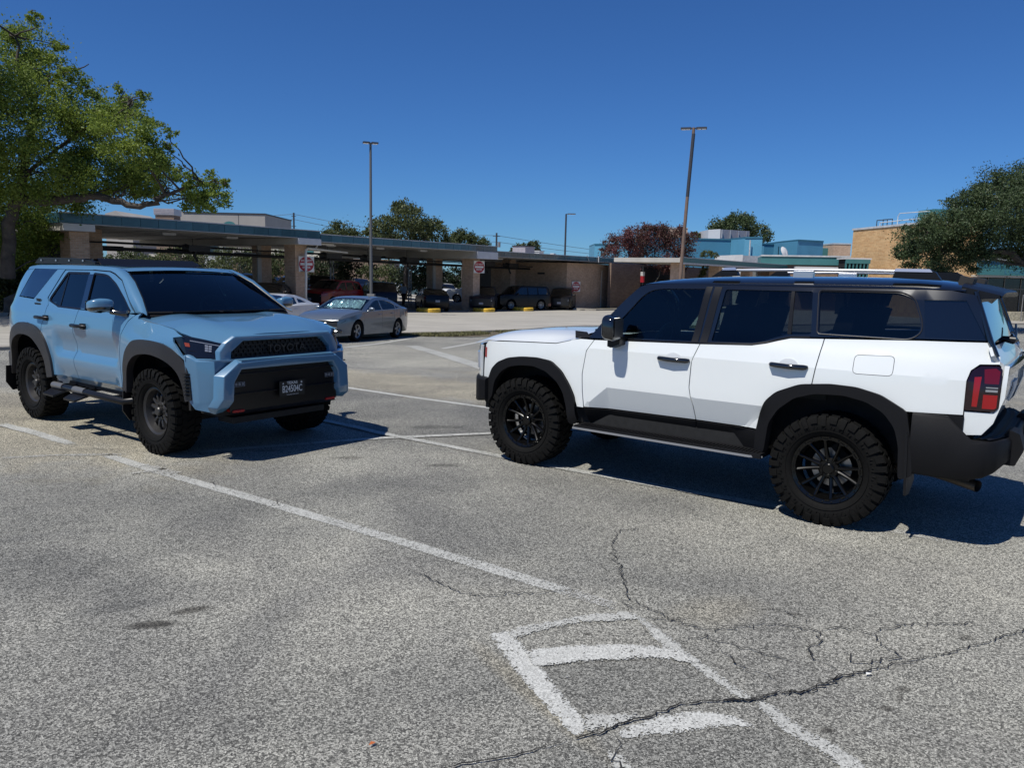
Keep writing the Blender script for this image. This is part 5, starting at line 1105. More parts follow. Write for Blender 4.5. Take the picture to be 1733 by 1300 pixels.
# brick booth
lbox('booth_wall',(11.54,.0,-1.3),(20.14,8,2.98),'brick_brown',CAN)
lbox('wall_trim',(17.10,-.04,-.95),(17.20,-.003,2.45),'cream_wall',CAN); lbox('hose_bracket',(11.44,2.2,2.0),(11.53,2.9,2.15),'dark_metal',CAN); lbox('hose_bracket',(11.40,2.3,.4),(11.53,2.8,.5),'dark_metal',CAN)
lbox('rear_panel_wall',(14,12.2,-1.2),(25.3,12.4,3.14),'bluegrey',CAN)
# white pipe on the first column, elbow to the soffit
mb=MB(); zb=hgt(*CP(-15.3,.3)[:2]); mb.tube([(-14.75,-.55,zb+.15),(-15.0,-.35,zb+.28),(-15.28,-.50,zb+.75),(-15.30,-.58,1.5),(-15.30,-.58,2.75),(-15.22,-.5,2.98),(-15.05,-.4,3.05),(-14.3,-.15,3.05)],.065,10)
mb.tube([(-14.3,-.15,3.05),(-13.9,.1,3.36),(-12.8,.1,3.36)],.045,8); mb.tube([(-14.3,-.15,3.05),(-11,1.0,2.98)],.05,8); PV=mb.build('down_pipe','pvc',CAN)
mb=MB()
for z in (.45,2.1): mb.box((-15.33,-.65,z-.3),(-15.27,.01,z-.27))
mb.build('pipe_strap','dark_metal',PV)
# canopy roof clutter: thin conduits hanging over the fascia
mb=MB(); mb.tube([(13.4,-.99,3.1),(13.0,-.99,3.6),(12.9,-.95,3.62)],.022,5); mb.tube([(14.85,-1.0,3.1),(14.85,-1.0,3.6)],.05,6); mb.build('conduit','flashing',CAN)
# signs
def do_not_enter(label,loc,rz,par=None):
    t=root('do_not_enter_sign',label,'sign',loc,rz,'do not enter signs on the canopy'); a=.42
    lbox('sign_plate',(-a,-.012,-a),(a,0,a),'sign_white',t); lbox('sign_bracket',(-.03,.001,-.3),(.03,.24,-.25),'grey_metal',t); lbox('sign_bracket',(-.03,.001,.25),(.03,.24,.3),'grey_metal',t)
    mb=MB(); n=40; mb.add([(a*.955*math.cos(2*math.pi*i/n),-.015,a*.955*math.sin(2*math.pi*i/n)) for i in range(n)],[tuple(range(n))]); mb.build('sign_disc','sign_red',t,smooth=0)
    lbox('sign_bar',(-a*.78,-.021,-.065),(a*.78,-.017,.065),'sign_white',t)
    for tx,z in (('DO NOT',.185),('ENTER',-.185)): text_mesh(tx,.155,'sign_lettering','sign_white',t,frame(Vector((0,-.018,z)),(1,0,0),(0,0,1)),depth=.001,bold=.004,sx=.95)
    return t
ANG=math.atan2(.8,.6)
def wc(s,y,z): p=P0+U*s-NV*y; return (p.x,p.y,z)
do_not_enter('red do not enter sign behind the white pipe on the brick column',wc(-15.02,-.26,2.21),rad(29))
do_not_enter('red do not enter sign on the slim middle brick column',wc(-.16,-.26,2.38),rad(29))
do_not_enter('red do not enter sign low on the wide brick booth wall',wc(12.62,-.24,1.04),rad(29))
# yellow rimmed island ends
for (s,y,lab) in ((-15.2,-.95,'yellow painted round base below the white pipe'),(-5.87,-.8,'yellow painted round base below the black sedan'),(-.27,-.85,'yellow painted round base at the foot of the middle column'),(4.44,-.8,'yellow painted round base in front of the boxy black vehicle')):
    x,yy,_=wc(s,y,0); z=hgt(x,yy); mb=MB(); R_=.78 if s>-14 else .98
    mb.lathe([(R_-.02,-.1),(R_,.0),(R_,.22),(R_-.05,.265),(R_-.35,.275),(0,.278)],32,'z',(0,0,0)); o=mb.build('yellow_island_base','yellow_paint',None,smooth=40); o.location=(x,yy,z)
    tag(o,lab,'island base','yellow painted island bases')
# ------------------------------------------------------------ lamp posts
def lamp_head(par,loc,rz,L=.55):
    mb=MB(); mb.box((0,-.15,-.03),(L,.15,.05)); mb.box((-.12,-.03,-.02),(0,.03,.03)); o=mb.build('lamp_head','pole_dark',par); o.location=loc; o.rotation_euler=(0,0,rz)
    mb=MB(); mb.box((.06,-.13,-.045),(L*.48,.13,-.031)); mb.box((L*.54,-.13,-.045),(L-.04,.13,-.031)); l=mb.build('lamp_lens','led',o); return o
def post(label,x,y,ztop,r,material,lean=(0,0),base=None):
    z=hgt(x,y); t=root('lamp_post',label,'lamp post',(x,y,z)); b=0
    if base: 
        mb=MB(); mb.lathe([(base,-.2),(base,.93),(base-.03,.96),(0,.965)],24,'z'); mb.build('concrete_base','concrete_base',t); mb=MB(); mb.box((-.2,-.2,.97),(.2,.2,1.15)); mb.build('pole_shoe','grey_metal',t); b=.97
    mb=MB(); H=ztop-z; mb.tube([(lean[0]*(k/6)**1.3,lean[1]*(k/6)**1.3,b+(H-b)*k/6) for k in range(7)],[r*(1-.25*k/6) for k in range(7)],10); mb.build('pole',material,t,smooth=50); return t,H
t,H=post('slim grey lamp post on a round concrete base',-7.97,43.,8.80,.085,'grey_pole',base=.36)
for a in (.35,math.pi+.35): lamp_head(t,(.05*math.cos(a),.05*math.sin(a),H),a,.36)
t,H=post('leaning bronze lamp post with two lamp heads behind the white vehicle',8.52,40.,9.42,.10,'pole_brown',(.34,0))
for a in (-.25,math.pi-.25): lamp_head(t,(.34+.12*math.cos(a),.12*math.sin(a),H-.05),a,.52)
mb=MB(); mb.tube([(.20,-.0,H*.66),(.34,0,H-.3)],.088,10); mb.build('pole_sleeve','pole_dark',t)
t,H=post('dark lamp post with one head beyond the canopy roof',4.83,75.,7.80,.11,'pole_dark')
lamp_head(t,(.15,0,H),-.1,.75)
def utility(label,x,y,zt,arm):
    t=root('utility_pole',label,'utility pole',(x,y,-1.5)); mb=MB(); mb.tube([(0,0,0),(0,0,zt+1.5)],.17,8); mb.build('pole','pole_dark',t)
    mb=MB(); mb.box((-arm,-.05,zt+1.1-.3),(arm,.05,zt+1.1-.2)); mb.box((-arm,-.05,zt+1.5-2.6),(arm,.05,zt+1.5-2.5)); mb.build('cross_arm','pole_dark',t)
    if arm>.5: mb=MB(); mb.tube([(.5,0,zt-1.2),(.5,0,zt-.2)],.28,8); mb.build('transformer','grey_metal',t)
    return t
utility('thin utility pole rising behind the left canopy roof',-42.6,150,12.85,.45)
utility('utility pole with a transformer behind the middle of the canopy',-3.6,150,9.9,.7)
mb=MB(); 
for z0,z1 in ((12.6,9.4),(11.6,8.2)):
    mb.tube([(-42.6+39*k/10,150,z0+(z1-z0)*k/10-1.2*math.sin(k*.314)) for k in range(11)],.035,4,cap=False); mb.tube([(-3.6+60*k/10,150+10*k/10,z1+(6.5-z1)*k/10-1.5*math.sin(k*.314)) for k in range(11)],.035,4,cap=False)
    mb.tube([(-42.6-60*k/10,150,z0-2.0*k/10-1.2*math.sin(k*.314)) for k in range(11)],.035,4,cap=False)
tag(mb.build('power_line','pole_dark',None),'overhead power lines strung across the sky behind the canopy','power line')
# ------------------------------------------------------------ distant buildings, left
b_=root('building','beige rendered building with an arched window behind the canopy','building',(-51,120,-1.5),0)
lbox('wall',(0,0,0),(12.5,14,11.75),'beige_wall',b_); lbox('roof_edge',(-.1,-.1,11.755),(12.6,14,11.95),'pole_dark',b_); lbox('wall_buttress',(-.9,.6,0),(1.3,6,12.0),'beige_wall',b_); lbox('wall_joint',(8.4,-.03,0),(8.46,.0,11.7),'pole_dark',b_)
mb=MB(); n=12; mb.prism([(6.0,9.5),(8.0,9.5)]+[(7+1.0*math.cos(math.pi*i/n),9.9+.75*math.sin(math.pi*i/n)) for i in range(n+1)],lambda p:(p[0],-.06,p[1]),lambda p:(p[0],.02,p[1])); mb.build('arched_window','teal',b_,smooth=0)
b_=root('building','gabled pale roof building far behind the left canopy','building',(-55.2,105,-1.3),0)
mb=MB(); mb.prism([(0,0),(3.6,0),(3.6,9.3),(1.4,10.6),(0,10.2)],lambda p:(p[0],0,p[1]),lambda p:(p[0],10,p[1])); mb.build('wall','beige_wall',b_,smooth=0)
mb=MB(); 
for k in range(2): mb.box((.5+k*1.5,-.05,8.4),(1.5+k*1.5,.02,9.2))
mb.build('window','window_dark',b_)
b_=root('rooftop_unit','pale louvred rooftop unit behind the left canopy roof','rooftop unit',(-42.6,92,hgt(-38,92)),0); lbox('cabinet',(0,0,8.0),(2.4,2,8.75),'pale_box',b_); lbox('support_frame',(.1,.1,0),(2.3,1.9,7.99),'brick_far',b_)
for k in range(4): lbox('louvre',(0,-.06,8.1+k*.16),(2.4,-.002,8.2+k*.18),'grey_box',b_)
b_=root('building','low brown brick building seen under the canopy','building',(-46,98,hgt(-46,98)-.3),0)
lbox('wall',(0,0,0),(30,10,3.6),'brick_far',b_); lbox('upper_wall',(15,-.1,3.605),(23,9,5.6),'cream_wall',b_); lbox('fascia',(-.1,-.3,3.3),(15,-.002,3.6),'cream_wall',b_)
for k in range(6): lbox('window',(1.5+k*2.4,-.05,1.1),(2.9+k*2.4,-.004,2.7),'window_dark',b_)
for k in range(2):
    o=lbox('garage_door',(16.5+k*3.6,-.06,.1),(19.3+k*3.6,-.004,2.6),'brick_far2',b_)
lbox('window',(19.6,-.16,4.1),(20.6,-.102,5.1),'teal',b_); lbox('door',(12.9,-.06,.1),(14,-.004,2.5),'flashing',b_)
b_=root('building','narrow pale tower with dark windows seen under the left canopy','building',(-35.2,88,hgt(-35,88)),0)
lbox('wall',(0,0,-.2),(2.1,3,6.0),'flashing',b_)
for k in range(2): lbox('window',(.35,-.05,1.4+k*2.0),(1.7,-.003,2.6+k*2.0),'window_dark',b_)
b_=root('fence','low wire fence behind the far parked cars','fence',(-30,104,hgt(-10,104)),0)
for k in range(16): lbox('fence_post',(k*2.4,-.03,0),(k*2.4+.06,.03,1.5),'grey_metal',b_)
for z in (.4,.9,1.45): lbox('fence_rail',(0,-.02,z),(36.06,.02,z+.03),'grey_metal',b_)
# ------------------------------------------------------------ right side: blue buildings
K=1.18
def S(x,y,z,k=K): return (x*k,y*k,1.84+(z-1.84)*k)
BL=root('building','blue painted metal building with stepped parapets','building',(0,0,0),0)
def quadbox(name,front,zt,depth,m_,par,zb=-1.5,dirn=(.0,1.),trim=None):
    """extruded plan strip: list of front plan points, pushed back along dirn"""
    mb=MB(); n=len(front); vs=[(x,y,zb) for x,y in front]+[(x+dirn[0]*depth,y+dirn[1]*depth,zb) for x,y in front[::-1]]; vs2=[(a,b,zt) for a,b,_ in vs]; N2=len(vs)
    mb.add(vs+vs2,[tuple(range(N2))[::-1],tuple(range(N2,2*N2))]+[(i,(i+1)%N2,N2+(i+1)%N2,N2+i) for i in range(N2)]); o=mb.build(name,m_,par,smooth=0)
    if trim:
        mb=MB(); vs=[(x-dirn[0]*.12,y-dirn[1]*.12,zt+.002) for x,y in front]+[(x+dirn[0]*depth,y+dirn[1]*depth,zt+.002) for x,y in front[::-1]]; vs2=[(a,b,zt+.2) for a,b,_ in vs]
        mb.add(vs+vs2,[tuple(range(N2))[::-1],tuple(range(N2,2*N2))]+[(i,(i+1)%N2,N2+(i+1)%N2,N2+i) for i in range(N2)]); mb.build('parapet_trim',trim,par,smooth=0)
    return o
zz_=lambda z,k=K:1.84+(z-1.84)*k
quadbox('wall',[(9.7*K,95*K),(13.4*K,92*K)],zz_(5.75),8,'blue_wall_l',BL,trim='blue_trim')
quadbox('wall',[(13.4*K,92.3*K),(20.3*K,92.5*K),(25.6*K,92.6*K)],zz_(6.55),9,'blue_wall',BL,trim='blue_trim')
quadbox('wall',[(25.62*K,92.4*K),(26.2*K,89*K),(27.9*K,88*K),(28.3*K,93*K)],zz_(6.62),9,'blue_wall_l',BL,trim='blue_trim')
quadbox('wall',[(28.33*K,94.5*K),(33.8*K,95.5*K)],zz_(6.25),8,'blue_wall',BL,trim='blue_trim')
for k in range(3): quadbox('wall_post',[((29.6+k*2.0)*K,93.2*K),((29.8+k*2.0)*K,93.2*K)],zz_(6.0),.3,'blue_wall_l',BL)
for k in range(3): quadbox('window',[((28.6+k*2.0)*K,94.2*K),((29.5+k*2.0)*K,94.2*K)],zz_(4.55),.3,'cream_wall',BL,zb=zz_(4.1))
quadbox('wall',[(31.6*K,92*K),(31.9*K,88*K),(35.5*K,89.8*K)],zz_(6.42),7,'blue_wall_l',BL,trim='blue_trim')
mb=MB(); mb.tube([(26.6*K,88.2*K,3.5),(26.6*K,88.2*K,zz_(6.4))],.1,6); mb.build('down_pipe','flashing',BL)
b_=root('rooftop_unit','large grey and white rooftop unit on the blue building','rooftop unit',(0,0,0)); 
quadbox('cabinet',[(24.1*K,97.5*K),(25.15*K,95.8*K)],zz_(8.05),6,'pale_box',b_,zb=zz_(6.9)); quadbox('cabinet',[(25.16*K,95.8*K),(29.4*K,98*K)],zz_(8.02),6,'grey_box',b_,zb=zz_(6.9))
for k in range(4): quadbox('cabinet_rib',[((25.3+k*1.2)*K,95.7*K+k*.62*K),((25.36+k*1.2)*K,95.7*K+k*.64*K)],zz_(7.98),.1,'pale_box',b_,zb=zz_(7.0))
b_=root('building','tan brick block rising behind the reddish tree','building',(19.0*K,100*K,-1.5)); lbox('wall',(0,0,0),(3.6,6,10.95),'brick_brown',b_); lbox('roof_edge',(-.05,-.06,10.952),(3.65,6,11.1),'flashing',b_)
b_=root('building','small tan brick block right of the blue building','building',(40.9*K,100*K,-1.5)); lbox('wall',(0,0,0),(2.6,6,9.1),'brick_brown',b_); lbox('roof_edge',(-.05,-.06,9.105),(2.65,6,9.3),'flashing',b_); lbox('side_wall',(-3,2,0),(-.01,6,8.6),'teal',b_)
# white roof parapet behind the walkway canopy
b_=root('building','low flat roofed building with white parapet','building',(0,0,0)); k=1.17
quadbox('parapet',[(20.6*k,80*k),(22.0*k,75*k)],zz_(4.32,k),10,'white_block',b_,zb=-1.5,dirn=(.3,.95)); quadbox('parapet',[(22.01*k,75*k),(31.7*k,80*k)],zz_(4.25,k),10,'flashing',b_,zb=-1.5,dirn=(.3,.95))
mb=MB(); mb.lathe([(.0,0),(.3,.03),(.55,.12),(.7,.25)],16,'x'); mb.tube([(0,0,0),(.1,0,-1.2)],.05,6); o=mb.build('satellite_dish','pale_box',None); o.location=(27.4*k,78.6*k,5.4); o.rotation_euler=(0,.4,2.3); tag(o,'small round satellite dish on the white parapet roof','satellite dish')
mb=MB(); mb.tube([(30.6*k,79*k,3.6),(30.6*k,79*k,4.6),(31.9*k,79*k,4.65),(31.9*k,79*k,3.6)],.09,6); tag(mb.build('roof_pipe','pvc',None),'white bent pipe on the roof left of the teal slatted block','pipe')
# walkway canopy
WKo=Vector((12.8,59,0)); WK=root('canopy','walkway canopy with teal fascia beyond the white vehicle','canopy',(12.8,59,0),ANG)
lbox('roof_slab',(0,0.05,3.12),(52,6,3.46),'soffit',WK); lbox('roof_flashing',(0,-.05,3.47),(52,.3,3.52),'flashing',WK); lbox('fascia_strip',(0,-.03,2.98),(52,.04,3.11),'flashing',WK)
ft=lbox('fascia_tile',(0,-.04,3.12),(1.18,.045,3.465),'teal',WK)
for i in range(1,43): add_shared(ft,(i*1.2,0,0),WK)
for s in (1.0,8.5,16,24,32,40): lbox('brick_column',(s,.6,-1.5),(s+.7,1.5,3.11),'brick_brown',WK)
lbox('rear_wall',(4,8.5,-1.5),(52,8.8,3.1),'brick_far',WK); lbox('shade_panel',(9.5,8.42,-1.5),(16,8.49,2.9),'dark',WK)  # near-black panel painted for the deep shade under the walkway
# teal louvred block
b_=root('louvred_block','teal slatted roof block left of the orange brick building','roof block',(28.3,66.5,0),0)
lbox('parapet_cap',(-.1,-.1,3.86),(2.2,1.6,3.98),'white_block',b_); lbox('core',(.05,.05,-1),(2.05,1.5,3.855),'dark',b_)
for k in range(7): lbox('slat',(k*.31,-.08,2.3),(k*.31+.12,.045,3.85),'teal',b_)
lbox('rail',(0,-.11,3.5),(2.1,-.082,3.855),'teal',b_); lbox('rail',(0,-.11,2.72),(2.1,-.082,2.86),'teal',b_)
b_=root('wing_roof','low teal edged roof running behind the slatted block','roof',(22.2,80,0),-.25); lbox('roof_edge',(3,0,3.55),(13,6,4.35),'teal',b_); lbox('roof_cap',(3,-.1,4.352),(13,6,4.5),'flashing',b_); lbox('wall',(3.1,.3,-1.3),(12.9,5.8,3.54),'brick_far',b_)
lbox('tarpaulin',(6.2,-1.6,2.75),(10.2,-.4,3.35),'white_block',b_)
# orange brick building
OB=root('building','tall buff orange brick building on the right','building',(31.14,72,-1.4),math.atan2(-.989,.148))
# local x runs toward the camera, local y to the right
lbox('wall',(0,0,0),(10.9,4.25,8.05),'brick_orange',OB); lbox('wall_coping',(-.08,-.08,8.052),(10.98,4.33,8.22),'flashing',OB)
mb=MB(); mb.tube([(10.2,4.1,0),(10.2,4.1,.2)],.03,4); 
b2=root('roof_railing','white pipe railing on the orange brick roof','railing',(31.14,72,6.82),math.atan2(-.989,.148))
mb=MB(); mb.tube([(3.2,.5,0),(3.2,.5,.35),(8.4,.5,.35)],.035,6); mb.tube([(5.6,.5,0),(5.6,.5,.75),(5.8,.5,.95),(9.5,.5,.85)],.035,6); mb.build('rail','pvc',b2)
b2=root('roof_ladder_frame','dark blue pipe frame on the orange brick roof','ladder frame',(31.14,72,6.82),math.atan2(-.989,.148))
mb=MB()
for x0,x1 in ((2.4,3.6),(3.3,4.3)): mb.tube([(x0,.7,0),(x0,.7,.6),(x1,.9,.6),(x1,.9,0)],.045,6)
mb.build('frame','pole_dark',b2)
mb=MB(); mb.box((7.2,1.2,6.82),(9.2,3.2,7.9)); o=mb.build('rooftop_unit','teal',None,smooth=0); o.location=(31.14,72,0); o.rotation_euler=(0,0,math.atan2(-.989,.148)); tag(o,'green rooftop unit behind the railing by the oak','rooftop unit')
b2=root('wall_lamp','small white floodlight on a pole before the orange brick wall','floodlight',(32.6,60.2,-.8),0)
mb=MB(); mb.tube([(0,0,0),(0,0,2.9),(.1,0,3.6)],.04,6); mb.build('pole','pole_dark',b2); mb=MB(); mb.lathe([(0,0),(.12,.02),(.17,.25),(0,.28)],10,'z',(.15,0,3.55)); mb.build('lamp_head','led',b2)
# entrance building with the teal awning
EN=root('building','entrance building with teal scalloped awning on the far right','building',(36.95,61.9,0),.10)
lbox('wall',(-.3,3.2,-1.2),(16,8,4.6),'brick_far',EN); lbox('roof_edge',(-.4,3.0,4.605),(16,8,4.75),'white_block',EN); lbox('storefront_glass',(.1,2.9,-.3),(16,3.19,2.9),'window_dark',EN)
for k in range(9): lbox('window_frame',(.1+k*1.5,2.84,-.3),(.16+k*1.5,2.895,2.9),'grey_metal',EN)
lbox('window_frame',(.1,2.83,1.6),(14,2.839,1.66),'grey_metal',EN); lbox('canopy_slab',(-.6,-.9,2.55),(16,3.1,2.70),'soffit',EN)
lbox('awning',(-.75,-1.02,2.705),(16,-.9,3.2),'teal',EN); lbox('awning_backing',(-.2,-.55,3.21),(16,2.8,3.85),'blue_trim',EN); lbox('awning_cap',(-.25,-.70,3.855),(16,2.8,4.0),'flashing',EN)
sc_=lbox('scallop',(0,-.62,3.25),(.13,-.555,3.55),'teal',EN); sc_.location=(-.1,0,0)
for k in range(1,56): add_shared(sc_,(-.1+k*.27,0,0),EN)
text_mesh('L WORX',.42,'awning_lettering','blue_trim',EN,frame(Vector((2.4,-1.03,2.95)),(1,0,0),(0,0,1)),depth=.004,bold=.006,sx=1.1)
lbox('planter',(1.2,-2.5,-.9),(7,-1.8,-.1),'concrete_base',EN)
mb=MB(); mb.tube([(2.0,-2.8,-.8),(2.0,-2.8,1.2),(5.5,-2.8,1.2),(5.5,-2.8,-.8)],.04,6); mb.tube([(2.9,-2.8,-.8),(2.9,-2.8,1.2)],.04,6); tag(mb.build('handrail','grey_metal',None),'thin metal handrail by the entrance storefront','handrail'); bpy.data.objects['handrail'].location=(36.95,61.9,0)
# roof top units above the booth
for i,(px_,wz,hh,mt,lab) in enumerate(((13.6,1.4,.95,'grey_box','square grey fan unit on the canopy roof above the booth'),(15.9,.7,.6,'pale_box','white vent box on the canopy roof beside the fan unit'),(18.3,.3,.45,'pale_box','short white vent pipe on the canopy roof right of the vent box'))):
    x,y,_=wc(px_,6,0); o=root('roof_vent',lab,'roof vent',(x,y,3.45),ANG); mb=MB(); mb.box((-wz/2,-wz/2,0),(wz/2,wz/2,hh)); mb.build('vent_body',mt,o,smooth=0); mb=MB(); mb.box((-wz/2-.06,-wz/2-.06,hh+.002),(wz/2+.06,wz/2+.06,hh+.08)); mb.build('vent_cap','dark_metal' if i==0 else 'pale_box',o,smooth=0)
b_=root('pillar_sign','thin post with small red and white board behind the booth','sign',(11.0,66.6,-1),0)
lbox('post',(0,0,0),(.10,.10,3.9),'pole_dark',b_); lbox('sign_board',(-.16,-.06,2.5),(.2,-.002,3.05),'sign_red',b_); lbox('sign_band',(-.16,-.065,3.06),(.2,-.002,3.4),'white_block',b_)
# grass bed by the booth with a stone kerb
drape([CP(11.0,.6)[:2],CP(26,.6)[:2],CP(26,2.6)[:2],CP(12.4,2.9)[:2],CP(10.9,2.0)[:2]],'grass_bed','dirt',.06,1.2)
kerb([CP(10.8,1.2)[:2],CP(11.6,2.8)[:2],CP(14,3.0)[:2],CP(27,2.9)[:2]],.25,.16)
# ------------------------------------------------------------ other cars
def clipx(poly,x,keep_gt):
    out=[]; n=len(poly)
    for i in range(n):
        a=poly[i]; b=poly[(i+1)%n]; ia=(a[0]>x)==keep_gt; ib=(b[0]>x)==keep_gt
        if ia: out.append(a)
        if ia!=ib: t=(x-a[0])/(b[0]-a[0]); out.append((x,a[1]+t*(b[1]-a[1])))
    return out
_rims={}
def simple_wheel(par,x,y,R,w_,style='five',mt='rim_silver'):
    key=(R,style,mt)
    if key not in _rims:
        mb=MB(); rr=R*.70; h=w_/2
        mb.lathe([(rr-.02,-h*.6),(rr-.05,0),(rr-.035,h*.55),(rr-.004,h*.70),(rr+.004,h*.6)],32,'y')
        n=5 if style=='five' else 10
        for i in range(n):
            for dd in ((-.13,.13) if style=='five' else (0,)):
                a=i*2*math.pi/n; c=lambda r,a_,yy:(r*math.cos(a_),yy,r*math.sin(a_)); wv=.025 if style=='five' else .03
                P=[c(.05,a-.3,h*.45),c(.05,a+.3,h*.45),c(rr-.03,a+dd+wv*4*.7,h*.6),c(rr-.03,a+dd-wv*4*.7,h*.6)]
                mb.add(P+[(p[0],p[1]-.03,p[2]) for p in P],[(0,1,2,3),(7,6,5,4),(0,3,7,4),(1,5,6,2)])
        mb.lathe([(.07,h*.3),(.065,h*.5),(.03,h*.55),(0,h*.55)],16,'y'); mb.lathe([(0,-h*.1),(rr-.05,-h*.1)],24,'y',mi=1)
        a_=mb.build('wheel',[mt,'dark'],None,smooth=30)
        mb=MB(); mb.lathe([(rr-.012,-h*.7),(rr+.02,-h*.95),(R-.03,-h),(R,-h*.75),(R,h*.75),(R-.03,h),(rr+.02,h*.95),(rr-.012,h*.7)],36,'y'); mb.build('tyre','rubber',a_,smooth=40); _rims[key]=a_; o=a_
    else: o=copy_tree(_rims[key])
    o.parent=par; o.location=(x,y,R); o.rotation_euler=(0,0,0 if y>0 else math.pi)
SIL={
'sedan':dict(L=4.90,W=1.86,wb=2.83,R=.335,k=.42,
  sil=[((2.36,.20),'front_bumper'),((2.43,.30),'front_bumper'),((2.45,.50),'grille'),((2.43,.66),'bonnet'),((2.36,.74),'bonnet'),((2.15,.83),'bonnet'),((1.75,.92),'bonnet'),((1.10,1.00),'windscreen'),((.72,1.20),'windscreen'),((.34,1.345),'roof'),((.10,1.405),'roof'),((-.25,1.44),'roof'),((-.70,1.43),'rear_window'),((-1.25,1.30),'rear_window'),((-1.75,1.13),'boot_lid'),((-2.12,1.08),'boot_lid'),((-2.36,1.04),'rear_bumper'),((-2.43,.85),'rear_bumper'),((-2.45,.5),'rear_bumper'),((-2.36,.24),None)],
  belt=[(2.46,.70),(1.10,.94),(-1.7,1.04),(-2.46,1.02)],
  win=[('door_window',[(.86,.985),(.50,1.16),(.22,1.275),(.0,1.325),(-.16,1.34),(-.20,1.01)]),('rear_door_window',[(-.27,1.012),(-.23,1.345),(-.55,1.34),(-.95,1.265),(-1.18,1.18),(-1.20,1.045)]),('quarter_window',[(-1.25,1.05),(-1.24,1.155),(-1.55,1.08)])],seams=[1.02,-.22,-1.10]),
'coupe':dict(L=4.78,W=1.90,wb=2.72,R=.345,k=.45,
  sil=[((2.30,.20),'front_bumper'),((2.38,.35),'front_bumper'),((2.39,.62),'bonnet'),((2.30,.80),'bonnet'),((1.5,.97),'bonnet'),((.80,1.03),'windscreen'),((.40,1.23),'windscreen'),((.05,1.34),'roof'),((-.30,1.39),'roof'),((-.75,1.37),'rear_window'),((-1.25,1.24),'rear_window'),((-1.75,1.06),'boot_lid'),((-2.28,1.03),'rear_bumper'),((-2.36,.95),'rear_bumper'),((-2.36,.45),'rear_bumper'),((-2.28,.25),None)],
  belt=[(2.4,.72),(.9,.97),(-1.2,1.0),(-2.4,1.0)],
  win=[('door_window',[(.62,1.02),(.30,1.18),(.0,1.27),(-.35,1.305),(-.62,1.29),(-.66,1.06),(-.2,1.01)]),('quarter_window',[(-.76,1.09),(-.73,1.26),(-.95,1.22),(-1.28,1.10)])],seams=[.85,-.70]),
'suv':dict(L=4.75,W=1.90,wb=2.78,R=.37,k=.26,
  sil=[((2.28,.26),'front_bumper'),((2.36,.40),'grille'),((2.37,.90),'bonnet'),((2.26,1.02),'bonnet'),((1.6,1.10),'bonnet'),((1.12,1.15),'windscreen'),((.75,1.42),'windscreen'),((.42,1.64),'roof'),((.1,1.72),'roof'),((-.8,1.74),'roof'),((-1.75,1.68),'rear_window'),((-2.05,1.40),'rear_window'),((-2.25,1.12),'tailgate'),((-2.36,.95),'tailgate'),((-2.37,.60),'rear_bumper'),((-2.28,.30),None)],
  belt=[(2.4,.92),(1.1,1.08),(-2.4,1.14)],
  win=[('door_window',[(.92,1.14),(.60,1.38),(.32,1.57),(.1,1.62),(-.12,1.625),(-.12,1.15)]),('rear_door_window',[(-.20,1.15),(-.20,1.625),(-.9,1.625),(-1.08,1.17)]),('quarter_window',[(-1.16,1.18),(-1.0,1.62),(-1.65,1.58),(-1.88,1.36),(-1.92,1.2)])],seams=[.95,-.16,-1.12]),
'boxy':dict(L=4.80,W=1.93,wb=2.80,R=.40,k=.20,
  sil=[((2.30,.42),'front_bumper'),((2.38,.52),'grille'),((2.37,1.05),'bonnet'),((2.28,1.14),'bonnet'),((1.15,1.20),'windscreen'),((.82,1.52),'windscreen'),((.55,1.76),'roof'),((.3,1.83),'roof'),((-2.05,1.83),'rear_window'),((-2.20,1.70),'rear_window'),((-2.33,1.20),'tailgate'),((-2.38,.60),'rear_bumper'),((-2.28,.45),None)],
  belt=[(2.4,1.05),(1.1,1.14),(-2.4,1.18)],
  win=[('door_window',[(.98,1.19),(.72,1.50),(.45,1.70),(-.10,1.715),(-.10,1.19)]),('rear_door_window',[(-.20,1.19),(-.20,1.715),(-1.05,1.715),(-1.05,1.21)]),('quarter_window',[(-1.15,1.22),(-1.15,1.71),(-1.95,1.70),(-2.08,1.24)])],seams=[1.02,-.15,-1.10]),
'pickup':dict(L=5.80,W=2.02,wb=3.70,R=.42,k=.22,
  sil=[((2.78,.45),'front_bumper'),((2.88,.60),'grille'),((2.88,1.16),'bonnet'),((2.72,1.26),'bonnet'),((1.65,1.33),'windscreen'),((1.30,1.60),'windscreen'),((.98,1.84),'roof'),((.75,1.91),'roof'),((-.75,1.90),'rear_window'),((-.98,1.80),'rear_window'),((-1.10,1.32),'load_bed'),((-2.80,1.30),'tailgate'),((-2.88,1.22),'tailgate'),((-2.88,.65),'rear_bumper'),((-2.78,.5),None)],
  belt=[(2.9,1.18),(1.6,1.26),(-1.1,1.29),(-2.9,1.27)],
  win=[('door_window',[(1.48,1.31),(1.15,1.60),(.88,1.78),(.20,1.80),(.20,1.31)]),('rear_door_window',[(.10,1.31),(.10,1.80),(-.72,1.79),(-.90,1.33)])],seams=[1.5,.15,-1.02]),
}
GLASSY={'windscreen','rear_window'}
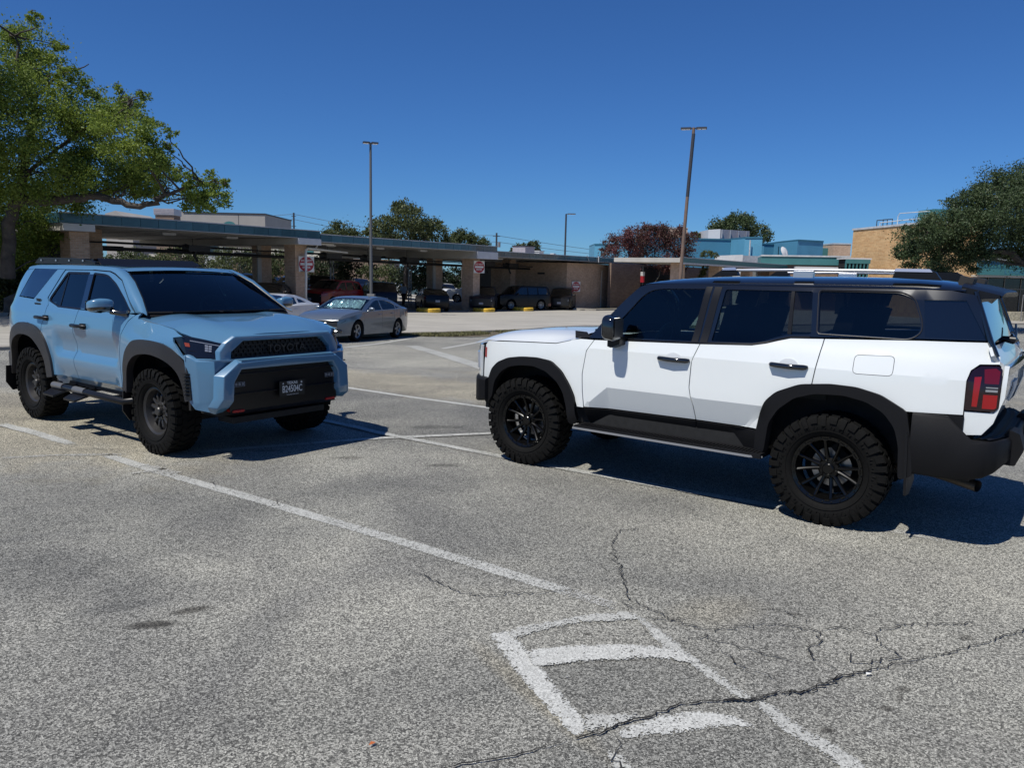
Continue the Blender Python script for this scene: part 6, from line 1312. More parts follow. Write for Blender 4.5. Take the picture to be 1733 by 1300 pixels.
def gcar(name,label,kind,paint,cx,cy,rz,cat='car',group=None,z=None,rim='rim_silver',plate=True,trim=None,glass='glass_black'):
    D=SIL[kind]; z=hgt(cx,cy)+.016 if z is None else z
    t=root(name,label,cat,(cx,cy,z),rz,group)
    # follow the slope of the ground
    hx,hy=math.cos(rz),math.sin(rz); e=1.4
    p_=math.atan2(hgt(cx+hx*e,cy+hy*e)-hgt(cx-hx*e,cy-hy*e),2*e); r_=math.atan2(hgt(cx-hy*.8,cy+hx*.8)-hgt(cx+hy*.8,cy-hx*.8),1.6)
    t.rotation_euler=(r_,-p_,rz)
    hw=D['W']/2; L2=D['L']/2; wb=D['wb']/2; R_=D['R']; x0=wb-.15
    belt=lambda x: interp(-x,[(-a,b) for a,b in D['belt']])
    def Y(x,z):
        b=belt(x); y=hw-.015
        if z>b: y-=D['k']*(z-b)+.025*sst((z-b)/.04)
        elif z>b-.22: y-=.02*((z-b+.22)/.22)**2
        if z<.5: y-=.10*(.5-z)
        ax=abs(x)
        if ax>x0: y-=hw*(.17 if kind not in('pickup','boxy') else .10)*((ax-x0)/(L2-x0))**2.6
        y+=.012*math.exp(-((ax-wb)/.42)**2-((z-R_*2)/.2)**2)
        return y
    sil=[p for p,_ in D['sil']]; nm=[n for _,n in D['sil']]
    ra=R_+.055; arch=lambda xc:[(xc+ra*math.cos(a),R_+ra*math.sin(a)) for a in [math.pi*i/12 for i in range(13)]]
    zb=R_*.62
    body=[p for p in sil if p[1]<=belt(p[0])+.001 and p[0]>0]
    # outline of the lower side
    low=[sil[0]]+[p for p in sil[1:] if p[0]>0 and p[1]<belt(p[0])]
    bx=[x for x in [2.3,1.6,1.1,.5,0,-.6,-1.2,-1.7,-2.3] if abs(x)<L2-.08]
    top=[(x,belt(x)) for x in bx]; rear=[p for p in sil if p[0]<0 and p[1]<belt(p[0])]
    out=low+top+rear+[(-wb-ra,zb)]+arch(-wb)[::-1][0:] 
    out=low+top+rear+[(-wb-ra-.01,zb)]+[(-wb-ra*math.cos(a),R_+ra*math.sin(a)) for a in [math.pi*i/12 for i in range(13)]]+[(-wb+ra+.01,zb),(wb-ra-.01,zb)]+[(wb-ra*math.cos(a),R_+ra*math.sin(a)) for a in [math.pi*i/12 for i in range(13)]]+[(wb+ra+.01,zb)]
    up=[p for p in sil if p[1]>belt(p[0])]
    for sg in (1,-1):
        F=lambda x,z,sg=sg:(x,sg*Y(x,z),z)
        cuts=[99]+D['seams']+[-99]; names=['front_fender']+(['front_door','rear_door'] if len(D['seams'])==3 else ['door'])+['rear_quarter']
        for i,nn in enumerate(names):
            pl=clipx(clipx(out,cuts[i],False) if cuts[i]<50 else out,cuts[i+1],True) if cuts[i+1]>-50 else clipx(out,cuts[i],False)
            if len(pl)>3: P1(nn,pl,F,paint,t,center=(0,0,.7),step=.14,gap=.004,thick=.03)
        # greenhouse side
        gp=[(x,belt(x)+.004) for x in (up[-1][0]+.02,*[b for b in bx[::-1] if up[-1][0]+.1<b<up[0][0]-.1],up[0][0]-.02)]+[(a,b) for a,b in up]
        P1('window_frame',gp,F,trim or paint,t,center=(0,0,.7),step=.14,gap=.001,thick=.03,holes=[w_[::-1] if area(w_)>0 else w_ for _,w_ in D['win']])
        for wn,w_ in D['win']: P1(wn,inset(w_ if area(w_)>0 else w_[::-1],-.006),lambda x,z,sg=sg:(x,sg*(Y(x,z)-.012),z),glass,t,center=(0,0,.7),rim=False,gap=0,step=.2)
        for x in (wb,-wb): simple_wheel(t,x,sg*(hw-.13),R_,.22,'five' if kind in('sedan','coupe') else 'ten',rim)
        mx=D['win'][0][1][0]; mb=MB(); mb.lathe([(0,-.09),(.05,-.08),(.075,0),(.05,.08),(0,.09)],10,'y',(mx[0]-.10,sg*(hw+.10),mx[1]+.06)); mb.tube([(mx[0]-.10,sg*(hw+.05),mx[1]+.02),(mx[0]-.08,sg*(hw-.08),mx[1]-.02)],.025,6); mb.build('side_mirror',paint,t)
        for s_ in D['seams'][1:]: 
            mb=MB(); yy=hw; mb.tube([(s_+.10,sg*(Y(s_+.1,belt(s_)-.13)+.015),belt(s_)-.13),(s_+.28,sg*(Y(s_+.28,belt(s_)-.13)+.015),belt(s_)-.13)],.015,6); mb.build('door_handle',paint,t)
        # lamps
        fx,fz=[p for p,n in D['sil'] if n=='bonnet'][0]; 
        hl=[(fx-.02,sg*Y(fx,fz)*1.0),(fx-.02,sg*.50)]
        mb=MB(); hh=.13 if kind in('sedan','coupe') else .20
        q=[(fx+.035,sg*hw*.48,fz-hh*.9),(fx+.02,sg*hw*.80,fz-hh*.7),(fx-.16,sg*(Y(fx-.16,fz)+.006),fz-hh*.35),(fx-.36,sg*(Y(fx-.36,fz)+.008),fz+.03),(fx-.12,sg*(Y(fx-.1,fz)-.02),fz+.055),(fx+.01,sg*hw*.62,fz-.01)]
        mb.add(q+[(a-.08,b*.93,c) for a,b,c in q],[tuple(range(6))]+[(i,(i+1)%6,6+(i+1)%6,6+i) for i in range(6)]); mb.build('headlamp','head_dark' if kind=='sedan' else 'lens_clear',t,smooth=0)
        rx_,rz_=[p for p,n in D['sil'] if n=='rear_bumper'][0]
        P1('tail_lamp',[(rx_+.30,rz_-.10),(rx_+.28,rz_-.28),(rx_-.03,rz_-.30),(rx_-.02,rz_-.05)],lambda x,z,sg=sg:(x,sg*(Y(x,z)+.008),z),'lens_red',t,center=(0,0,.7),gap=0,step=.3)
    # skin across the car
    us=[-1,-.97,-.9,-.75,-.5,-.25,0,.25,.5,.75,.9,.97,1]
    i=0
    while i<len(sil)-1:
        j=i
        while j+1<len(sil)-1 and nm[j+1]==nm[i]: j+=1
        pts=sil[i:j+2]; mb=MB(); P=[]
        for k,(x,z_) in enumerate(pts):
            gi=i+k; a=sil[max(0,gi-1)]; b=sil[min(len(sil)-1,gi+1)]; d=Vector((b[0]-a[0],b[1]-a[1])).normalized(); n=Vector((d.y,-d.x)); 
            if n.dot(Vector((x,z_-.7)))<0: n=-n
            yy=Y(x,z_); bulge=.10*abs(n.x)+.045*abs(n.y)
            for u in us: f=1-abs(u)**2.6; P.append((x+n.x*bulge*f-n.x*.0,u*yy,z_+n.y*bulge*f*.6))
        m=len(us); mb.add(P,[(a*m+q,a*m+q+1,(a+1)*m+q+1,(a+1)*m+q) for a in range(len(pts)-1) for q in range(m-1)])
        n_=nm[i]; mt=(glass if n_!='windscreen' or glass=='glass_black' else glass) if n_ in GLASSY else ('grille_black' if n_=='grille' else paint)
        o=mb.build(n_,mt,t,smooth=50,fix=False); i=j+1
    mb=MB(); zt=min(belt(0),1.2)-.12; mb.box((-L2+.25,-hw+.28,zb+.0),(L2-.3,hw-.28,min(.62,zt))); mb.box((-wb+ra+.02,-hw+.06,zb),(wb-ra-.02,hw-.06,zt)); mb.build('underbody_core','underbody_core',t,smooth=0)
    if plate:
        fx0=max(p[0] for p in sil)+.10; mb=MB(); mb.box((fx0,-.15,.50),(fx0+.012,.15,.64)); mb.box((-fx0-.012,-.15,.62),(-fx0,.15,.76)); mb.build('number_plate','plate_grey',t,smooth=0)
    return t,Y
MT['foil']=mat('foil_sunshade',(.62,.72,.72),.28,metal=.85)
MT['glass_sedan']=glassmat('saloon_glass',(.16,.19,.20),1.0)
MT['rim_silver']=mat('rim_silver',(.30,.30,.31),.35,metal=.7); MT['rim_dark']=mat('rim_dark',(.05,.05,.05),.35,metal=.5)
MT['silver_paint']=mat('silver_grey_paint',(.125,.15,.18),.34,metal=.4,coat=1); MT['paint_black']=mat('car_black',(.005,.005,.006),.35,coat=.12,spec=.3); MT['paint_navy']=mat('car_navy',(.006,.008,.018),.35,coat=.12,spec=.3)
MT['paint_red']=mat('car_red',(.26,.004,.008),.3,coat=.5); MT['paint_white']=mat('car_white',(.62,.63,.64),.35,coat=1); MT['paint_grey']=mat('car_grey',(.10,.11,.12),.3,coat=1); MT['paint_teal']=mat('car_blue_green',(.05,.10,.13),.3,coat=1)
MT['plate_grey']=mat('plate_grey',(.35,.35,.37),.5); MT['head_dark']=mat('headlamp_dark',(.035,.037,.042),.15,coat=1); MT['chrome']=mat('chrome',(.55,.55,.56),.15,metal=1)
# silver saloon with a sun shade
t,Y=gcar('parked_car','silver four door saloon with a crinkled sunshade behind its windscreen','sedan','silver_paint',-5.44,26.45,rad(-108.5),glass='glass_sedan',rim='rim_silver',plate=False)
def wsS(u,v):  # plane just behind the windscreen
    x=1.02-.66*v; z=1.035+.325*v; y=u*(Y(x,z)-.10); r=noise.noise(Vector((u*7,v*2.2,3)))*.03+noise.noise(Vector((u*18+v*9,v*5,9)))*.018; return (x-.05+r*.6,y,z-.015+r+.03*(1-u*u))
mb=MB(); mb.grid(wsS,[-.93+i*1.86/46 for i in range(47)],[.06+i*.86/16 for i in range(17)]); mb.build('sun_shade','foil',t,smooth=0)
mb=MB(); mb.grid(lambda u,v:(2.44+.105*(1-abs(u)**2.6),u*.60,.52+.145*v),[-1+i/8 for i in range(17)],[0,1]); mb.build('grille_surround','lamp_black',t)
mb=MB()
for z_ in (.56,.61): mb.tube([(2.46+.10*(1-abs(u)**2.6),u*.55,z_) for u in [-1+i/8 for i in range(17)]],.007,5)
mb.tube([(2.43+.115*(1-abs(u)**2.6),u*.80,.685+.01*abs(u)) for u in [-1+i/8 for i in range(17)]],.013,5)
for a,b in (((2.57,-.055,.565),(2.57,-.045,.645)),((2.57,.055,.565),(2.57,.045,.645)),((2.57,-.05,.605),(2.57,.05,.605))): mb.tube([a,b],.008,6)
mb.build('grille_trim','chrome',t)
for sg in (1,-1):
    mb=MB(); q=rnd([(.50,.30),(.50,.38),(.56,.42),(.80,.42),(.86,.38),(.84,.30)],.02); mb.prism(q,lambda p:(2.50-.22*(p[0]-.5)*1.2,sg*p[0],p[1]),lambda p:(2.40-.22*(p[0]-.5)*1.2,sg*p[0],p[1])); F_=mb.build('fog_lamp_recess','lamp_black',t,smooth=0)
    mb=MB(); mb.tube([(2.50,sg*.58,.36),(2.455,sg*.76,.365)],.012,5); mb.build('fog_lamp','chrome',F_)
    mb=MB(); mb.tube([(x,sg*(Y(x,z_)+.004),z_) for x,z_ in [(.86,.985),(.50,1.165),(.22,1.28),(0,1.33),(-.55,1.35),(-.95,1.275),(-1.55,1.085)]],.008,5); mb.build('window_trim','chrome',t)
gcar('parked_car','white coupe half hidden behind the blue vehicle bonnet','coupe','paint_white',-9.15,28.4,rad(-108),glass='glass_black',plate=False)
CARS=[('dark wagon in shade left of the black saloon under the canopy','suv','paint_navy',-19.5,56,-95,'car'),
('black saloon facing out beside the left canopy column','sedan','paint_black',-13.0,40.8,-84,'car'),
('black pickup with big dark grille right of the white pipe','pickup','paint_black',-13.4,53.5,-72,'pickup truck'),
('red car under the canopy behind the silver saloon','suv','paint_red',-11.2,47.5,-110,'car'),
('dark blue car far away left of the lamp post','suv','paint_navy',-18.0,90,-60,'car'),
('navy hatchback behind the concrete lamp base','suv','paint_navy',-9.15,51.5,112,'car'),
('pale car in the far row left of the walking man','sedan','paint_white',-14.8,93,170,'car'),
('blue green car in the far row behind the walking man','suv','paint_teal',-11.8,93,165,'car'),
('black saloon in shade right of the walking man','sedan','paint_black',-5.7,53.2,105,'car'),
('white pickup facing left in the sunlit far row','pickup','paint_white',-3.9,79,176,'pickup truck'),
('small white car behind the white pickup cab','suv','paint_white',-8.2,92,-70,'car'),
('navy car behind the slim middle brick column','suv','paint_navy',-2.2,56.2,-92,'car'),
('white boxy vehicle beyond the middle column','boxy','paint_white',-.4,84,175,'car'),
('white low car just right of the middle column','sedan','paint_white',-2.6,80.5,170,'car'),
('boxy black off-road vehicle beside the brick booth','boxy','paint_black',.45,59.9,-146,'off-road vehicle'),
('black vehicle in deep shade next to the booth wall','suv','paint_black',4.0,63.4,-100,'car'),
('grey car in shade left of the canopy column','suv','paint_grey',-16.3,57,-100,'car'),
('dark car in the far row at the left end','sedan','paint_black',-24.5,80,-80,'car'),
('pale silver car in the far row beside the dark one','suv','silver_paint',-20.5,82,-85,'car'),
('dark red car in shade left of the black pickup','sedan','paint_wine',-15.0,52.4,-95,'car'),]
MT['paint_wine']=mat('car_wine',(.08,.006,.01),.3,coat=1)
for lab,kd,pt,x,y,a,cat in CARS: gcar('parked_car' if kd!='pickup' else 'parked_pickup',lab,kd,pt,x,y,rad(a),cat,'cars parked under and behind the canopy')
# walking man
def person():
    z=hgt(-8.3,58)+.02; t=root('person','man in a white shirt and dark trousers walking under the canopy','person',(-8.3,58,z),rad(75))
    V=[(0,0,.95),(0,0,1.15),(-.01,0,1.36),(.0,0,1.47),(.01,0,1.56),(.02,0,1.68),(.0,.10,.90),(.12,.11,.52),(.05,.11,.10),(.17,.12,.05),(.0,-.10,.90),(-.06,-.11,.50),(-.22,-.11,.14),(-.14,-.12,.04),(0,.19,1.40),(-.08,.25,1.14),(.02,.25,.92),(0,-.19,1.40),(.07,-.25,1.14),(.18,-.23,.95)]
    E_=[(0,1),(1,2),(2,3),(3,4),(4,5),(0,6),(6,7),(7,8),(8,9),(0,10),(10,11),(11,12),(12,13),(2,14),(14,15),(15,16),(2,17),(17,18),(18,19)]
    Rr=[.15,.15,.16,.07,.09,.09,.10,.075,.05,.045,.10,.075,.05,.045,.075,.05,.04,.075,.05,.04]
    me=bpy.data.meshes.new('body'); me.from_pydata(V,E_,[]); o=bpy.data.objects.new('body',me); C.objects.link(o)
    sk_=o.modifiers.new('s','SKIN'); me.skin_vertices[0].data[0].use_root=True
    for i,r in enumerate(Rr): me.skin_vertices[0].data[i].radius=(r,r*(1.25 if i in(0,1,2) else 1))
    ss_=o.modifiers.new('u','SUBSURF'); ss_.levels=2; ss_.render_levels=2
    dg=bpy.context.evaluated_depsgraph_get(); m2=bpy.data.meshes.new_from_object(o.evaluated_get(dg)); bpy.data.objects.remove(o); m2.name='body'
    for k in ('shirt','trousers','skin','hair'): m2.materials.append(MT[k])
    for p in m2.polygons:
        c=p.center; p.material_index=0 if .93<c.z<1.48 and not (abs(c.y)>.2 and c.z<1.12) else (1 if c.z<=.93 and abs(c.y)<.21 else (3 if c.z>1.66 or (c.z>1.55 and c.x<.0) else 2)); p.use_smooth=True
    o=bpy.data.objects.new('body',m2); C.objects.link(o); o.parent=t
MT['shirt']=mat('white_shirt',(.5,.5,.52),.8); MT['trousers']=mat('dark_trousers',(.012,.012,.016),.8); MT['skin']=mat('skin',(.18,.10,.07),.6); MT['hair']=mat('dark_hair',(.01,.008,.007),.7)
person()
# ------------------------------------------------------------ trees
def leaf_mat(name,c1,c2,tr=.35):
    m_=bpy.data.materials.new(name); m_.use_nodes=True; t=m_.node_tree; t.nodes.clear(); N=t.nodes.new; L=t.links.new
    o=N('ShaderNodeOutputMaterial'); g=N('ShaderNodeNewGeometry'); tc=N('ShaderNodeTexCoord'); n=N('ShaderNodeTexNoise'); n.inputs['Scale'].default_value=.55; n.inputs['Detail'].default_value=3; L(tc.outputs['Object'],n.inputs['Vector'])
    a=N('ShaderNodeMath'); a.operation='MULTIPLY_ADD'; L(g.outputs['Random Per Island'],a.inputs[0]); a.inputs[1].default_value=.55; mr=N('ShaderNodeMapRange'); mr.inputs[1].default_value=.35; mr.inputs[2].default_value=.65; mr.inputs[3].default_value=0; mr.inputs[4].default_value=.5; L(n.outputs[0],mr.inputs[0]); L(mr.outputs[0],a.inputs[2])
    x=N('ShaderNodeMix'); x.data_type='RGBA'; L(a.outputs[0],x.inputs[0]); x.inputs[6].default_value=(*c1,1); x.inputs[7].default_value=(*c2,1)
    d=N('ShaderNodeBsdfPrincipled'); L(x.outputs[2],d.inputs['Base Color']); d.inputs['Roughness'].default_value=.55; d.inputs['Specular IOR Level'].default_value=.35
    l=N('ShaderNodeBsdfTranslucent'); L(x.outputs[2],l.inputs[0]); mx=N('ShaderNodeMixShader'); mx.inputs[0].default_value=tr; L(d.outputs[0],mx.inputs[1]); L(l.outputs[0],mx.inputs[2]); L(mx.outputs[0],o.inputs[0]); return m_
MT['leaf_bright']=leaf_mat('leaf_yellow_green',(.085,.145,.022),(.24,.30,.05),.42)
MT['leaf_oak']=leaf_mat('leaf_oak',(.026,.050,.020),(.080,.11,.042),.25)
MT['leaf_mid']=leaf_mat('leaf_mid',(.035,.055,.018),(.11,.125,.045),.25)
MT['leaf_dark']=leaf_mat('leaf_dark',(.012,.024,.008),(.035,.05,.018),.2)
MT['leaf_red']=leaf_mat('leaf_reddish',(.022,.035,.016),(.16,.05,.055),.25)
MT['leaf_pink']=leaf_mat('leaf_pink_flower',(.20,.03,.05),(.30,.07,.09),.3)
MT['leaf_orange']=mat('orange_leaf',(.45,.12,.03),.7)
MT['bark']=mat('bark',(.055,.045,.036),.9,nscale=4,namp=.4,bump=.6,bscale=14); MT['bark_pale']=mat('pale_bark',(.20,.17,.13),.85,nscale=4,namp=.3)
def foliage(name,cl,n,leaf,material,parent,seed=1,clump=.26,flat=.82,shell=.5,sub=None,zmin=None):
    r=np.random.default_rng(seed); cl=np.array(cl,float); w_=cl[:,3]**2; w_=w_/w_.sum(); P=[]
    for i,c in enumerate(cl):
        k=max(20,int(n*w_[i])); m_=sub or max(8,int(8+c[3]*c[3]*14)); m_=min(m_,400)
        d=r.normal(size=(m_,3)); d/=np.linalg.norm(d,axis=1)[:,None]; rad_=c[3]*(shell+(1-shell)*r.random(m_))[:,None]**.8; sc=c[:3]+d*rad_*[1,1,flat]
        s_=c[3]*clump*(.5+r.random(m_)*.9)*(1.0 if c[3]<1.5 else 1.3/c[3]**.5)
        idx=r.integers(0,m_,k); q=sc[idx]+r.normal(size=(k,3))*s_[idx][:,None]*[1,1,.7]*.75; P.append(q)
    P=np.concatenate(P); 
    if zmin is not None: P=P[P[:,2]>zmin]
    k=len(P); a=r.normal(size=(k,3)); a/=np.linalg.norm(a,axis=1)[:,None]; b=r.normal(size=(k,3)); b-=a*(a*b).sum(1)[:,None]; b/=np.linalg.norm(b,axis=1)[:,None]
    s_=(leaf*(.55+.8*r.random(k)))[:,None]; V=np.stack([P-a*s_*.5,P+b*s_*.27,P+a*s_*.5,P-b*s_*.27],1).reshape(-1,3)
    me=bpy.data.meshes.new(name); me.vertices.add(4*k); me.vertices.foreach_set('co',V.ravel()); me.loops.add(4*k); me.loops.foreach_set('vertex_index',np.arange(4*k)); me.polygons.add(k); me.polygons.foreach_set('loop_start',np.arange(k)*4); me.polygons.foreach_set('loop_total',np.full(k,4)); me.update(calc_edges=True); me.materials.append(MT[material])
    o=bpy.data.objects.new(name,me); C.objects.link(o); o.parent=parent; return o
def branch(mb,pts,r0,r1,n=7,seed=0,jit=.06):
    r=random.Random(seed); Q=[]
    for i in range(len(pts)-1):
        a=Vector(pts[i][:3]); b=Vector(pts[i+1][:3])
        for k in range(3): Q.append(a.lerp(b,k/3)+Vector((r.gauss(0,jit),r.gauss(0,jit),r.gauss(0,jit*.6)))*(1 if i+k else 0))
    Q.append(Vector(pts[-1][:3])); m_=len(Q); mb.tube(Q,[r0+(r1-r0)*(i/(m_-1))**.8 for i in range(m_)],n)
def tree(name,label,key,x,y,rt,n,leaf,lm,seed,limbs=None,bark='bark',group=None,cat='tree',twigs=2,fork=.35,lean=.35,**k):
    cl=TR[key]; z=hgt(x,y)-.1; t=root(name,label,cat,(x,y,z),0,group); off=Vector((x,y,z)); C_=[(a-x,b-y,c-z,r) for a,b,c,r in cl]
    mb=MB(); rr_=random.Random(seed); zl=min(c[2]-c[3]*.6 for c in C_); zc=sum(c[2] for c in C_)/len(C_); H=max(1.2,min(zl+.5,zc*.6))
    top=Vector((sum(c[0] for c in C_)/len(C_)*lean,sum(c[1] for c in C_)/len(C_)*lean,H))
    if rt>0: branch(mb,[(0,0,-.2),(0,0,H*.5),tuple(top)],rt*1.15,rt*.8,9,seed,.03)
    for i,c in enumerate(C_):
        cc=Vector(c[:3]); 
        org=top
        if limbs:
            LP=[Vector((p[0]-x,p[1]-y,p[2]-z)) for L_,_a,_b in limbs for p in TR[L_]]; org=min(LP,key=lambda p:(p-cc).length+ (3 if p.z>cc.z+.3 else 0))
        if rt>0: mid=org.lerp(cc,.5)+Vector((rr_.gauss(0,.2),rr_.gauss(0,.2),.15*c[3])); branch(mb,[tuple(org),tuple(mid),tuple(cc)],rt*fork,rt*fork*.3,6,seed+i,.09)
        for q in range(twigs+int(c[3]*2)):
            d=Vector((rr_.gauss(0,1),rr_.gauss(0,1),rr_.gauss(.2,.8))).normalized()*c[3]*.92; branch(mb,[tuple(cc),tuple(cc+d*.5+Vector((0,0,.1))),tuple(cc+d)],max(.015,rt*fork*.28),.010,4,seed+q,.05)
    if limbs:
        for L_,a,b in limbs: branch(mb,[(p[0]-x,p[1]-y,p[2]-z) for p in TR[L_]],a,b,9,seed+5,.07)
    mb.build('trunk_and_branches',bark,t,smooth=60); foliage('crown',C_,n,leaf,lm,t,seed,**k); return t
TR={}
TR['oak_l']=[(-19.66,31.34,10.33,1.26),(-18.79,31.35,9.58,0.92),(-19.27,30.07,8.81,1.39),(-16.51,29.06,8.67,0.58),(-17.87,28.04,6.85,1.73),(-17.12,29.49,7.46,1.18),(-15.99,29.6,7.19,1.26),(-14.0,28.0,6.52,1.12),(-13.2,28.01,5.94,0.91),(-16.82,32.2,5.81,1.37),(-14.62,30.67,5.2,0.95),(-13.23,28.83,5.75,0.58),(-18.17,29.71,5.34,1.83),(-21.17,32.09,4.17,1.98),(-17.91,31.75,4.8,1.1),(-15.99,31.51,4.93,0.73),(-11.75,29.53,4.76,0.77),(-12.33,29.97,4.29,0.46),(-11.71,30.78,5.05,0.43),(-11.89,28.07,5.05,0.32),(-15.16,30.24,8.52,0.26),(-13.62,28.99,8.06,0.29),(-14.48,31.67,7.46,0.37),(-12.3,28.08,6.55,0.24),(-16.57,30.79,8.61,0.47),(-15.53,31.63,8.16,0.61),(-16.43,28.8,5.05,1.0),(-17.68,31.74,6.54,1.1),(-16.69,31.64,8.58,0.39),(-12.3,27.88,6.04,0.3),(-15.07,30.91,5.56,0.86),(-19.29,27.81,7.87,1.93),(-21.72,30.01,5.52,2.31),(-21.04,29.72,2.86,1.83),(-10.89,28.69,4.42,0.44),(-11.65,29.23,4.24,0.5),(-13.07,31.35,4.86,0.39),(-10.8,29.19,4.96,0.23),(-11.09,28.46,5.22,0.26),(-15.07,30.87,7.57,0.62),(-13.39,29.77,5.45,0.69),(-14.71,31.32,4.71,0.63),(-15.03,28.84,7.27,0.49),(-17.51,29.21,10.68,0.36),(-18.03,31.32,10.36,0.39),(-21.81,34.01,2.3,1.44),(-20.45,34.01,3.22,1.05),(-19.6,33.47,3.46,0.93),(-20.29,33.03,4.27,1.4),(-22.71,34.87,0.98,1.08),(-23.55,33.17,2.23,1.79),(-20.1,34.69,2.74,0.59),(-20.0,25.74,9.0,2.18),(-21.99,26.9,6.25,2.7),(-20.23,25.8,11.14,1.79)]  # last clusters lie out of view, added to shade the lower crown
TR['oak_l_limb']=[(-19.34,29.5,1.33,0.0),(-19.2,29.5,3.33,0.0),(-18.55,29.5,4.22,0.0),(-16.99,29.5,4.3,0.0),(-16.09,29.5,4.45,0.0),(-15.21,29.5,4.34,0.0),(-14.22,29.5,4.1,0.0),(-13.61,29.5,4.28,0.0),(-13.24,29.5,4.6,0.0),(-12.63,29.5,4.74,0.0),(-11.73,29.5,4.98,0.0)]
TR['oak_l_up']=[(-19.52,30.0,3.36,0.0),(-18.81,30.0,5.14,0.0),(-18.37,30.0,6.68,0.0),(-18.26,30.0,7.97,0.0),(-18.75,30.0,9.23,0.0),(-18.79,30.0,10.28,0.0)]
TR['oak_l_up2']=[(-18.26,30.0,7.97,0.0),(-17.58,30.0,8.62,0.0),(-16.77,30.0,9.06,0.0),(-16.09,30.0,9.33,0.0)]
TR['oak_l_up3']=[(-18.81,30.0,5.14,0.0),(-17.39,30.0,6.27,0.0),(-16.0,30.0,7.05,0.0),(-14.73,30.0,7.83,0.0),(-14.04,30.0,8.38,0.0)]
TR['oak_r']=[(21.53,42.25,4.26,0.98),(21.26,40.64,3.27,1.03),(20.74,41.19,3.58,0.64),(22.19,40.93,4.82,1.2),(23.78,42.65,3.21,1.12),(22.11,40.34,2.37,0.5),(23.6,40.65,4.53,1.63),(24.15,39.2,5.34,1.66),(24.18,40.71,6.65,0.69),(25.69,41.47,7.07,1.28),(27.43,42.57,7.07,1.48),(27.92,42.53,4.57,1.64),(23.9,40.38,3.17,0.81),(26.73,42.76,3.6,0.73),(26.91,39.88,5.89,2.46),(29.35,42.16,3.95,1.95),(20.99,39.77,4.43,0.92),(23.16,40.66,5.88,0.88),(22.26,39.46,5.03,1.06)]
TR['oak_r_limb']=[(29.23,41.0,0.82,0.0),(27.95,41.0,2.34,0.0),(26.93,41.0,3.0,0.0),(26.16,41.0,3.54,0.0),(25.46,41.0,3.68,0.0),(24.22,41.0,3.56,0.0),(22.66,41.0,3.61,0.0)]
TR['oak_r_limb2']=[(26.93,41.0,3.0,0.0),(26.92,41.0,4.47,0.0),(26.13,41.0,5.97,0.0),(25.41,41.0,6.86,0.0)]
TR['t3']=[(-12.5,74.23,5.93,1.49),(-10.22,74.01,7.07,1.77),(-7.78,74.78,6.07,1.27),(-13.95,75.37,5.74,0.81),(-10.14,77.71,5.2,1.98),(-12.47,77.56,4.74,1.67),(-6.9,75.92,4.79,1.17),(-11.33,75.82,8.07,0.82)]
TR['t3t']=[(-10.36,76.0,1.4,0.0),(-10.37,76.0,4.27,0.0),(-10.49,76.0,6.25,0.0),(-10.61,76.0,7.65,0.0)]
TR['t4']=[(-18.43,81.8,5.64,1.51),(-16.96,82.19,5.69,0.89),(-19.84,82.47,5.52,0.76)]
TR['t5']=[(-6.06,92.0,5.74,1.42),(-4.19,92.38,5.53,1.0),(-7.7,92.39,5.73,0.85),(-6.7,91.01,6.09,0.84)]
TR['t6']=[(0.71,111.08,5.73,0.77),(2.82,111.3,5.95,0.86),(1.8,111.43,6.18,0.69),(-0.3,111.41,5.39,0.6)]
TR['far']=[(39.46,138.2,11.03,3.2),(36.73,138.87,10.8,2.36),(43.89,140.4,10.0,2.17),(41.62,141.54,12.54,1.53),(35.32,139.4,10.39,1.07),(38.68,139.47,12.54,1.29)]
TR['far2']=[(27.71,120.0,8.6,0.74)]
TR['u1']=[(-35.56,72.72,2.23,1.46),(-37.15,73.14,2.48,1.13),(-38.62,73.76,1.9,1.02)]
TR['u2']=[(-32.87,75.5,2.62,1.75),(-31.41,76.83,2.39,1.48),(-34.56,75.37,2.01,1.28)]
TR['u3']=[(-25.6,71.3,2.7,1.87),(-26.25,68.92,1.86,1.17),(-23.49,71.48,2.48,1.65)]
TR['u4']=[(-22.63,74.02,2.54,1.37),(-23.71,74.68,1.68,1.27)]
TR['u5']=[(-15.69,66.14,1.71,1.73),(-13.98,65.26,2.09,1.21),(-16.91,65.98,2.04,1.12)]
TR['u6']=[(-13.85,82.2,1.43,1.65),(-15.73,82.17,1.89,1.01)]
TR['u7']=[(-10.13,80.12,1.64,1.98),(-8.27,79.91,1.44,1.48),(-11.21,81.33,0.75,1.38)]
TR['u8']=[(-2.47,91.04,1.67,1.68),(-1.08,92.11,1.21,1.28)]
TR['u9']=[(-33.39,57.96,2.92,1.16),(-32.11,58.39,2.3,0.99),(-34.9,58.92,1.8,1.18)]
TR['u10']=[(-6.86,94.05,1.43,1.6),(-7.94,94.13,0.69,1.16)]
TR['u11']=[(-7.81,60.0,0.5,0.0)]
TR['pink']=[(-0.82,86.12,1.59,0.93),(-1.46,85.75,0.79,0.79),(-0.15,86.05,0.82,0.8)]
TR['crape']=[(9.64,73.34,5.05,1.24),(11.14,72.38,5.42,1.45),(13.34,73.98,5.82,1.48),(15.22,73.49,5.29,1.47),(16.21,73.91,4.22,1.03),(8.75,72.59,4.13,0.9),(12.11,72.89,4.1,1.57),(14.29,72.52,3.32,1.12),(15.33,72.09,2.96,0.78),(16.26,72.03,5.79,0.56),(12.38,72.49,6.37,0.67),(13.83,73.72,6.26,0.68),(10.55,72.33,6.11,0.56),(15.42,73.38,6.38,0.57)]
TR['crapet']=[(12.92,73.0,-0.85,0.0),(13.26,73.0,1.38,0.0),(13.76,73.0,2.49,0.0),(14.62,73.0,4.16,0.0)]
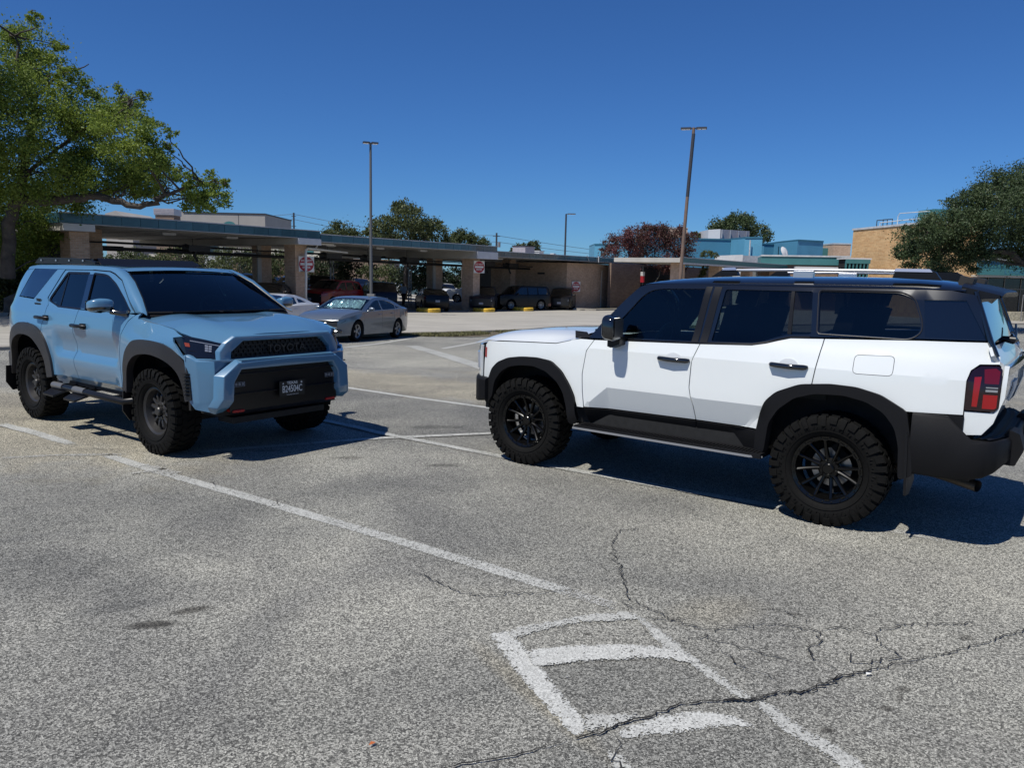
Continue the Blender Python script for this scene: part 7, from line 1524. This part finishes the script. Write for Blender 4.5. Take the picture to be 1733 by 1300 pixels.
TR['crapet2']=[(12.92,73.0,-0.85,0.0),(12.53,73.0,1.36,0.0),(11.9,73.0,3.0,0.0),(11.55,73.0,4.64,0.0)]
TR['bush']=[(16.1,66.5,3.97,0.41),(16.64,66.67,4.08,0.46),(17.14,66.38,3.94,0.36)]
TR['bushb']=[(16.58,68.09,2.43,0.53),(16.66,67.9,2.94,0.37)]
TR['dark_l']=[(-21.58,32.39,1.28,1.12),(-20.76,32.65,1.05,0.91),(-19.63,32.19,0.71,0.6),(-23.88,33.87,0.97,1.57),(-21.39,32.73,0.03,0.66),(-25.4,41.03,1.79,1.42),(-26.36,40.5,1.15,1.25),(-23.98,40.68,1.2,1.07),(-28.04,41.14,1.11,1.59),(-26.43,41.75,2.72,1.29),(-25.18,42.3,2.45,0.98),(-28.37,43.44,-0.23,0.8),(-26.84,43.17,0.15,0.83),(-23.37,41.23,0.9,0.64)]
tree('oak_tree','large bright green tree overhanging the canopy on the left','oak_l',-20.2,31,.36,220000,.105,'leaf_bright',11,fork=.12,limbs=[('oak_l_limb',.26,.04),('oak_l_up',.20,.03),('oak_l_up2',.07,.015),('oak_l_up3',.09,.015)],clump=.27,shell=.35)
foliage('under_growth',TR['dark_l'],26000,.15,'leaf_dark',None,3,shell=.2); tag(bpy.data.objects['under_growth'],'dark shrubs standing in for shade under the large tree on the left','shrub')  # dark leaf colour and extra clusters stand in for tree shade
for i,(x,y) in enumerate(((-21.5,36),(-24.5,35.5),(-23.2,38.5))):
    t=root('bare_tree',['dark bare trunk left of the blue vehicle roof','dark bare trunk at the left picture edge','dark bare trunk between the other two trunks'][i],'tree',(x,y,hgt(x,y)),0,'trunks in shade under the large tree'); mb=MB(); branch(mb,[(0,0,-.3),(.1,0,2.2),(-.2,.1,4.6)],.28,.16,8,i); mb.build('trunk','bark',t,smooth=60)
tree('oak_tree','dense dark green oak reaching in front of the orange brick building','oak_r',30.2,43,.34,130000,.11,'leaf_oak',21,fork=.16,lean=.08,limbs=[('oak_r_limb',.30,.06),('oak_r_limb2',.16,.04)],clump=.28,shell=.4)
TL=[('tall rounded green tree right of the lamp post above the canopy','t3','leaf_mid',22000,.22,.22),('low round green tree above the canopy left of the lamp post','t4','leaf_mid',8000,.22,.18),('low green tree above the canopy left of the utility pole','t5','leaf_mid',7500,.24,.18),('small distant green tree above the canopy right of the utility pole','t6','leaf_mid',2400,.28,.15),
('broad rounded oak behind the blue building','far','leaf_oak',14000,.36,.3),('small green tree just right of the tan brick block','far2','leaf_mid',900,.3,.12),('green tree under the left canopy beside the first column','u1','leaf_mid',4500,.2,.15),('green tree under the left canopy above the roof rack','u2','leaf_mid',5500,.2,.15),
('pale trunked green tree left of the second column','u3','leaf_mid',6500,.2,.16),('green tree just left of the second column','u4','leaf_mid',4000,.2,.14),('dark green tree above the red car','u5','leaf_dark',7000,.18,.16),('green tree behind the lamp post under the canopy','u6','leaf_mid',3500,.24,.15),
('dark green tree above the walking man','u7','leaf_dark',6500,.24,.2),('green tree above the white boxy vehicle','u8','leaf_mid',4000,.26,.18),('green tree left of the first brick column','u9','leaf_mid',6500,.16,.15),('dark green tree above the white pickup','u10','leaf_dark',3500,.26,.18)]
for i,(lab,key,lm,n,lf,rt) in enumerate(TL):
    cx=sum(c[0] for c in TR[key])/len(TR[key]); cy=sum(c[1] for c in TR[key])/len(TR[key]); tree('tree',lab,key,cx,cy,rt,n,lf,lm,100+i*3,bark='bark_pale' if key in('u3',) else 'bark',group='trees behind and beside the canopy')
tree('flowering_tree','pink flowering tree beyond the middle column','pink',-.7,86,.08,1800,.24,'leaf_pink',60)
tree('flowering_tree','reddish crape myrtle with pale stems behind the booth end','crape',12.9,73,.0,30000,.16,'leaf_red',61,limbs=[('crapet',.09,.04),('crapet2',.09,.04)],bark='bark_pale',clump=.3)
for key,lab in (('bush','bright green bush on the walkway canopy roof'),('bushb','leafy green shrub seen under the walkway canopy')):
    o=foliage('bush',TR[key],1500,.11,'leaf_mid',None,9,shell=.2); tag(o,lab,'bush')
# ground cover: grass blades and litter
def blades(name,polys,n,h,material,seed,label=None):
    r=random.Random(seed); V=[];Fc=[]
    for poly,share in polys:
        xs=[p[0] for p in poly]; ys=[p[1] for p in poly]; k=0
        while k<n*share:
            x=r.uniform(min(xs),max(xs)); y=r.uniform(min(ys),max(ys))
            if not inpoly(x,y,poly): continue
            if noise.noise(Vector((x*.7,y*.7,0)))<-.12: k+=.3; continue
            z=hgt(x,y)+.02; a=r.uniform(0,6.28); w_=.022; hh=h*r.uniform(.4,1.2); b=len(V); V+=[(x-w_*math.cos(a),y-w_*math.sin(a),z),(x+w_*math.cos(a),y+w_*math.sin(a),z),(x+r.gauss(0,.04),y+r.gauss(0,.04),z+hh)]; Fc.append((b,b+1,b+2)); k+=1
    me=bpy.data.meshes.new(name); me.from_pydata(V,[],Fc); me.materials.append(MT[material]); o=bpy.data.objects.new(name,me); C.objects.link(o); o['kind']='stuff'; 
    if label: o['label']=label; o['category']='grass'
    return o
blades('grass',[(verge,.5),([CP(11.0,.6)[:2],CP(26,.6)[:2],CP(26,2.5)[:2],CP(12.4,2.8)[:2],CP(11.2,2.0)[:2]],.5)],26000,.10,'grass_mat',4,'dry patchy grass along the kerb and before the brick booth')
blades('dry_litter',[([(-.4,29.6),(3.8,35.2),(10.9,39.6),(10.7,40.6),(3.71,36.5),(-1,31.9),(-4.2,29.2),(-4.7,28.5)],1)],6000,.05,'dirt',5,'dry leaf litter scattered on the verge')
bed=[(-40,20),(-26,30),(-15.5,22.5),(-14.8,24.5),(-17.4,33),(-24,42),(-60,60)]
drape([(-60,12),(-34,17),(-25.5,25),(-20.9,30.5),(-18.6,33.2),(-30,50),(-60,60)],'tree_bed','dirt',.02,2.5)
kerb([(-36,15.8),(-25.5,24.8),(-20.7,30.2),(-18.4,33)],.25,.15)
mb=MB(); mb.add([(0,0,0),(.018,.006,.004),(.024,.020,.001),(.006,.018,.006)],[(0,1,2,3)]); o=mb.build('fallen_leaf','leaf_orange',None,smooth=0,fix=False); o.location=(-.528,2.762,.012); tag(o,'small orange leaf lying alone on the near asphalt','leaf')
mb=MB(); mb.add([(0,0,0),(.03,.004,.006),(.034,.014,.002),(.004,.012,.008)],[(0,1,2,3)]); o=mb.build('paper_scrap','sign_white',None,smooth=0,fix=False); o.location=(1.70,3.39,.012); tag(o,'tiny white scrap lying by the long crack','scrap')
